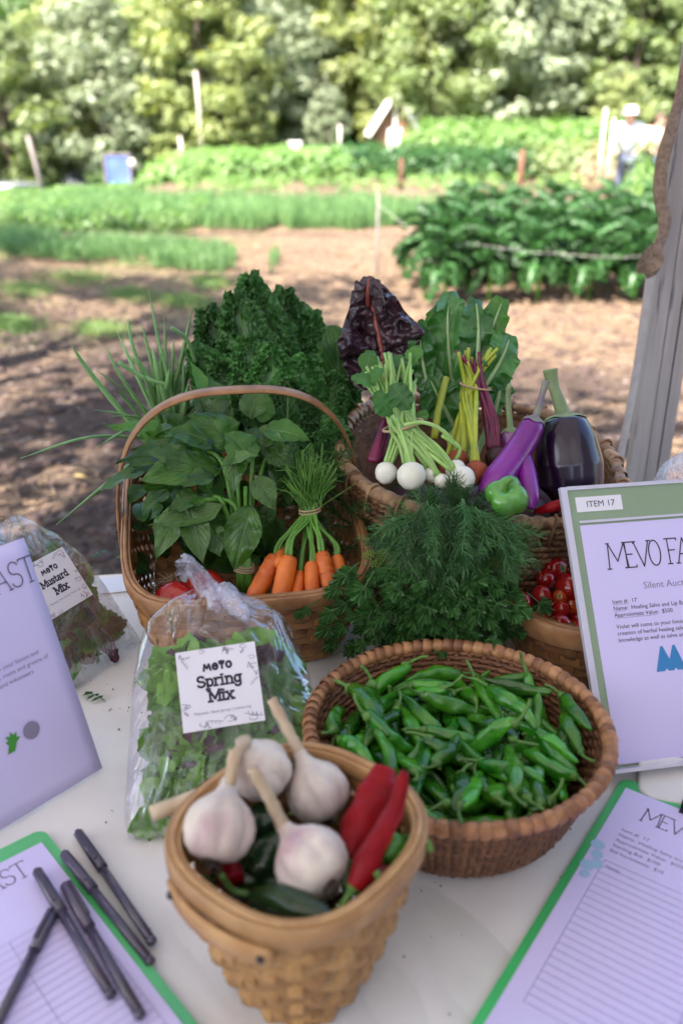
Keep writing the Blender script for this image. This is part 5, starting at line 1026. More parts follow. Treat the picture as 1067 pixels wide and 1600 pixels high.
leafpart(r, PY(520, 610, 1.36), PY(462, 474, 1.43), .062, m_chard, 'chard', Vector((.1, -1, .5)), .4, .1, 'flat_leaf', 'smooth flat leaf behind the curls', ruf=.04, crk=.08)
leafpart(r, PY(535, 640, 1.33), PY(520, 508, 1.36), .052, m_basil, 'chard', Vector((.3, -1, .3)), .4, .1, 'flat_leaf', ruf=.05, crk=.1)
# ---- basil
r = thing('basil_bunch', 'bunch of broad basil leaves filling the left of the handled basket', 'basil', PY(383, 905, 1.03))
tie = PY(382, 892, 1.035)
BAS = [((395, 720), (352, 676), 54, 1.07, 1.09, m_bright, .7), ((300, 735), (232, 705), 50, 1.09, 1.06, m_basil2, .7), ((420, 690), (470, 664), 36, 1.12, 1.12, m_basil, .6), ((350, 700), (262, 672), 52, 1.12, 1.13, m_bright, .7), ((285, 715), (180, 726), 46, 1.10, 1.05, m_basil, .6), ((318, 775), (262, 800), 44, 1.04, 1.01, m_basil, .6), ((400, 745), (432, 800), 40, 1.07, 1.05, m_basil2, .7), ((330, 820), (344, 872), 40, 1.02, 1.0, m_basil, .6), ((262, 770), (222, 800), 36, 1.07, 1.03, m_basil2, .5), ((408, 660), (415, 610), 38, 1.15, 1.18, m_bright, .5),((372, 700), (292, 650), 62, 1.10, 1.10, m_basil, .9), ((365, 705), (330, 672), 50, 1.09, 1.12, m_basil, .6), ((318, 715), (205, 702), 42, 1.14, 1.10, m_basil2, .8), ((345, 728), (222, 748), 62, 1.09, 1.04, m_basil, .5), ((290, 690), (160, 664), 44, 1.18, 1.15, m_bright, .3),
    ((340, 655), (296, 562), 34, 1.20, 1.24, m_bright, .3), ((352, 650), (325, 585), 38, 1.19, 1.22, m_basil, .3), ((392, 655), (398, 598), 42, 1.14, 1.17, m_basil2, .5), ((412, 672), (488, 690), 44, 1.12, 1.10, m_bright, .8), ((388, 712), (400, 665), 40, 1.08, 1.12, m_basil, .5),
    ((355, 725), (405, 712), 26, 1.06, 1.04, m_basil2, .9), ((335, 740), (284, 762), 38, 1.06, 1.03, m_basil, .6), ((372, 705), (366, 772), 40, 1.06, 1.03, m_basil, .6), ((428, 705), (455, 792), 46, 1.12, 1.09, m_basil, .6), ((352, 790), (232, 822), 40, 1.03, .99, m_basil2, -.5),
    ((288, 788), (242, 876), 44, 1.03, .99, m_basil2, .5), ((298, 800), (318, 882), 46, 1.02, .99, m_basil2, .6), ((392, 790), (366, 890), 58, 1.02, .99, m_basil, .5), ((340, 795), (306, 838), 34, 1.05, 1.02, m_basil, .5), ((230, 735), (150, 775), 34, 1.10, 1.03, m_basil2, .6),
    ((262, 720), (196, 740), 40, 1.12, 1.08, m_basil, .5), ((420, 700), (462, 735), 44, 1.10, 1.08, m_basil, .6), ((300, 680), (245, 640), 34, 1.19, 1.2, m_basil, .4), ((400, 700), (440, 660), 36, 1.10, 1.13, m_basil2, .6), ((268, 800), (240, 842), 32, 1.06, 1.03, m_basil, .5), ((310, 700), (350, 640), 40, 1.16, 1.18, m_bright, .5),
    ((340, 690), (300, 600), 36, 1.17, 1.2, m_basil, .4), ((420, 720), (432, 775), 36, 1.14, 1.12, m_basil2, .7), ((270, 760), (218, 765), 40, 1.10, 1.08, m_basil, .5), ((360, 660), (318, 622), 44, 1.17, 1.19, m_basil, .5)]
for i, (a, b, w_, y0, y1, mt, bd_) in enumerate(BAS):
    A_ = PY(*a, y0); leafpart(r, A_, PY(*b, y1), px2m(A_, w_), mt, 'lance' if w_ < 50 else 'oval', bend=bd_, fold=.22, seed=i, ruf=.045, rf=2.5, crk=.17, crs=48, tooth=.03, nu=14, nv=26)
for i in range(120):
    a = (U(225, 455), U(690, 900)); A_ = PY(*a, 1.10+U(0, .08)); an = U(0, 6.28); l = U(25, 55); B_ = PY(a[0]+l*math.cos(an), a[1]+l*math.sin(an), 1.09+U(0, .08)); leafpart(r, A_, B_, px2m(A_, U(26, 42)), m_basil, 'oval', bend=U(.3, .9), fold=.2, nu=6, nv=10)
for (mid, end, y2) in (((372, 760), (362, 700), 1.10), ((352, 735), (318, 700), 1.12), ((392, 770), (396, 700), 1.1), ((366, 790), (300, 782), 1.06), ((378, 820), (345, 715), 1.09), ((392, 800), (420, 700), 1.12), ((384, 840), (384, 760), 1.06), ((350, 790), (335, 775), 1.05)):
    P = curve([tie+Vector((U(-.008, .008), 0, -.025)), tie+Vector((U(-.006, .006), .0, .0)), PY(*mid, (y2+1.03)/2), PY(*end, y2)], 6); part(r, 'stem', tube(P, .0028, 7), m_stalkg)
for i in range(7): part(r, 'cut_stem', tube([tie+Vector((-.009+.003*i, -.004, -.028)), tie+Vector((-.007+.0024*i, -.004, .02))], .0024, 6), m_stalkg)
for k in range(3): part(r, 'rubber_band', tube([tie+Vector((.0125*math.cos(a), -.002+.008*math.sin(a), .002+.0035*k+.001*math.sin(a*2))) for a in [2*PI*i/24 for i in range(24)]], .0013, 5, closed=True), m_band)
# ---- carrots
r = thing('carrot_bunch', 'bunch of orange carrots tied with a band in the handled basket', 'carrots', PY(470, 925, 1.0))
cb = PY(484, 797, 1.06)
for (a, b, w_, yy) in (((432, 868), (399, 930), 33, .995), ((452, 868), (438, 935), 35, .985), ((470, 893), (463, 935), 22, .985), ((487, 878), (488, 930), 27, .983), ((502, 862), (516, 920), 29, .99), ((525, 868), (537, 915), 24, 1.0), ((440, 858), (436, 880), 20, 1.01)):
    A_ = PY(*a, yy+.018); B_ = PY(*b, yy-.012); d = (B_-A_); R_ = px2m(A_, w_)/2*.86; P = [A_, A_+d*.04, A_+d*.18, A_+d*.6, B_, B_+Vector((0, .022, -.022)), B_+Vector((0, .045, -.050))]
    rr = [R_*.45, R_*.8, R_*1.0, R_*1.02, R_*.95, R_*.6, R_*.2]; P2 = curve(P, 11); rr = [np.interp(i/(len(P2)-1), np.linspace(0, 1, 7), rr)*(1-(.045 if rnd.random() < .16 else 0)+.012*math.sin(i*2.3)+.02*math.sin(i*.9+w_)) for i in range(len(P2))]
    part(r, 'carrot', tube(P2, rr, 16), m_car)
    for k in range(5):
        o_ = Vector((U(-1, 1)*R_*.35, 0, 0)); P = curve([A_+o_-d*-.02, A_+o_*.8-d*.25+Vector((0, .004, .006)), cb+Vector((U(-.008, .008), U(-.006, .006), 0)), cb+Vector((U(-.035, .035), U(0, .03), U(.025, .06)))], 7)
        part(r, 'stalk', tube(P, [.0022*(1-.5*i/len(P)) for i in range(len(P))], 6), m_stalkg)
for k in range(2): part(r, 'rubber_band', tube([cb+Vector((.0135*math.cos(a), .009*math.sin(a), -.002+.004*k+.002*math.cos(a))) for a in [2*PI*i/24 for i in range(24)]], .0013, 5, closed=True), m_band)
B = MB()
for k in range(170):
    a = U(-.85, .85); p = cb+Vector((U(-.015, .015), U(-.005, .02), U(0, .02))); q = p+Vector((math.sin(a)*.042*U(.5, 1.2), U(-.01, .05), math.cos(a)*U(.02, .058))); e = q+Vector((math.sin(a)*.02+U(-.01, .01), U(0, .01), U(-.015, .01)))
    B.add(tube([p, q, e], [.0010, .0008, .0004], 4, cap=False))
o = part(r, 'feathery_tops', B.get()[:2], m_stalkg); o['kind'] = 'stuff'
def frond(seed, L_=.09, n=150, th=.00042, spread=.5, wid=.022, cl_=0):
    rr = random.Random(seed); B = MB(); sp = curve([(0, 0, 0), (rr.uniform(-.004, .004), L_*.5, -L_*.02), (rr.uniform(-.01, .01), L_, -L_*.25)], 8)
    B.add(tube(sp, [.0012*(1-.6*i/len(sp)) for i in range(len(sp))], 4))
    for k in range(n):
        t = rr.uniform(.15, 1); p = sp[int(t*(len(sp)-1))]; a = rr.uniform(0, 6.28); l = wid*rr.uniform(.4, 1.1)
        d = Vector((math.cos(a), spread*1.6, math.sin(a)*.7)).normalized()
        q = p+d*l*.6; e = q+(d+Vector((0, .4, -.5))).normalized()*l*.5; w_ = Vector((rr.uniform(-1, 1), 0, rr.uniform(-1, 1))).normalized()*th; b = len(B.V)
        B.V += [p-w_, p+w_, q+w_, q-w_, e]; B.F += [(b, b+1, b+2, b+3), (b+3, b+2, b+4)]; B.uv += [(.3, .4)]*5
    return B.get()[:2]
fr = [mesh('frond', *frond(s), m_dill, False) for s in (1, 2, 3, 4)]
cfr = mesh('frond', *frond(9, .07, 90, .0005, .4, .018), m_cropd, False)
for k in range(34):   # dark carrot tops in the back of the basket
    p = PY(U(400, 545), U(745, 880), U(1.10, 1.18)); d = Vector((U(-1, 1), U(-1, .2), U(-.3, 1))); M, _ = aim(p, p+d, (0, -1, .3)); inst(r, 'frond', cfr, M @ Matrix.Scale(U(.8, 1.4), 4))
# ---- red tomatoes at the front left of the handled basket
for i, (x, y, R_, yy, lb) in enumerate(((275, 945, 36, .985, 'large red tomato behind the knot of the greens bag'), (322, 925, 34, 1.02, 'second large red tomato right of the first behind the bag knot'))):
    c = PY(x, y, yy); s = px2m(c, R_); o = link(bpy.data.objects.new('tomato', tmm[i])); o.matrix_local = Matrix.Translation(c) @ Matrix.Rotation(.5, 4, 'X') @ Matrix.Scale(s, 4); tagit(o, lb, 'tomato')
B = MB()
for k in range(90):
    p = PY(262+U(-14, 14), 918+U(-8, 6), 1.0+U(0, .03)); P = [p, p+Vector((U(-1, 1), U(-1, 1), U(-.4, .8)))*.012, p+Vector((U(-1, 1), U(-1, 1), U(-.6, .6)))*.022]; B.add(tube(P, [.0006, .0005, .0003], 4, cap=False))
o = part(None, 'root_hairs', B.get()[:2], m_straw); tagit(o, 'tangle of dry tan root hairs beside the red tomato', 'roots', None, 'stuff')
# ---- dill and cilantro
r = thing('dill_bunch', 'feathery dark dill bunch mounded between the baskets', 'dill', PY(700, 900, .98))
dc = PY(692, 850, 1.03)
for k in range(200):
    a = U(-1.5, 1.4); e = U(-.9, .9)
    # fronds spring from the crown and droop down over the front of the mound
    top = PY(700+U(-52, 52), 792+U(-14, 36)+abs(a)*10, 1.02-U(0, .05)); sx = math.sin(a)
    q = top+Vector((sx*.048*U(.5, 1.1), -.05*math.cos(a)*U(.4, 1.1), -.024*U(.1, 1.2)))
    M, _ = aim(top, q, Vector((sx*.5, -.4, .9))); inst(r, 'frond', fr[k % 4], M @ Matrix.Rotation(U(-.9, .9), 4, 'Y') @ Matrix.Scale(U(.6, .95), 4))
for k in range(60):
    x = U(585, 820); y = 765+abs(x-700)**1.5*.06+U(0, 30); top = PY(700+(x-700)*.6, y+40, 1.02); q = PY(x, y, 1.0); M, _ = aim(top, q, Vector((0, -1, .3))); inst(r, 'frond', fr[k % 4], M @ Matrix.Scale(U(.5, .8), 4))
part(r, 'stems', tube([PY(690, 1000, 1.02), PY(690, 900, 1.02)], .014, 8), m_stalkg)
ff = MB()
for k in range(26):
    a = k*2.4; rd = .016*math.sqrt(k/26); p = Vector((rd*math.cos(a), rd*math.sin(a), .014-.3*rd)); ff.add(tube([(0, 0, 0), p], .0004, 3, cap=False)); ff.add(blob(5, 4, 0), Matrix.Translation(p) @ Matrix.Scale(.0022, 4))
fl_ = mesh('flower_head', *ff.get()[:2], m_dillf)
for (x, y) in ((598, 868), (612, 880), (590, 885), (622, 868), (604, 895), (578, 872), (630, 885), (690, 838), (770, 880)): inst(r, 'flower_head', fl_, Matrix.Translation(PY(x, y, .955)) @ Matrix.Rotation(U(.2, .9), 4, 'X') @ Matrix.Rotation(U(-.5, .5), 4, 'Y') @ Matrix.Scale(U(.4, .6), 4))
def cilleaf(seed):
    rr = random.Random(seed); B = MB(); B.add(tube([(0, 0, 0), (0, .022, .001)], .0006, 4))
    for (a, s) in ((0, 1), (.85, .8), (-.85, .8)):
        V = [Vector((0, .0, 0))]; F = []; m = 13
        for i in range(m):
            u = -1+2*i/(m-1); rd = .013*s*(1-.30*abs(u))*(1 if i % 2 == 0 else .70)*rr.uniform(.9, 1.1); V.append(Vector((rd*math.sin(u*1.25), rd*math.cos(u*1.25)+.002, -.15*rd+.003*math.sin(i*1.9)*s)))
        for i in range(m-1): F.append((0, i+2, i+1))
        M = Matrix.Translation((0, .021 if a == 0 else .016, .001)) @ Matrix.Rotation(-a, 4, 'Z') @ Matrix.Rotation(rr.uniform(-.3, .3), 4, 'X'); B.add((V, F, [(.5+v.x*20, v.y*60) for v in V]), M)
    V, F, uv = B.get(); return V, F, m_cil, False, uv
cm = [mesh('leaflet', *cilleaf(s)) for s in (1, 2, 3)]
r = thing('cilantro_bunch', 'flat leaved herb bunch drooping below the dill', 'cilantro', PY(690, 985, .96))
for k in range(280):
    x = 690+rnd.gauss(0, 54); y = 930+U(-38, 70)-abs(x-690)*.12
    if x < 560 or x > 785: continue
    if 560 < x < 600 and y > 985: continue
    p = PY(x, y, .925+U(0, .05)+max(0, (930-y))*.0002); d = Vector(((x-690)*.006+U(-.6, .6), U(-.9, -.1), U(-1, .35))); M, _ = aim(p, p+d, Vector((U(-.5, .5), -.7, .8))); inst(r, 'leaflet', cm[k % 3], M @ Matrix.Scale(U(.9, 1.4), 4))
for (x, y) in ((545, 985), (556, 960), (540, 940), (560, 925), (548, 900), (535, 965), (575, 990), (822, 925), (560, 880), (610, 1000), (632, 1012), (720, 1000), (745, 1005), (760, 990), (503, 935)):
    p = PY(x, y, .95); M, _ = aim(p, p+Vector(((x-690)*.006, -.3, -.6)), Vector((U(-.5, .5), -.7, .8))); inst(r, 'leaflet', cm[0], M @ Matrix.Scale(1.25, 4))
for k in range(16): 
    P = curve([PY(690+U(-12, 12), 985, .99), PY(690+U(-40, 40), 930, .975), PY(690+U(-95, 95), 930+U(-30, 40), .955)], 5); part(r, 'stem', tube(P, .0013, 5), m_stalkg)
# ---- turnips
r = thing('turnip_bunch', 'bunch of small white turnips with long pale stems in the seagrass basket', 'turnips', PY(650, 750, 1.02))
tb = PY(629, 664, 1.085)
TU = [(603, 739, 18, 1.045, 'leftmost'), (643, 744, 23, 1.022, ''), (674, 742, 13, 1.035, ''), (712, 735, 17, 1.04, ''), (723, 748, 20, 1.02, ''), (690, 752, 12, 1.02, '')]
def turnipgeo(seed): return lathe([(.02, -.97), (.12, -.96), (.35, -.90), (.7, -.68), (.95, -.25), (1, .05), (.93, .42), (.70, .72), (.40, .90), (.2, 1.0)], 24, wob=lambda v: v*(1+.05*noise.noise(v*1.5+Vector((seed, 0, 0)))))
def rootgeo(seed): return lathe([(.02, -1.35), (.05, -1.15), (.3, -.93), (.7, -.68), (.95, -.25), (1, .05), (.93, .42), (.70, .72), (.40, .90), (.2, 1.0)], 24, wob=lambda v: v*(1+.04*noise.noise(v*1.5+Vector((seed, 0, 0)))))
for i, (x, y, rd, yy, lb) in enumerate(TU):
    c = PY(x, y, yy); s = px2m(c, rd); d = (tb-c).normalized(); M = Matrix.Translation(c) @ d.to_track_quat('Z', 'Y').to_matrix().to_4x4() @ Matrix.Scale(s, 4); part(r, 'turnip', xf(turnipgeo(i), M), m_turn)
    for k in range(10):
        a = c+d*s*.9+Vector((U(-.4, .4)*s, 0, 0)); b = tb+Vector((U(-.018, .018), U(-.008, .008), U(-.004, .004))); e = PY(U(565, 650), U(550, 610), 1.14+U(0, .04))
        P = curve([a, a.lerp(b, .5)+Vector((U(-.004, .004), -.004, .004)), b, b.lerp(e, .5)+Vector((U(-.006, .006), 0, 0)), e], 5); part(r, 'stalk', tube(P, [.0027*(1-.25*j/len(P)) for j in range(len(P))], 8), m_stalk)
for (pts) in (((716, 700), (690, 672), (660, 660), (632, 664)), ((700, 735), (718, 702), (690, 680))): part(r, 'bent_stalk', tube(curve([PY(a, b, 1.06) for a, b in pts], 6), .0026, 8), m_stalk)
P = [tb+Vector((.0245*math.cos(a), .014*math.sin(a)-.002, .007*math.cos(a))) for a in [2*PI*i/30 for i in range(30)]]
part(r, 'rubber_band', tube(P, .0019, 6, closed=True), m_band)
for (a, b, w_, y0, y1) in (((610, 650), (585, 612), 34, 1.07, 1.06), ((640, 640), (612, 600), 38, 1.08, 1.09), ((585, 600), (548, 592), 30, 1.12, 1.11), ((645, 570), (650, 540), 28, 1.15, 1.17), ((570, 585), (580, 548), 30, 1.15, 1.18), ((655, 665), (664, 640), 20, 1.09, 1.1), ((600, 575), (570, 600), 26, 1.13, 1.12), ((630, 590), (618, 555), 30, 1.16, 1.2)):
    A_ = PY(*a, y0); leafpart(r, A_, PY(*b, y1), px2m(A_, w_), m_bright if w_ < 34 else m_chard, 'chard', bend=.7, fold=.1, ruf=.08, rf=4, crk=.1)
# ---- beets
r = thing('beet_bunch', 'banded bunch of orange and dark beets with yellow and crimson stems', 'beets', PY(745, 735, 1.1))
bb_ = PY(742, 603, 1.185)
for i, (x, y, rd, yy, mt) in enumerate(((715, 720, 18, 1.10, m_obeet), (743, 738, 19, 1.06, m_obeet), (776, 716, 19, 1.11, m_pbeet), (700, 730, 14, 1.12, m_obeet))):
    c = PY(x, y, yy); s = px2m(c, rd); d = (bb_-c).normalized(); M = Matrix.Translation(c) @ d.to_track_quat('Z', 'Y').to_matrix().to_4x4() @ Matrix.Scale(s, 4); part(r, 'beet', xf(rootgeo(i+9), M), mt, label='dark purple beet' if mt is m_pbeet else 'orange beet')
    n_ = 8 if i == 2 else (6 if i == 1 else 4)
    for k in range(n_):
        a = c+d*s*.85+Vector((U(-.5, .5)*s, -.002, 0)); b = bb_+Vector((U(-.002, .014) if i == 2 else U(-.016, .004), U(-.006, .004), U(-.004, .004))); e = bb_+Vector((U(-.03, .03), U(0, .03), U(.03, .05)))
        P = curve([a, a.lerp(b, .5)+Vector(((.006 if i == 2 else -.004)*U(0, 1), -.003, .002)), b, e], 6); part(r, 'stalk', tube(P, [.0042*(1-.45*j/len(P)) for j in range(len(P))], 8), m_stalkp if i == 2 else m_stalky)
part(r, 'outer_stalk', tube(curve([PY(678, 685, 1.13), PY(685, 640, 1.15), PY(697, 590, 1.18)], 6), .0050, 8), m_stalky)
part(r, 'rubber_band', tube([bb_+Vector((.0205*math.cos(a), .011*math.sin(a)-.002, -.004*math.cos(a))) for a in [2*PI*i/30 for i in range(30)]], .0017, 6, closed=True), m_band)
# ---- chard leaves standing behind
r = thing('purple_chard', 'purple black crinkled chard leaf with red rib standing at the back', 'chard', PY(590, 720, 1.16))
def bigleaf(root, base, tip, w_, y0, y1, mt, ribm, stalk=None, shape='chard', bend=.35, crk=.10, crs=38, ruf=.09, rf=5, nrm=(0, -1, .25), label=None, fold=.12, seed=1, nu=44, nv=64, twist=0):
    A_ = PY(*base, y0); B_ = PY(*tip, y1); wd = px2m(A_, w_); M, l = aim(A_, B_, nrm); L_ = l/(2*math.sin(bend/2)/bend); M = M @ Matrix.Rotation(bend/2, 4, 'X')
    g_ = leafgeo(L_, wd, nu, nv, shape, bend=bend, fold=fold, ruf=ruf, rf=rf, crk=crk, crs=crs, seed=seed, twist=twist)
    V = [v+Vector((0, 0, crk*wd*.5*noise.noise(Vector((v.x*crs*2.3, v.y*crs*2.3, seed))))) for v in g_[0]]
    o = part(root, 'leaf', xf((V, g_[1], g_[2]), M), mt, label=label)
    P = [M @ Vector((0, L_*math.sin(bend*t)/bend, -L_*(1-math.cos(bend*t))/bend+.001)) for t in [i/10 for i in range(10)]]
    part(root, 'midrib', tube(P, [.0045*(1-.08*i) for i in range(10)], 8), ribm)
    if stalk: part(root, 'stalk', tube(curve([PY(*stalk[0], y0-.05), PY(*stalk[1], y0-.02), A_], 5), .006, 10), ribm)
    return o
m_redrib = M_('red_brown_rib', (.30, .075, .045), (.22, .04, .035), 40, .4, .2)
m_whiterib = M_('pale_green_rib', (.32, .45, .22), (.26, .40, .16), 40, .4, .2)
bigleaf(r, (603, 585), (572, 432), 125, 1.25, 1.30, m_pchard, m_redrib, ((600, 660), (604, 610)), 'heart', crk=.26, crs=46, ruf=.035, rf=5, seed=4, fold=.25)
bigleaf(r, (590, 600), (549, 497), 74, 1.26, 1.31, m_pchard, m_redrib, None, 'heart', crk=.26, crs=46, ruf=.05, rf=5, seed=6, fold=.3, nrm=(-.6, -1, .3), bend=.8)
bigleaf(r, (622, 600), (648, 508), 66, 1.26, 1.30, m_pchard, m_redrib, None, 'heart', crk=.26, crs=46, ruf=.05, rf=5, seed=7, fold=.3, nrm=(.5, -1, .3), bend=.8)
bigleaf(r, (574, 478), (576, 428), 52, 1.285, 1.27, m_pchard, m_redrib, None, 'chard', crk=.3, crs=60, ruf=.08, rf=4, seed=8, fold=.3, nrm=(0, -.6, 1), bend=1.6)
r = thing('red_chard_stalk', 'thick crimson stalk leaning at the left inside the seagrass basket', 'chard stalk', PY(578, 725, 1.08))
P = curve([PY(582, 722, 1.07), PY(592, 690, 1.09), PY(603, 655, 1.12)], 6); part(r, 'stalk', tube(P, [.0085*(1-.03*i) for i in range(len(P))], 10, squash=.7), m_stalkp)
part(r, 'second_stalk', tube([p+Vector((.008, .006, 0)) for p in P], .005, 10), m_stalkp)
r = thing('green_chard', 'large glossy green chard leaves fanning up behind the beets', 'chard', PY(720, 700, 1.22))
GCH = [((700, 640), (684, 470), 52, 1.27, 1.33, (-.7, -1, .5), .5, .5, 'light green leaf standing edge on'),
 ((712, 620), (702, 456), 74, 1.25, 1.30, (-.5, -1, .15), .9, -.5, None), ((742, 590), (742, 466), 56, 1.23, 1.28, (.1, -.7, .9), 1.3, .5, None),
 ((745, 560), (786, 466), 50, 1.25, 1.27, (.3, -.6, .9), 1.0, .3, None), ((748, 612), (796, 522), 62, 1.20, 1.23, (.5, -1, .3), 1.0, .5, None),
 ((690, 655), (655, 500), 44, 1.23, 1.27, (-.8, -.7, .3), .7, -.6, None), ((712, 668), (668, 585), 60, 1.18, 1.19, (-.4, -1, .5), 1.0, -.3, None), ((768, 650), (783, 575), 40, 1.20, 1.22, (.4, -1, .1), .7, .2, None)]
for i, a in enumerate(GCH):
    bigleaf(r, a[0], a[1], a[2], a[3], a[4], m_chard if i not in (0, 3) else m_bright, m_whiterib, None, bend=a[6], crk=.17, crs=34, ruf=.12, rf=3.6, nrm=a[5], seed=i+5, nu=32, nv=46, twist=a[7], fold=.35, label=a[8])
    P = curve([PY(725+(i-4)*5, 720, 1.17), PY(*a[0], a[3])], 4); part(r, 'stalk', tube(P, .0045, 8), m_whiterib)
# ---- eggplants
def egg(name, label, pts, radii, mt, cm_, stem, nc=5, n=28, cr=1.05, flut=0):
    P = curve([Vector(p) for p in pts], 8); k = len(P); c = sum(P, Vector())/k; r = thing(name, label, 'eggplant', c)
    rr = [float(np.interp(i/(k-1), np.linspace(0, 1, len(radii)), radii)) for i in range(k)]
    V, F = tube(P, rr, n)
    if flut: V = [P[min(i//n, k-1)]+(v-P[min(i//n, k-1)])*(1-flut*max(0, math.cos(2*PI*(i % n)/n*4+1))**6) if i < n*k else v for i, v in enumerate(V)]
    part(r, 'fruit', (V, F), mt)
    # calyx: pointed lobes wrapping the shoulder
    d = (P[0]-P[2]).normalized(); x = d.orthogonal().normalized(); y = d.cross(x); R0 = rr[6]; B = MB(); m = nc*8; V = []; F = []
    for ring in range(6):
        for i in range(m):
            a = 2*PI*i/m; reach = .55+.45*abs(math.cos(nc*a/2))**1.5 if ring == 5 else .55*ring/5+.15*ring/5*abs(math.cos(nc*a/2))
            f_ = reach*(cr*6+2); j = min(k-1.001, f_*.9); j0 = int(j); q = P[j0].lerp(P[j0+1], j-j0); rad = (rr[j0]*(1-(j-j0))+rr[j0+1]*(j-j0))*1.04+.0008
            if ring == 0: rad = radii[0]*.4; q = P[0]+d*.004
            V.append(q+(x*math.cos(a)+y*math.sin(a))*rad)
    for j in range(5):
        for i in range(m): F.append((j*m+i, j*m+(i+1) % m, (j+1)*m+(i+1) % m, (j+1)*m+i))
    part(r, 'calyx', (V, F), cm_)
    S_ = curve([P[0]-d*.004]+[Vector(s) for s in stem], 6); q = len(S_); part(r, 'stem', tube(S_, [radii[0]*.42*(.8+.35*abs(1-2*i/q)) for i in range(q)], 10), cm_); return r
egg('globe_eggplant', 'fat glossy black globe eggplant with green stem in the seagrass basket', [PY(881, 650, 1.13), PY(882, 662, 1.125), PY(884, 690, 1.11), PY(888, 725, 1.10), PY(890, 760, 1.09), PY(888, 785, 1.085)], [.021, .030, .0395, .0445, .043, .022], m_egg, m_calyx, [PY(872, 625, 1.14), PY(863, 600, 1.15), PY(859, 577, 1.155)], cr=.62, n=40, flut=.07)
egg('long_eggplant', 'long bright purple eggplant leaning diagonally on the globe one', [PY(835, 655, 1.09), PY(830, 668, 1.085), PY(815, 695, 1.07), PY(795, 725, 1.05), PY(775, 752, 1.03), PY(757, 775, 1.015)], [.0115, .0158, .0168, .0178, .0190, .011], m_egg2, m_calyx2, [PY(843, 632, 1.10), PY(848, 612, 1.105), PY(853, 595, 1.11)], cr=.5)
egg('long_eggplant', 'lower purple eggplant hanging straight down beside the green pepper', [PY(812, 700, 1.07), PY(817, 715, 1.06), PY(823, 740, 1.04), PY(828, 775, 1.01), PY(826, 795, 1.0)], [.009, .0112, .0118, .0112, .007], m_egg2, m_calyx2, [PY(810, 690, 1.065), PY(808, 684, 1.07)], cr=.25)
egg('small_eggplant', 'slim eggplant with pale green cap and hooked stem, behind', [PY(797, 672, 1.14), PY(798, 682, 1.135), PY(802, 700, 1.125), PY(806, 720, 1.12)], [.010, .0150, .0135, .012], M_('pale_violet_skin', (.42, .30, .40), (.16, .03, .18), 30, .25, .1, coat=.5), m_calyx, [PY(795, 648, 1.15), PY(793, 622, 1.155), PY(795, 606, 1.155), PY(799, 602, 1.155)], cr=.9)
# ---- green bell pepper, red chilies beside it
c = PY(791, 776, .995); s = px2m(c, 31); r = thing('green_bell_pepper', 'shiny light green bell pepper at the front of the seagrass basket', 'bell pepper', c)
M = Matrix.Translation(c) @ Matrix.Rotation(-.3, 4, 'Y') @ Matrix.Rotation(.45, 4, 'X') @ Matrix.Scale(s, 4)
part(r, 'body', xf(lathe([(.04, .50), (.16, .52), (.38, .68), (.66, .72), (.92, .48), (1.02, .05), (.95, -.45), (.75, -.85), (.45, -.98), (.05, -.90)], 40, lobes=4, lob=.30, ph=.6), M), m_bell)
part(r, 'stem', xf(tube(curve([(0, 0, .46), (.06, 0, .75), (.2, .05, .98), (.42, .08, 1.12)], 4), [.2, .16, .13, .12, .11, .11, .11, .11, .12, .12, .13, .13, .15], 8), M), m_pepstem)
chili('red_pepper', 'long red chili just showing over the seagrass rim left of the sign', [PY(835, 800, 1.01), PY(862, 792, 1.0), PY(895, 782, 1.0)], [.004, .007, .006], m_red, [PY(838, 799, 1.01), PY(826, 796, 1.01)])
for i in range(10):  # unseen depth of the basket is filled with more roots so nothing hovers
    a = i*2.4; q = SC+Vector((.11*math.sqrt(i/10)*math.cos(a), .09*math.sqrt(i/10)*math.sin(a), .13))
    o = part(None, 'purple_beet', xf(rootgeo(i), Matrix.Translation(q) @ Matrix.Scale(.038, 4)), m_pbeet); tagit(o, 'dark beet in the shaded bottom of the seagrass basket', 'beet', 'beets under the other vegetables')
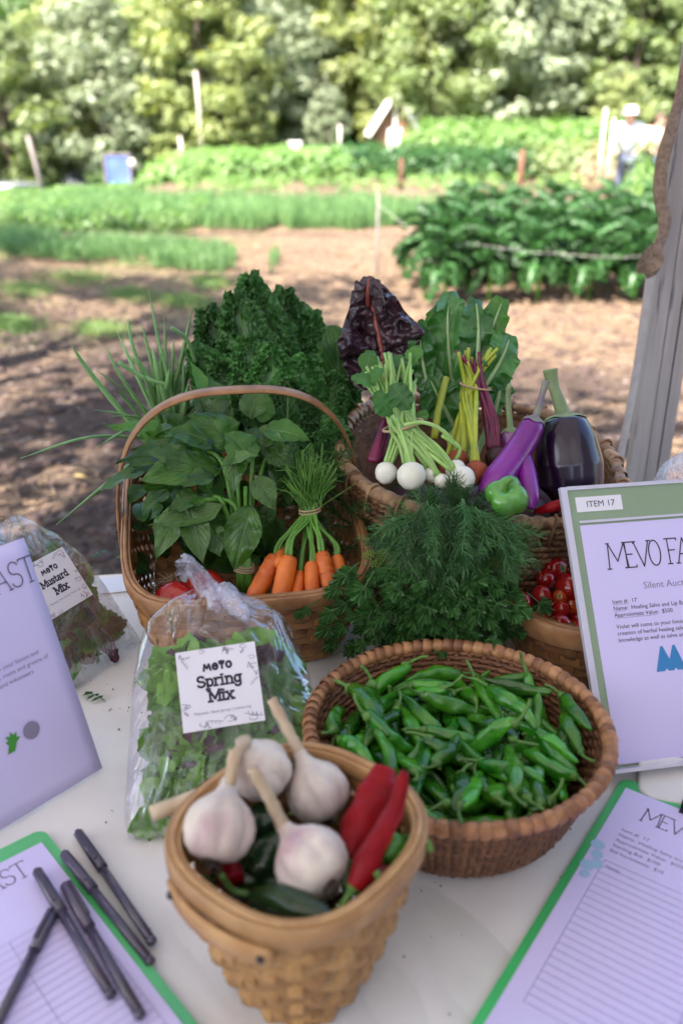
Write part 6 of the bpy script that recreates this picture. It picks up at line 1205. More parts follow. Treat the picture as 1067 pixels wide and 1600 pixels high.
# ================================================================ WRITING
def arc(cx, cy, rx, ry, a0, a1, n=10): return [(cx+rx*math.cos(math.radians(a0+(a1-a0)*i/n)), cy+ry*math.sin(math.radians(a0+(a1-a0)*i/n))) for i in range(n+1)]
sf = lambda x, y, w_=.14: [(x-w_, y), (x+w_, y)]
GL = {  # tall thin hand lettered capitals with serifs
 'M': (.95, [[(.08, 0), (.14, 1)], [(.14, 1), (.46, .28)], [(.46, .28), (.80, 1)], [(.80, 1), (.88, 0)], sf(.08, 0, .08), sf(.88, 0, .08), sf(.12, 1, .06), sf(.82, 1, .06)]),
 'E': (.62, [[(.14, 0), (.14, 1)], [(.04, 1), (.5, 1), (.5, .93)], [(.14, .52), (.40, .52)], [(.04, 0), (.52, 0), (.52, .08)]]),
 'V': (.78, [[(.06, 1), (.38, 0)], [(.38, 0), (.68, 1)], sf(.06, 1, .08), sf(.68, 1, .08)]),
 'O': (.66, [arc(.32, .5, .24, .5, 0, 360, 22)]),
 'F': (.60, [[(.16, 0), (.16, 1)], [(.04, 1), (.54, 1), (.54, .92)], [(.16, .54), (.42, .54)], sf(.16, 0, .1)]),
 'A': (.74, [[(.06, 0), (.36, 1)], [(.36, 1), (.64, 0)], [(.17, .36), (.54, .36)], sf(.06, 0, .08), sf(.64, 0, .08)]),
 'R': (.70, [[(.14, 0), (.14, 1)], [(.04, 1), (.3, 1)]+arc(.3, .76, .2, .24, 90, -90)+[(.14, .52)], [(.3, .52), (.6, 0)], sf(.14, 0, .09), sf(.62, 0, .06)]),
 'S': (.62, [arc(.31, .75, .2, .25, 20, 180, 8)+arc(.31, .75, .2, .25, 180, 260, 4)+arc(.31, .26, .22, .26, 80, -90, 8)+arc(.31, .26, .22, .26, -90, -165, 4)]),
 'T': (.66, [[(.32, 0), (.32, 1)], [(.02, .92), (.04, 1), (.6, 1), (.62, .92)], sf(.32, 0, .1)])}
SL = {  # bold slab serif
 'S': (.62, [arc(.3, .53, .21, .17, 25, 270, 12)+arc(.3, .19, .23, .17, 90, -160, 12)]), 'M': (.92, [[(.14, 0), (.14, .7)], [(.14, .7), (.45, .15), (.76, .7)], [(.76, .7), (.76, 0)], sf(.14, 0), sf(.76, 0), sf(.1, .7, .08), sf(.8, .7, .08)]),
 'p': (.60, [[(.14, .5), (.14, -.2)], arc(.31, .25, .18, .23, 0, 360, 16), sf(.14, -.2, .12), [(.04, .48), (.14, .48)]]), 'r': (.46, [[(.14, .5), (.14, 0)], sf(.14, 0, .12), [(.04, .48), (.14, .48)], arc(.32, .28, .17, .2, 165, 60, 6)]),
 'i': (.34, [[(.16, .48), (.16, 0)], sf(.16, 0, .13), [(.04, .48), (.16, .48)], [(.10, .66), (.21, .66)]]), 'n': (.64, [[(.14, .5), (.14, 0)], sf(.14, 0, .11), [(.04, .48), (.14, .48)], arc(.32, .28, .17, .2, 165, 0, 8)+[(.49, 0)], sf(.49, 0, .11)]),
 'g': (.58, [arc(.26, .26, .17, .22, 0, 360, 16), [(.44, .5), (.44, -.08)]+arc(.26, -.08, .18, .14, 0, -160, 8), [(.44, .48), (.54, .48)]]), 'x': (.56, [[(.08, .48), (.46, 0)], [(.46, .48), (.08, 0)], sf(.08, 0, .09), sf(.46, 0, .09), sf(.08, .48, .09), sf(.46, .48, .09)]),
 'u': (.62, [[(.04, .48), (.14, .48), (.14, .2)]+arc(.30, .2, .16, .19, 180, 360, 8), [(.36, .48), (.46, .48), (.46, 0), (.56, 0)]]), 's': (.48, [arc(.24, .36, .15, .12, 25, 270, 10)+arc(.24, .12, .16, .12, 90, -160, 10)]),
 't': (.44, [[(.18, .66), (.18, .14)]+arc(.29, .14, .11, .13, 180, 330, 6), [(.04, .46), (.36, .46)]]), 'a': (.56, [arc(.24, .13, .15, .13, 0, 360, 14), [(.39, 0), (.39, .34)]+arc(.25, .34, .14, .14, 0, 150, 6), [(.39, 0), (.5, 0)]]),
 'd': (.60, [[(.46, .72), (.46, 0), (.56, 0)], arc(.28, .25, .18, .24, 0, 360, 16), [(.36, .72), (.46, .72)]]),
 'm': (.8, [[(.1, 0), (.2, .5), (.38, .16), (.56, .5), (.68, 0)]]), 'e': (.56, [arc(.26, .25, .19, .24, 0, 340, 14), [(.1, .28), (.42, .28)]]), 'v': (.56, [[(.06, .58), (.26, .58), (.46, .58)], [(.26, .58), (.26, 0)], [(.1, .42), (.26, .62), (.42, .42)]]), 'o': (.58, [arc(.27, .26, .19, .24, 0, 360, 16)]), ' ': (.3, [])}
def strokes(fontd, text, M, h, th, root, name, mt, center=True, spc=1.0):
    w_ = sum(fontd[c][0] for c in text)*h*spc; x = -w_/2 if center else 0; V = []; F = []; lay_ = 0
    for c in text:
        for pl in fontd[c][1]:
            lay_ += 1
            for (a, b) in zip(pl, pl[1:]):
                A_ = Vector((x+a[0]*h, a[1]*h, .00030+.000004*(lay_ % 9))); B_ = Vector((x+b[0]*h, b[1]*h, A_.z)); d = B_-A_
                if d.length < 1e-7: continue
                d.normalize(); s = Vector((-d.y, d.x, 0))*th/2; e = d*th*.35; q = len(V); V += [A_-e-s, B_+e-s, B_+e+s, A_-e+s]; F.append((q, q+1, q+2, q+3))
        x += fontd[c][0]*h*spc
    return part(root, name, xf((V, F), M), mt, False)
def text(root, s, M, size, mt, align='LEFT', name='printed_text', shear=0):
    cu = bpy.data.curves.new(name, 'FONT'); cu.body = s; cu.size = size; cu.align_x = align; cu.resolution_u = 2; cu.fill_mode = 'FRONT'; cu.materials.append(mt); cu.shear = shear
    tmp = link(bpy.data.objects.new(name, cu)); me = bpy.data.meshes.new_from_object(tmp); bpy.data.objects.remove(tmp)
    o = link(bpy.data.objects.new(name, me)); o.parent = root; o.matrix_local = Matrix.Translation(-rootloc(root)) @ M; return o
def slab(M, x0, x1, y0, y1, z0, z1): return xf(box(x0, x1, y0, y1, z0, z1), M)
def frm(O, e, u):
    e = Vector(e).normalized(); n = e.cross(Vector(u)).normalized(); u = n.cross(e); return frame(e, u, n, O)
def doodles(root, M, W, H, seed, mt):
    rr = random.Random(seed); V = []; F = []
    def ln(pts, th=.0006):
        for a, b in zip(pts, pts[1:]):
            A_ = Vector((*a, .00032)); B_ = Vector((*b, .00032)); d = B_-A_
            if d.length < 1e-6: continue
            s = Vector((-d.y, d.x, 0)).normalized()*th/2; q = len(V); V.extend([A_-s, B_-s, B_+s, A_+s]); F.append((q, q+1, q+2, q+3))
    for k in range(26):
        side = k % 4; t = rr.uniform(.04, .96); dd = rr.uniform(.03, .10)
        x, y = ((t*W, dd*H), (t*W, H-dd*H), (dd*W, t*H), (W-dd*W, t*H))[side]; a = rr.uniform(0, 360); s = rr.uniform(.004, .008)
        if k % 3 == 0: ln(arc(x, y, s*.7, s*.4, a, a+300, 9))
        elif k % 3 == 1: ln([(x+s*.8*(i/6-.5), y+s*.5*math.sin(i*1.1+a)) for i in range(7)], .0009)
        else:
            ca, sa = math.cos(a), math.sin(a); ln([(x-ca*s, y-sa*s), (x+ca*s, y+sa*s)]); 
            for q in (-.5, 0, .5): ln([(x+ca*s*q, y+sa*s*q), (x+ca*s*q-sa*s*.4, y+sa*s*q+ca*s*.4)])
    V2 = [Vector((min(W-.0008, max(.0008, v.x)), min(H-.0008, max(.0008, v.y)), v.z)) for v in V]
    part(root, 'border_drawing', xf((V2, F), M), mt, False)['kind'] = 'stuff'
# ---- right auction sign in acrylic stand
O = PZ(948, 1200, T+.004); e = Vector((.985, .171, 0)); u = Vector((-.1007, .579, .809))
SM_ = frm(O, e, u); W, H = .235, .318
r = thing('auction_sign', 'clear stand with green topped lavender auction sheet for item 17', 'sign', O)
part(r, 'back_board', slab(SM_, 0, W, 0, H, -.003, 0), m_sage, False)
part(r, 'acrylic_rim', slab(SM_, -.0045, .0035, 0, H+.003, -.0045, .0022), m_acry, False); part(r, 'acrylic_rim', slab(SM_, .0037, W+.004, H-.001, H+.0035, -.0045, .0022), m_acry, False)
part(r, 'foot', slab(SM_, -.0045, W+.004, -.004, -.0002, -.0045, .03), m_acry, False)
part(r, 'clear_pocket', slab(SM_, .0125, W-.004, H-.0415, H-.0385, .0004, .0022), m_acry, False)
pg = part(r, 'paper', slab(SM_, .0130, W-.004, .002, H-.044, .0003, .0009), m_paper, False)
tg = part(r, 'item_tag', slab(SM_, .0125, .070, H-.028, H-.010, .0003, .0008), m_label, False)
text(tg, 'ITEM 17', SM_ @ Matrix.Translation((.025, H-.0225, .0011)), .0105, m_ink)
PT = SM_ @ Matrix.Translation((.0145, 0, .0009)); cx = .131
strokes(GL, 'MEVO', PT @ Matrix.Translation((.024, .220, 0)), .030, .0015, pg, 'title_lettering', m_ink, False, .73)
strokes(GL, 'FARM', PT @ Matrix.Translation((.098, .2205, 0)), .030, .0015, pg, 'title_lettering', m_ink, False, .73)
strokes(GL, 'FEAST', PT @ Matrix.Translation((.160, .221, 0)), .026, .0014, pg, 'title_lettering', m_ink, False, .66)
text(pg, 'Silent Auction', PT @ Matrix.Translation((.064, .194, .0003)), .0115, m_inkg)
for i, s in enumerate(('Item #:  17', 'Name:  Healing Salve and Lip Balm Making', 'Approximate Value:  $500', '', 'Violet will come to your house and lead the', 'creation of herbal healing salves for you and', 'knowledge as well as salve and lip balm to')):
    if s: text(pg, s, PT @ Matrix.Translation((.0225, .1795-.0077*i-(.0 if i < 4 else -.002), .0003)), .0068, m_ink)
for i, w_ in enumerate((.020, .017, .052)): part(pg, 'underline', slab(PT, .0225, .0225+w_*(1 if i != 1 else .8), .1780-.0077*i, .1784-.0077*i, .0003, .00035), m_inkg, False)
V = [(0, 0), (.010, .030), (.013, .030), (.0195, .014), (.026, .030), (.029, .030), (.039, 0), (.028, 0), (.0255, .003), (.023, 0), (.016, 0), (.0135, .003), (.011, 0)]
part(pg, 'printed_logo', xf(([Vector((a, b, .0004)) for a, b in V], [(0, 1, 2, 3, 9, 10, 11, 12)[:4]+(10, 11, 12), (3, 4, 5, 6, 7, 8, 9, 10)]), PT @ Matrix.Translation((.062, .098, 0)) @ Matrix.Scale(.95, 4)), m_blue, False)
for k, ch in enumerate((.125, .165)): part(pg, 'printed_logo', xf(lathe([(.004, 0), (.010, .00005)], 20), PT @ Matrix.Translation((ch, .102, .0004))), (m_green, m_inkg)[k], False)
# ---- left auction sheet
O = PZ(0, 1297, T+.003); O1 = PZ(160, 1200, T+.003); e = (O1-O).normalized(); u = Vector((-.2612, .2208, .9397)); W = .216; O = O1-e*W
LM = frm(O, e, u); H = .279*.97
r = thing('auction_sheet', 'lavender auction sheet leaning at the left edge before the mustard bag', 'sign', O1)
part(r, 'acrylic_stand', slab(LM, -.002, W-.001, 0, H-.002, -.0035, -.0006), m_acry, False)
nx_, ny_ = 14, 18; V = []; F = []
for j in range(ny_+1):
    for i in range(nx_+1):
        a = i/nx_; b = j/ny_; V.append(LM @ Vector((a*W, b*H, .0008+.0016*max(0, a-.7)*math.sin(b*7)+.0035*max(0, .15-b)*math.sin(a*25)*3*.3)))
for j in range(ny_):
    for i in range(nx_): q = j*(nx_+1)+i; F.append((q, q+1, q+nx_+2, q+nx_+1))
pg = part(r, 'paper', (V, F), m_paper)
so_ = pg.modifiers.new('thick', 'SOLIDIFY'); so_.thickness = .0004
PT = LM @ Matrix.Translation((0, 0, .0016))
strokes(GL, 'FEAST', PT @ Matrix.Translation((.1385, .224, 0)), .027, .0011, pg, 'title_lettering', m_ink, False, .88)
strokes(GL, 'FARM', PT @ Matrix.Translation((.072, .224, 0)), .026, .0011, pg, 'title_lettering', m_ink, False, .72)
for i, s in enumerate(('to your house and', 'herbs, roots and greens of', 'for you and volunteers')): text(pg, s, PT @ Matrix.Translation((W-.018-(.008, 0, .020)[i], .150-.0085*i, .0004)), .0066, m_inkg, 'RIGHT')
part(pg, 'printed_logo', xf(lathe([(.0032, 0), (.0092, .00005)], 24), PT @ Matrix.Translation((W-.061, .0785, .0005))), m_inkg, False)
V = [(0, 0), (.004, .008), (.0015, .012), (.005, .013), (.003, .018), (.008, .016), (.009, .021), (.012, .016), (.016, .018), (.014, .013), (.018, .011), (.013, .008), (.008, .0)]
V = [Vector((a, b, .0005)) for a, b in V]; V.append(Vector((.009, .012, .0005))); part(pg, 'printed_logo', xf((V, [(13, i, (i+1) % 13) for i in range(13)]), PT @ Matrix.Translation((W-.092, .067, 0))), m_green, False)
# ---- clipboards
def clipboard(label, TLp, edge_dir, top_dir, W, H, right):
    e = Vector(top_dir).normalized(); u = -Vector(edge_dir).normalized(); n = Vector((0, 0, 1)); u = n.cross(e)
    M = frame(e, u, n, TLp); r = thing('clipboard', label, 'clipboard', TLp)
    def rr_(x0, x1, y0, y1, rad, z, n_=6):
        out = []
        for (cx_, cy_, a0) in ((x1-rad, y1-rad, 0), (x0+rad, y1-rad, 90), (x0+rad, y0+rad, 180), (x1-rad, y0+rad, 270)):
            for i in range(n_+1): a = math.radians(a0+90*i/n_); out.append(Vector((cx_+rad*math.cos(a), cy_+rad*math.sin(a), z)))
        return out
    zz = [0, .0004, .0038, .0042]; ins = [.0006, 0, 0, .0006]; V = []; F = []
    for z, q in zip(zz, ins): V += rr_(q, W-q, -H+q, -q, .012, z)
    n_ = 28
    for k in range(3):
        for i in range(n_): F.append((k*n_+i, k*n_+(i+1) % n_, (k+1)*n_+(i+1) % n_, (k+1)*n_+i))
    F.append(tuple(range(n_-1, -1, -1))); F.append(tuple(3*n_+i for i in range(n_)))
    part(r, 'board', xf((V, F), M), m_clip2 if not right else m_clip)
    # paper stack
    px0, px1, py0 = (.009, W-.004, -.018) if right else (.004, W-.010, -.020)
    for k in range(2):
        a = -.004*k; V = [Vector((px0+.0008*k, -H+.006, .0047+.0006*k)), Vector((px1, -H+.006, .0047+.0006*k)), Vector((px1, py0, .0047+.0006*k)), Vector((px0, py0, .0047+.0006*k))]
        V += [v+Vector((0, 0, .0005)) for v in V]; pg = part(r, 'paper', xf((V, [(3,2,1,0),(4,5,6,7),(0,1,5,4),(1,2,6,5),(2,3,7,6),(3,0,4,7)]), M), m_paper, False)
    return r, M, pg
ZT = T+.002
A_ = PZ(972, 1218, ZT); ed_ = PZ(738, 1600, ZT)-A_; tp_ = Vector((-ed_.y, ed_.x, 0))
r, M, pg = clipboard('green clipboard with ruled bid sheet at the bottom right corner', A_, ed_, tp_, .232, .40, True)
PT = M @ Matrix.Translation((0, 0, .0058))
strokes(GL, 'MEVO', PT @ Matrix.Translation((.036, -.058, 0)), .021, .0010, pg, 'title_lettering', m_ink, False, .85)
strokes(GL, 'FARM', PT @ Matrix.Translation((.097, -.058, 0)), .021, .0010, pg, 'title_lettering', m_ink, False, .85)
for i, s in enumerate(('Item #:  17', 'Name:  Healing Salve and Lip Balm', 'Approximate Value:  $500', 'Starting Bid:  $100', 'Bid Increments:  $10')): text(pg, s, PT @ Matrix.Translation((.026, -.083-.0085*i, .0003)), .0062, m_inkg)
def rules(pg, PT, x0, x1, y0, n, dy, mx):
    V = []; F = []
    for i in range(n):
        y = y0-i*dy; q = len(V); V += [Vector((x0, y, .0003)), Vector((x1, y, .0003)), Vector((x1, y+.0006, .0003)), Vector((x0, y+.0006, .0003))]; F.append((q, q+1, q+2, q+3))
    for x in (x0, mx, x1): q = len(V); V += [Vector((x, y0-(n-1)*dy, .00035)), Vector((x+.0006, y0-(n-1)*dy, .00035)), Vector((x+.0006, y0, .00035)), Vector((x, y0, .00035))]; F.append((q, q+1, q+2, q+3))
    part(pg, 'ruled_table', xf((V, F), PT), m_line, False)
rules(pg, PT, .026, .205, -.131, 22, .0088, .135); text(pg, 'Name', PT @ Matrix.Translation((.030, -.139, .0003)), .0055, m_inkg)
V = []
for k, (a, b, s) in enumerate(((.010, -.115, .007), (.014, -.128, .006), (.018, -.140, .0065), (.011, -.146, .007), (.013, -.158, .005))): V.append(part(pg, 'printed_splash', xf(lathe([(.0005, 0), (s, .00005)], 14), PT @ Matrix.Translation((a+.004, b, .0003+.00005*k))), m_aqua, False))
# clip
cp_ = M @ Vector((.076, -.012, .006)); q = part(r, 'clip', xf(box(.066, .150, -.024, -.002, .0060, .0085), M), m_dark, False); part(r, 'clip_spring', xf(tube([(.066, -.012, .012), (.150, -.012, .012)], .0055, 10), M), m_dark)
A_ = PZ(68, 1298, ZT); ed_ = PZ(306, 1600, ZT)-A_; ed_.normalize(); tp_ = Vector((-ed_.y, ed_.x, 0)); W = .232
r, M, pg = clipboard('green clipboard with ruled bid sheet at the bottom left corner', A_-tp_*W, ed_, tp_, W, .33, False)
PT = M @ Matrix.Translation((0, 0, .0058))
strokes(GL, 'FEAST', PT @ Matrix.Translation((.133, -.053, 0)), .022, .0010, pg, 'title_lettering', m_ink, False, .90)
rules(pg, PT, .03, .212, -.115, 22, .0086, .150)
# ---- pens
def pen(label, a, b, za, zb, clipup=.3):
    A_ = PZ(*a, za); B_ = PZ(*b, zb); d = (B_-A_); L_ = d.length; M, _ = aim(A_, B_, (0, 0, 1)); r = thing('pen', label, 'pen', A_, 'dark grey pens')
    part(r, 'cap', xf(tube([(0, 0, 0), (0, .002, 0), (0, L_*.10, 0), (0, L_*.36, 0)], [.0036, .0050, .0052, .0055], 14), M), m_pen)
    part(r, 'barrel', xf(tube([(0, L_*.345, 0), (0, L_*.97, 0)], [.0044, .0044], 8), M), m_pen)
    part(r, 'end_plug', xf(tube([(0, L_*.965, 0), (0, L_*.99, 0), (0, L_, 0)], [.0047, .0046, .0026], 12), M), m_pen)
    M2 = M @ Matrix.Rotation(clipup, 4, 'Y'); part(r, 'pocket_clip', xf(box(-.0017, .0017, L_*.03, L_*.30, .0062, .0075), M2), m_pen, False); part(r, 'clip_root', xf(box(-.0017, .0017, L_*.02, L_*.05, .003, .0072), M2), m_pen, False)
    t = text(r, 'M  medium', M @ Matrix.Rotation(PI/2, 4, 'Z') @ Matrix.Translation((L_*.45, -.0012, .0050)), .0034, m_pent)
z1 = T+.0065; z2 = T+.0135
pen('upper right pen lying on the white cloth beside the clipboard', (122, 1300), (240, 1474), z1, z1)
pen('pen on the cloth just right of the clipboard edge, lower', (100, 1333), (238, 1506), z2, z1)
pen('pen on the clipboard with its cap nearest the sheet title', (58, 1360), (176, 1558), z2+.002, z2)
pen('right pen on the clipboard lying parallel to its green edge', (101, 1382), (222, 1590), z2, z2, -.6)
pen('pen at the bottom left crossing under the others', (85, 1424), (-8, 1606), z2-.001, z2-.001)
# ---- plastic bags
def bag(name, label, O, e, u, W, H, th, prof_, mt, closed_top=True, nu=34, nv=40, seed=0, wob=.002):
    M = frm(O, e, u); r = thing(name, label, 'plastic bag', O); V = []; F = []
    for j in range(nv+1):
        v = j/nv; c_, hw = (float(np.interp(v, [p[0] for p in prof_], [p[q] for p in prof_])) for q in (1, 2)); tt = float(np.interp(v, [p[0] for p in prof_], [p[3] for p in prof_]))*th
        for i in range(2*nu):
            a = 2*PI*i/(2*nu); x = hw*math.copysign(abs(math.cos(a))**.75, math.cos(a)); z = tt*math.copysign(abs(math.sin(a))**1.15, math.sin(a))
            w3 = Vector((x*22+seed, v*6, (1 if math.sin(a) > 0 else -1)*1.3)); pl = abs(noise.noise(w3*1.4))*2+abs(noise.noise(w3*4))
            pinch = max(0, v-.62)*2.2; z += (wob*(pl-.8)*(1 if math.sin(a) > 0 else -.5)) + math.sin(a)*pinch*.006*math.sin(x*190+seed)
            V.append(M @ Vector((c_+x, v*H, z+tt*.0)))
    m = 2*nu
    for j in range(nv):
        for i in range(m): F.append((j*m+i, j*m+(i+1) % m, (j+1)*m+(i+1) % m, (j+1)*m+i))
    F.append(tuple(range(m-1, -1, -1)))
    part(r, 'film', (V, F), mt); return r, M
def greens(label, M, fn, n, mts, size=.035, seed=0, shapes=('oval',)):
    r = thing('salad_greens', label, 'salad leaves', M @ Vector((0, .02, 0))); pool = []
    for s in range(8): pool.append([mesh('leaf', *(lambda g_: (g_[0], g_[1], mt, True, g_[2]))(leafgeo(1, .5+.1*(s % 3), 8, 12, 'oval' if s % 2 else 'chard', bend=.8+.2*(s % 3), fold=.15, ruf=.12 if s % 2 else .04, rf=5, crk=.15, crs=4, seed=s))) for mt in mts])
    rr = random.Random(seed)
    for k in range(n):
        p, front = fn(rr); mt_i = rr.choices(range(len(mts)), [4, 3, 1][:len(mts)])[0]; s = size*rr.uniform(.7, 1.4); a = rr.uniform(0, 6.28)
        nn = Vector((rr.uniform(-.7, .7), rr.uniform(-.5, .5), .9)); d = Vector((math.cos(a), math.sin(a), rr.uniform(-.2, .2))); L_, _ = aim(Vector(p)-d*s*.5, Vector(p)+d*s*.5, nn)
        inst(r, 'leaf', pool[rr.randrange(8)][mt_i], M @ L_ @ Matrix.Scale(s, 4))
    return r
# spring mix
O = PZ(205, 1300, T+.004); O2 = PZ(505, 1215, T+.004); e = (O2-O).normalized(); tp_ = PY(352, 912, .885)
O = PZ(198, 1312, T+.003); e = Vector((1, .10, 0)).normalized(); W = .205; H = (PY(345, 912, .875)-(O+e*W*.5)).length
u = (PY(345, 912, .885)-(O+e*.094)).normalized()
pf = [(0, .099, .097, .25), (.08, .101, .104, .75), (.3, .103, .103, 1.1), (.6, .098, .094, 1.05), (.78, .094, .083, .80), (.86, .092, .074, .62), (.93, .090, .054, .45), (.975, .088, .030, .32), (1.0, .084, .010, .22)]
r, M = bag('greens_bag', 'tied clear bag of spring mix salad standing beside the garlic', O, e, u, W, H, .030, pf, m_film, seed=2)
kn = M @ Vector((.084, H*.995, 0)); tl = PY(283, 888, .86)
P = curve([M @ Vector((.100, H*.90, .020)), M @ Vector((.092, H*.96, .014)), kn+Vector((0, -.004, .004)), kn.lerp(tl, .55)+Vector((0, 0, .010)), tl], 6); k = len(P)
V, F = tube(P, [np.interp(i/(k-1), [0, .25, .5, .75, .92, 1], [.012, .008, .0085, .0075, .0125, .010]) for i in range(k)], 26, cap=False)
V = [v+(v-P[min(i//26, k-1)])*.38*math.sin((i % 26)*1.45+i//26*.25) for i, v in enumerate(V)]
part(r, 'twisted_neck', (V, F), m_filmk)
V, F = tube(curve([M @ Vector((.102, H*.97, .010)), M @ Vector((.112, H*.90, .028)), M @ Vector((.124, H*.83, .034)), M @ Vector((.127, H*.79, .033))], 6), [.010, .012, .012, .012, .012, .011, .011, .010, .010, .009, .009, .008, .007, .006, .005, .004, .003, .002, .001], 20)
part(r, 'folded_tail', ([v+Vector((U(-1, 1), U(-1, 1), U(-1, 1)))*.0012 for v in V], F), m_filmk)
def fn(rr):
    v = rr.uniform(.06, .72); c_, hw, tt = (float(np.interp(v, [p[0] for p in pf], [p[q] for p in pf])) for q in (1, 2, 3)); x = rr.uniform(-.68, .68)
    return (c_+x*hw, v*H, rr.uniform(-.4, .45)*tt*.030*math.sqrt(1-x*x)), 1
greens('pale and dark salad leaves filling the spring mix bag', M, fn, 340, [m_salad, m_salad2, m_saladp], .054, 5)
LO = M @ Vector((.060, H*.37, .0335)); lm = frm(LO, e.lerp(M.col[1].xyz, .09).normalized(), M.col[1].xyz); LW = .083
lb = part(r, 'label', slab(lm, 0, LW, 0, LW, 0, .0005), m_label, False); PT = lm @ Matrix.Translation((0, 0, .0005))
strokes(SL, 'mevo', PT @ Matrix.Translation((LW/2, LW*.72, 0)), .0125, .0023, lb, 'printed_word', m_ink, True, 1.0)
strokes(SL, 'Spring', PT @ Matrix.Translation((LW/2, LW*.52, 0)), .0155, .0023, lb, 'printed_word', m_ink, True, .92)
strokes(SL, 'Mix', PT @ Matrix.Translation((LW/2, LW*.33, 0)), .0155, .0025, lb, 'printed_word', m_ink, True, .92)
text(lb, 'Mahwah, New Jersey | mevo.org', PT @ Matrix.Translation((LW/2, LW*.185, .0003)), .0044, m_inkg, 'CENTER'); doodles(lb, PT, LW, LW, 3, m_inkg)
# mustard mix
O = PZ(125, 1068, T+.003); O1 = PZ(222, 1004, T+.003); e = (O1-O).normalized(); W = .205; O = O1-e*W
ap = PY(62, 800, 1.10); u = (ap-(O1-e*.07)); H = u.length*1.02; u = u.normalized()
pf2 = [(0, .100, .104, .12), (.05, .101, .104, .30), (.12, .102, .102, .7), (.35, .102, .100, 1), (.6, .105, .092, .95), (.8, .112, .066, .6), (.95, .124, .028, .35), (1.0, .128, .016, .2)]
r, M2 = bag('greens_bag', 'clear bag of mustard mix leaves behind the left auction sheet', O, e, u, W, H, .026, pf2, m_film2, seed=8)
def fn2(rr):
    v = rr.uniform(.10, .72); c_, hw, tt = (float(np.interp(v, [p[0] for p in pf2], [p[q] for p in pf2])) for q in (1, 2, 3)); x = rr.uniform(-.74, .76)
    return (c_+x*hw, v*H, rr.uniform(-.4, .4)*tt*.026), 1
greens('dark red and green mustard leaves inside the left bag', M2, fn2, 170, [m_salad2, m_musr, m_saladp], .046, 9)
L0 = M2.inverted() @ PY(62, 948, 1.03); LW = .074
cpt = PY(85, 915, 1.02)
h2 = M2.inverted() @ cpt
lm = M2 @ Matrix.Translation((h2.x-LW*.52, h2.y-LW*.50, .0275)) @ Matrix.Rotation(.03, 4, 'Z')
lb = part(r, 'label', slab(lm, 0, LW, 0, LW, 0, .0005), m_label, False); PT = lm @ Matrix.Translation((0, 0, .0005))
strokes(SL, 'mevo', PT @ Matrix.Translation((LW*.52, LW*.72, 0)), .0110, .0018, lb, 'printed_word', m_ink, True, 1.0)
strokes(SL, 'Mustard', PT @ Matrix.Translation((LW*.50, LW*.52, 0)), .0118, .0018, lb, 'printed_word', m_ink, True, .92)
strokes(SL, 'Mix', PT @ Matrix.Translation((LW*.52, LW*.32, 0)), .0132, .0021, lb, 'printed_word', m_ink, True, .92)
text(lb, 'Mahwah, New Jersey | mevo.org', PT @ Matrix.Translation((LW/2, LW*.20, .0003)), .0038, m_inkg, 'CENTER'); doodles(lb, PT, LW, LW, 4, m_inkg)
# bag behind the right sign
O = PZ(985, 860, T+.004); r, M3 = bag('greens_bag', 'puffed clear bag of greens behind the auction sign at right', Vector((.40, 1.06, T+.006)), (1, .05, 0), (0, .25, 1), .25, .275, .05, [(0, .12, .11, .3), (.3, .13, .14, 1), (.7, .13, .13, 1), (.88, .13, .10, .9), (1.0, .13, .05, .5)], m_filmk, seed=5)
def fn3(rr): return (rr.uniform(.02, .24), rr.uniform(.02, .13), rr.uniform(-.03, .03)), 1
greens('green leaves inside the bag behind the right sign', M3, fn3, 40, [m_salad, m_salad2], .045, 2)
# pale lid behind the right clipboard
c = PZ(1062, 1240, T+.012); V = []; 
def rr2(a, b, rad, z): return [Vector(((a-rad)*(1 if q in (0, 3) else -1)+rad*math.cos(math.radians(90*q+t*15)), (b-rad)*(1 if q in (0, 1) else -1)+rad*math.sin(math.radians(90*q+t*15)), z)) for q in range(4) for t in range(7)]
for (s, z) in ((0, 0), (.001, .010), (.0, .0125), (.004, .0145)): V += rr2(.045-s, .04-s, .015, z)
F = [(k*28+i, k*28+(i+1) % 28, (k+1)*28+(i+1) % 28, (k+1)*28+i) for k in range(3) for i in range(28)]+[tuple(84+i for i in range(28))]
o = part(None, 'white_lid', xf((V, F), Matrix.Translation((c.x+.012, c.y+.028, T+.0005)) @ Matrix.Rotation(-.3, 4, 'Z') @ Matrix.Diagonal((1, 1, .45, 1))), m_white); tagit(o, 'plain white lid lying on the cloth behind the right clipboard', 'lid')
o = part(None, 'paper_scrap', xf(box(-.02, .03, -.03, .02, 0, .0012), Matrix.Translation(PZ(178, 912, T+.001)) @ Matrix.Rotation(.2, 4, 'Z')), m_label, False); tagit(o, 'corner of white paper beside the handled basket', 'paper')
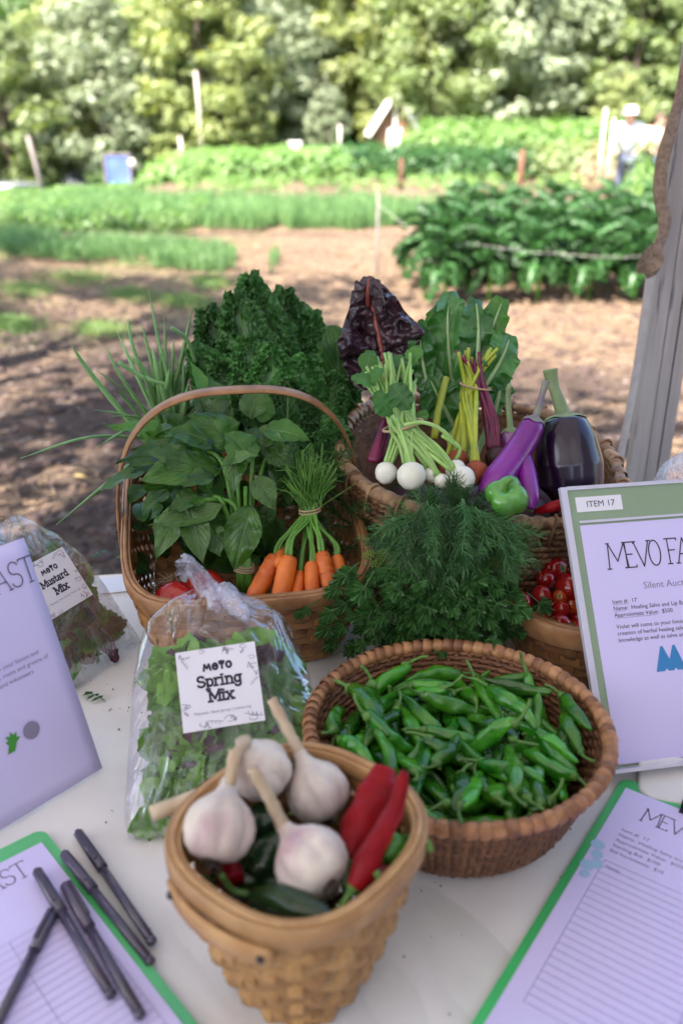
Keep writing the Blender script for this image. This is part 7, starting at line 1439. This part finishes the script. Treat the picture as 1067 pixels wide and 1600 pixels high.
# ---- soil crumbs and herb scraps shaken out of the baskets
B = MB(); B2 = MB()
for k in range(170):
    c_ = rnd.choice(((-.22, .92, .10), (.0, .72, .12), (.05, .90, .12), (-.05, .56, .14), (.28, .60, .12), (.30, .86, .05), (-.30, .95, .10))); p = Vector((c_[0]+rnd.gauss(0, c_[2]), c_[1]+rnd.gauss(0, c_[2]*.6), T+.0004))
    if k % 3: B.add(blob(5, 4, .5, k % 9), Matrix.Translation(p) @ Matrix.Scale(U(.0003, .0011), 4))
    else: B2.add(leafgeo(U(.002, .007), U(.001, .003), 2, 3, 'lance', bend=.8), Matrix.Translation(p+Vector((0, 0, .0006))) @ Matrix.Rotation(U(0, 6.28), 4, 'Z'))
o = part(None, 'soil_crumbs', B.get()[:2], m_clod); tagit(o, 'scattered specks of dark soil on the white cloth', 'crumbs', None, 'stuff')
o = part(None, 'herb_scraps', B2.get()[:2], m_cil); tagit(o, 'tiny green herb scraps scattered on the white cloth', 'leaf scraps', None, 'stuff')
# ---- bits on the cloth
def sprig(px_, lb_, s, rot):
    c = PZ(*px_, T+.003); B = MB(); B.add(tube(curve([(0, -.02, 0), (.002, 0, .002), (0, .018, .003)], 4), .0008, 5))
    for (y, a) in ((-.008, 1), (-.006, -1), (.002, 1.1), (.006, -1.1), (.014, .7), (.016, -.6), (.018, 0)): B.add(leafgeo(.015, .006, 4, 6, 'lance', bend=.6, tooth=.2), Matrix.Translation((0, y, .002)) @ Matrix.Rotation(-a, 4, 'Z'))
    o = part(None, 'leaf_sprig', xf(B.get(), Matrix.Translation(c) @ Matrix.Rotation(rot, 4, 'Z') @ Matrix.Scale(s, 4)), m_cil); tagit(o, lb_, 'leaf')
sprig((152, 1090), 'small green leaf sprig on the cloth below the mustard bag', .75, 1.0)
sprig((150, 868), 'loose pale leaf fallen behind the bag at the table edge', .8, -.6)
for (x, y, lb_) in ((177, 1077, 'tiny dark crumb on the cloth near the leaf sprig'), (166, 1285, 'tiny red brown crumb on the cloth above the pens')):
    o = part(None, 'crumb', xf(blob(7, 5, .5, 3), Matrix.Translation(PZ(x, y, T+.0015)) @ Matrix.Scale(.0011, 4)), m_wood); tagit(o, lb_, 'crumb')
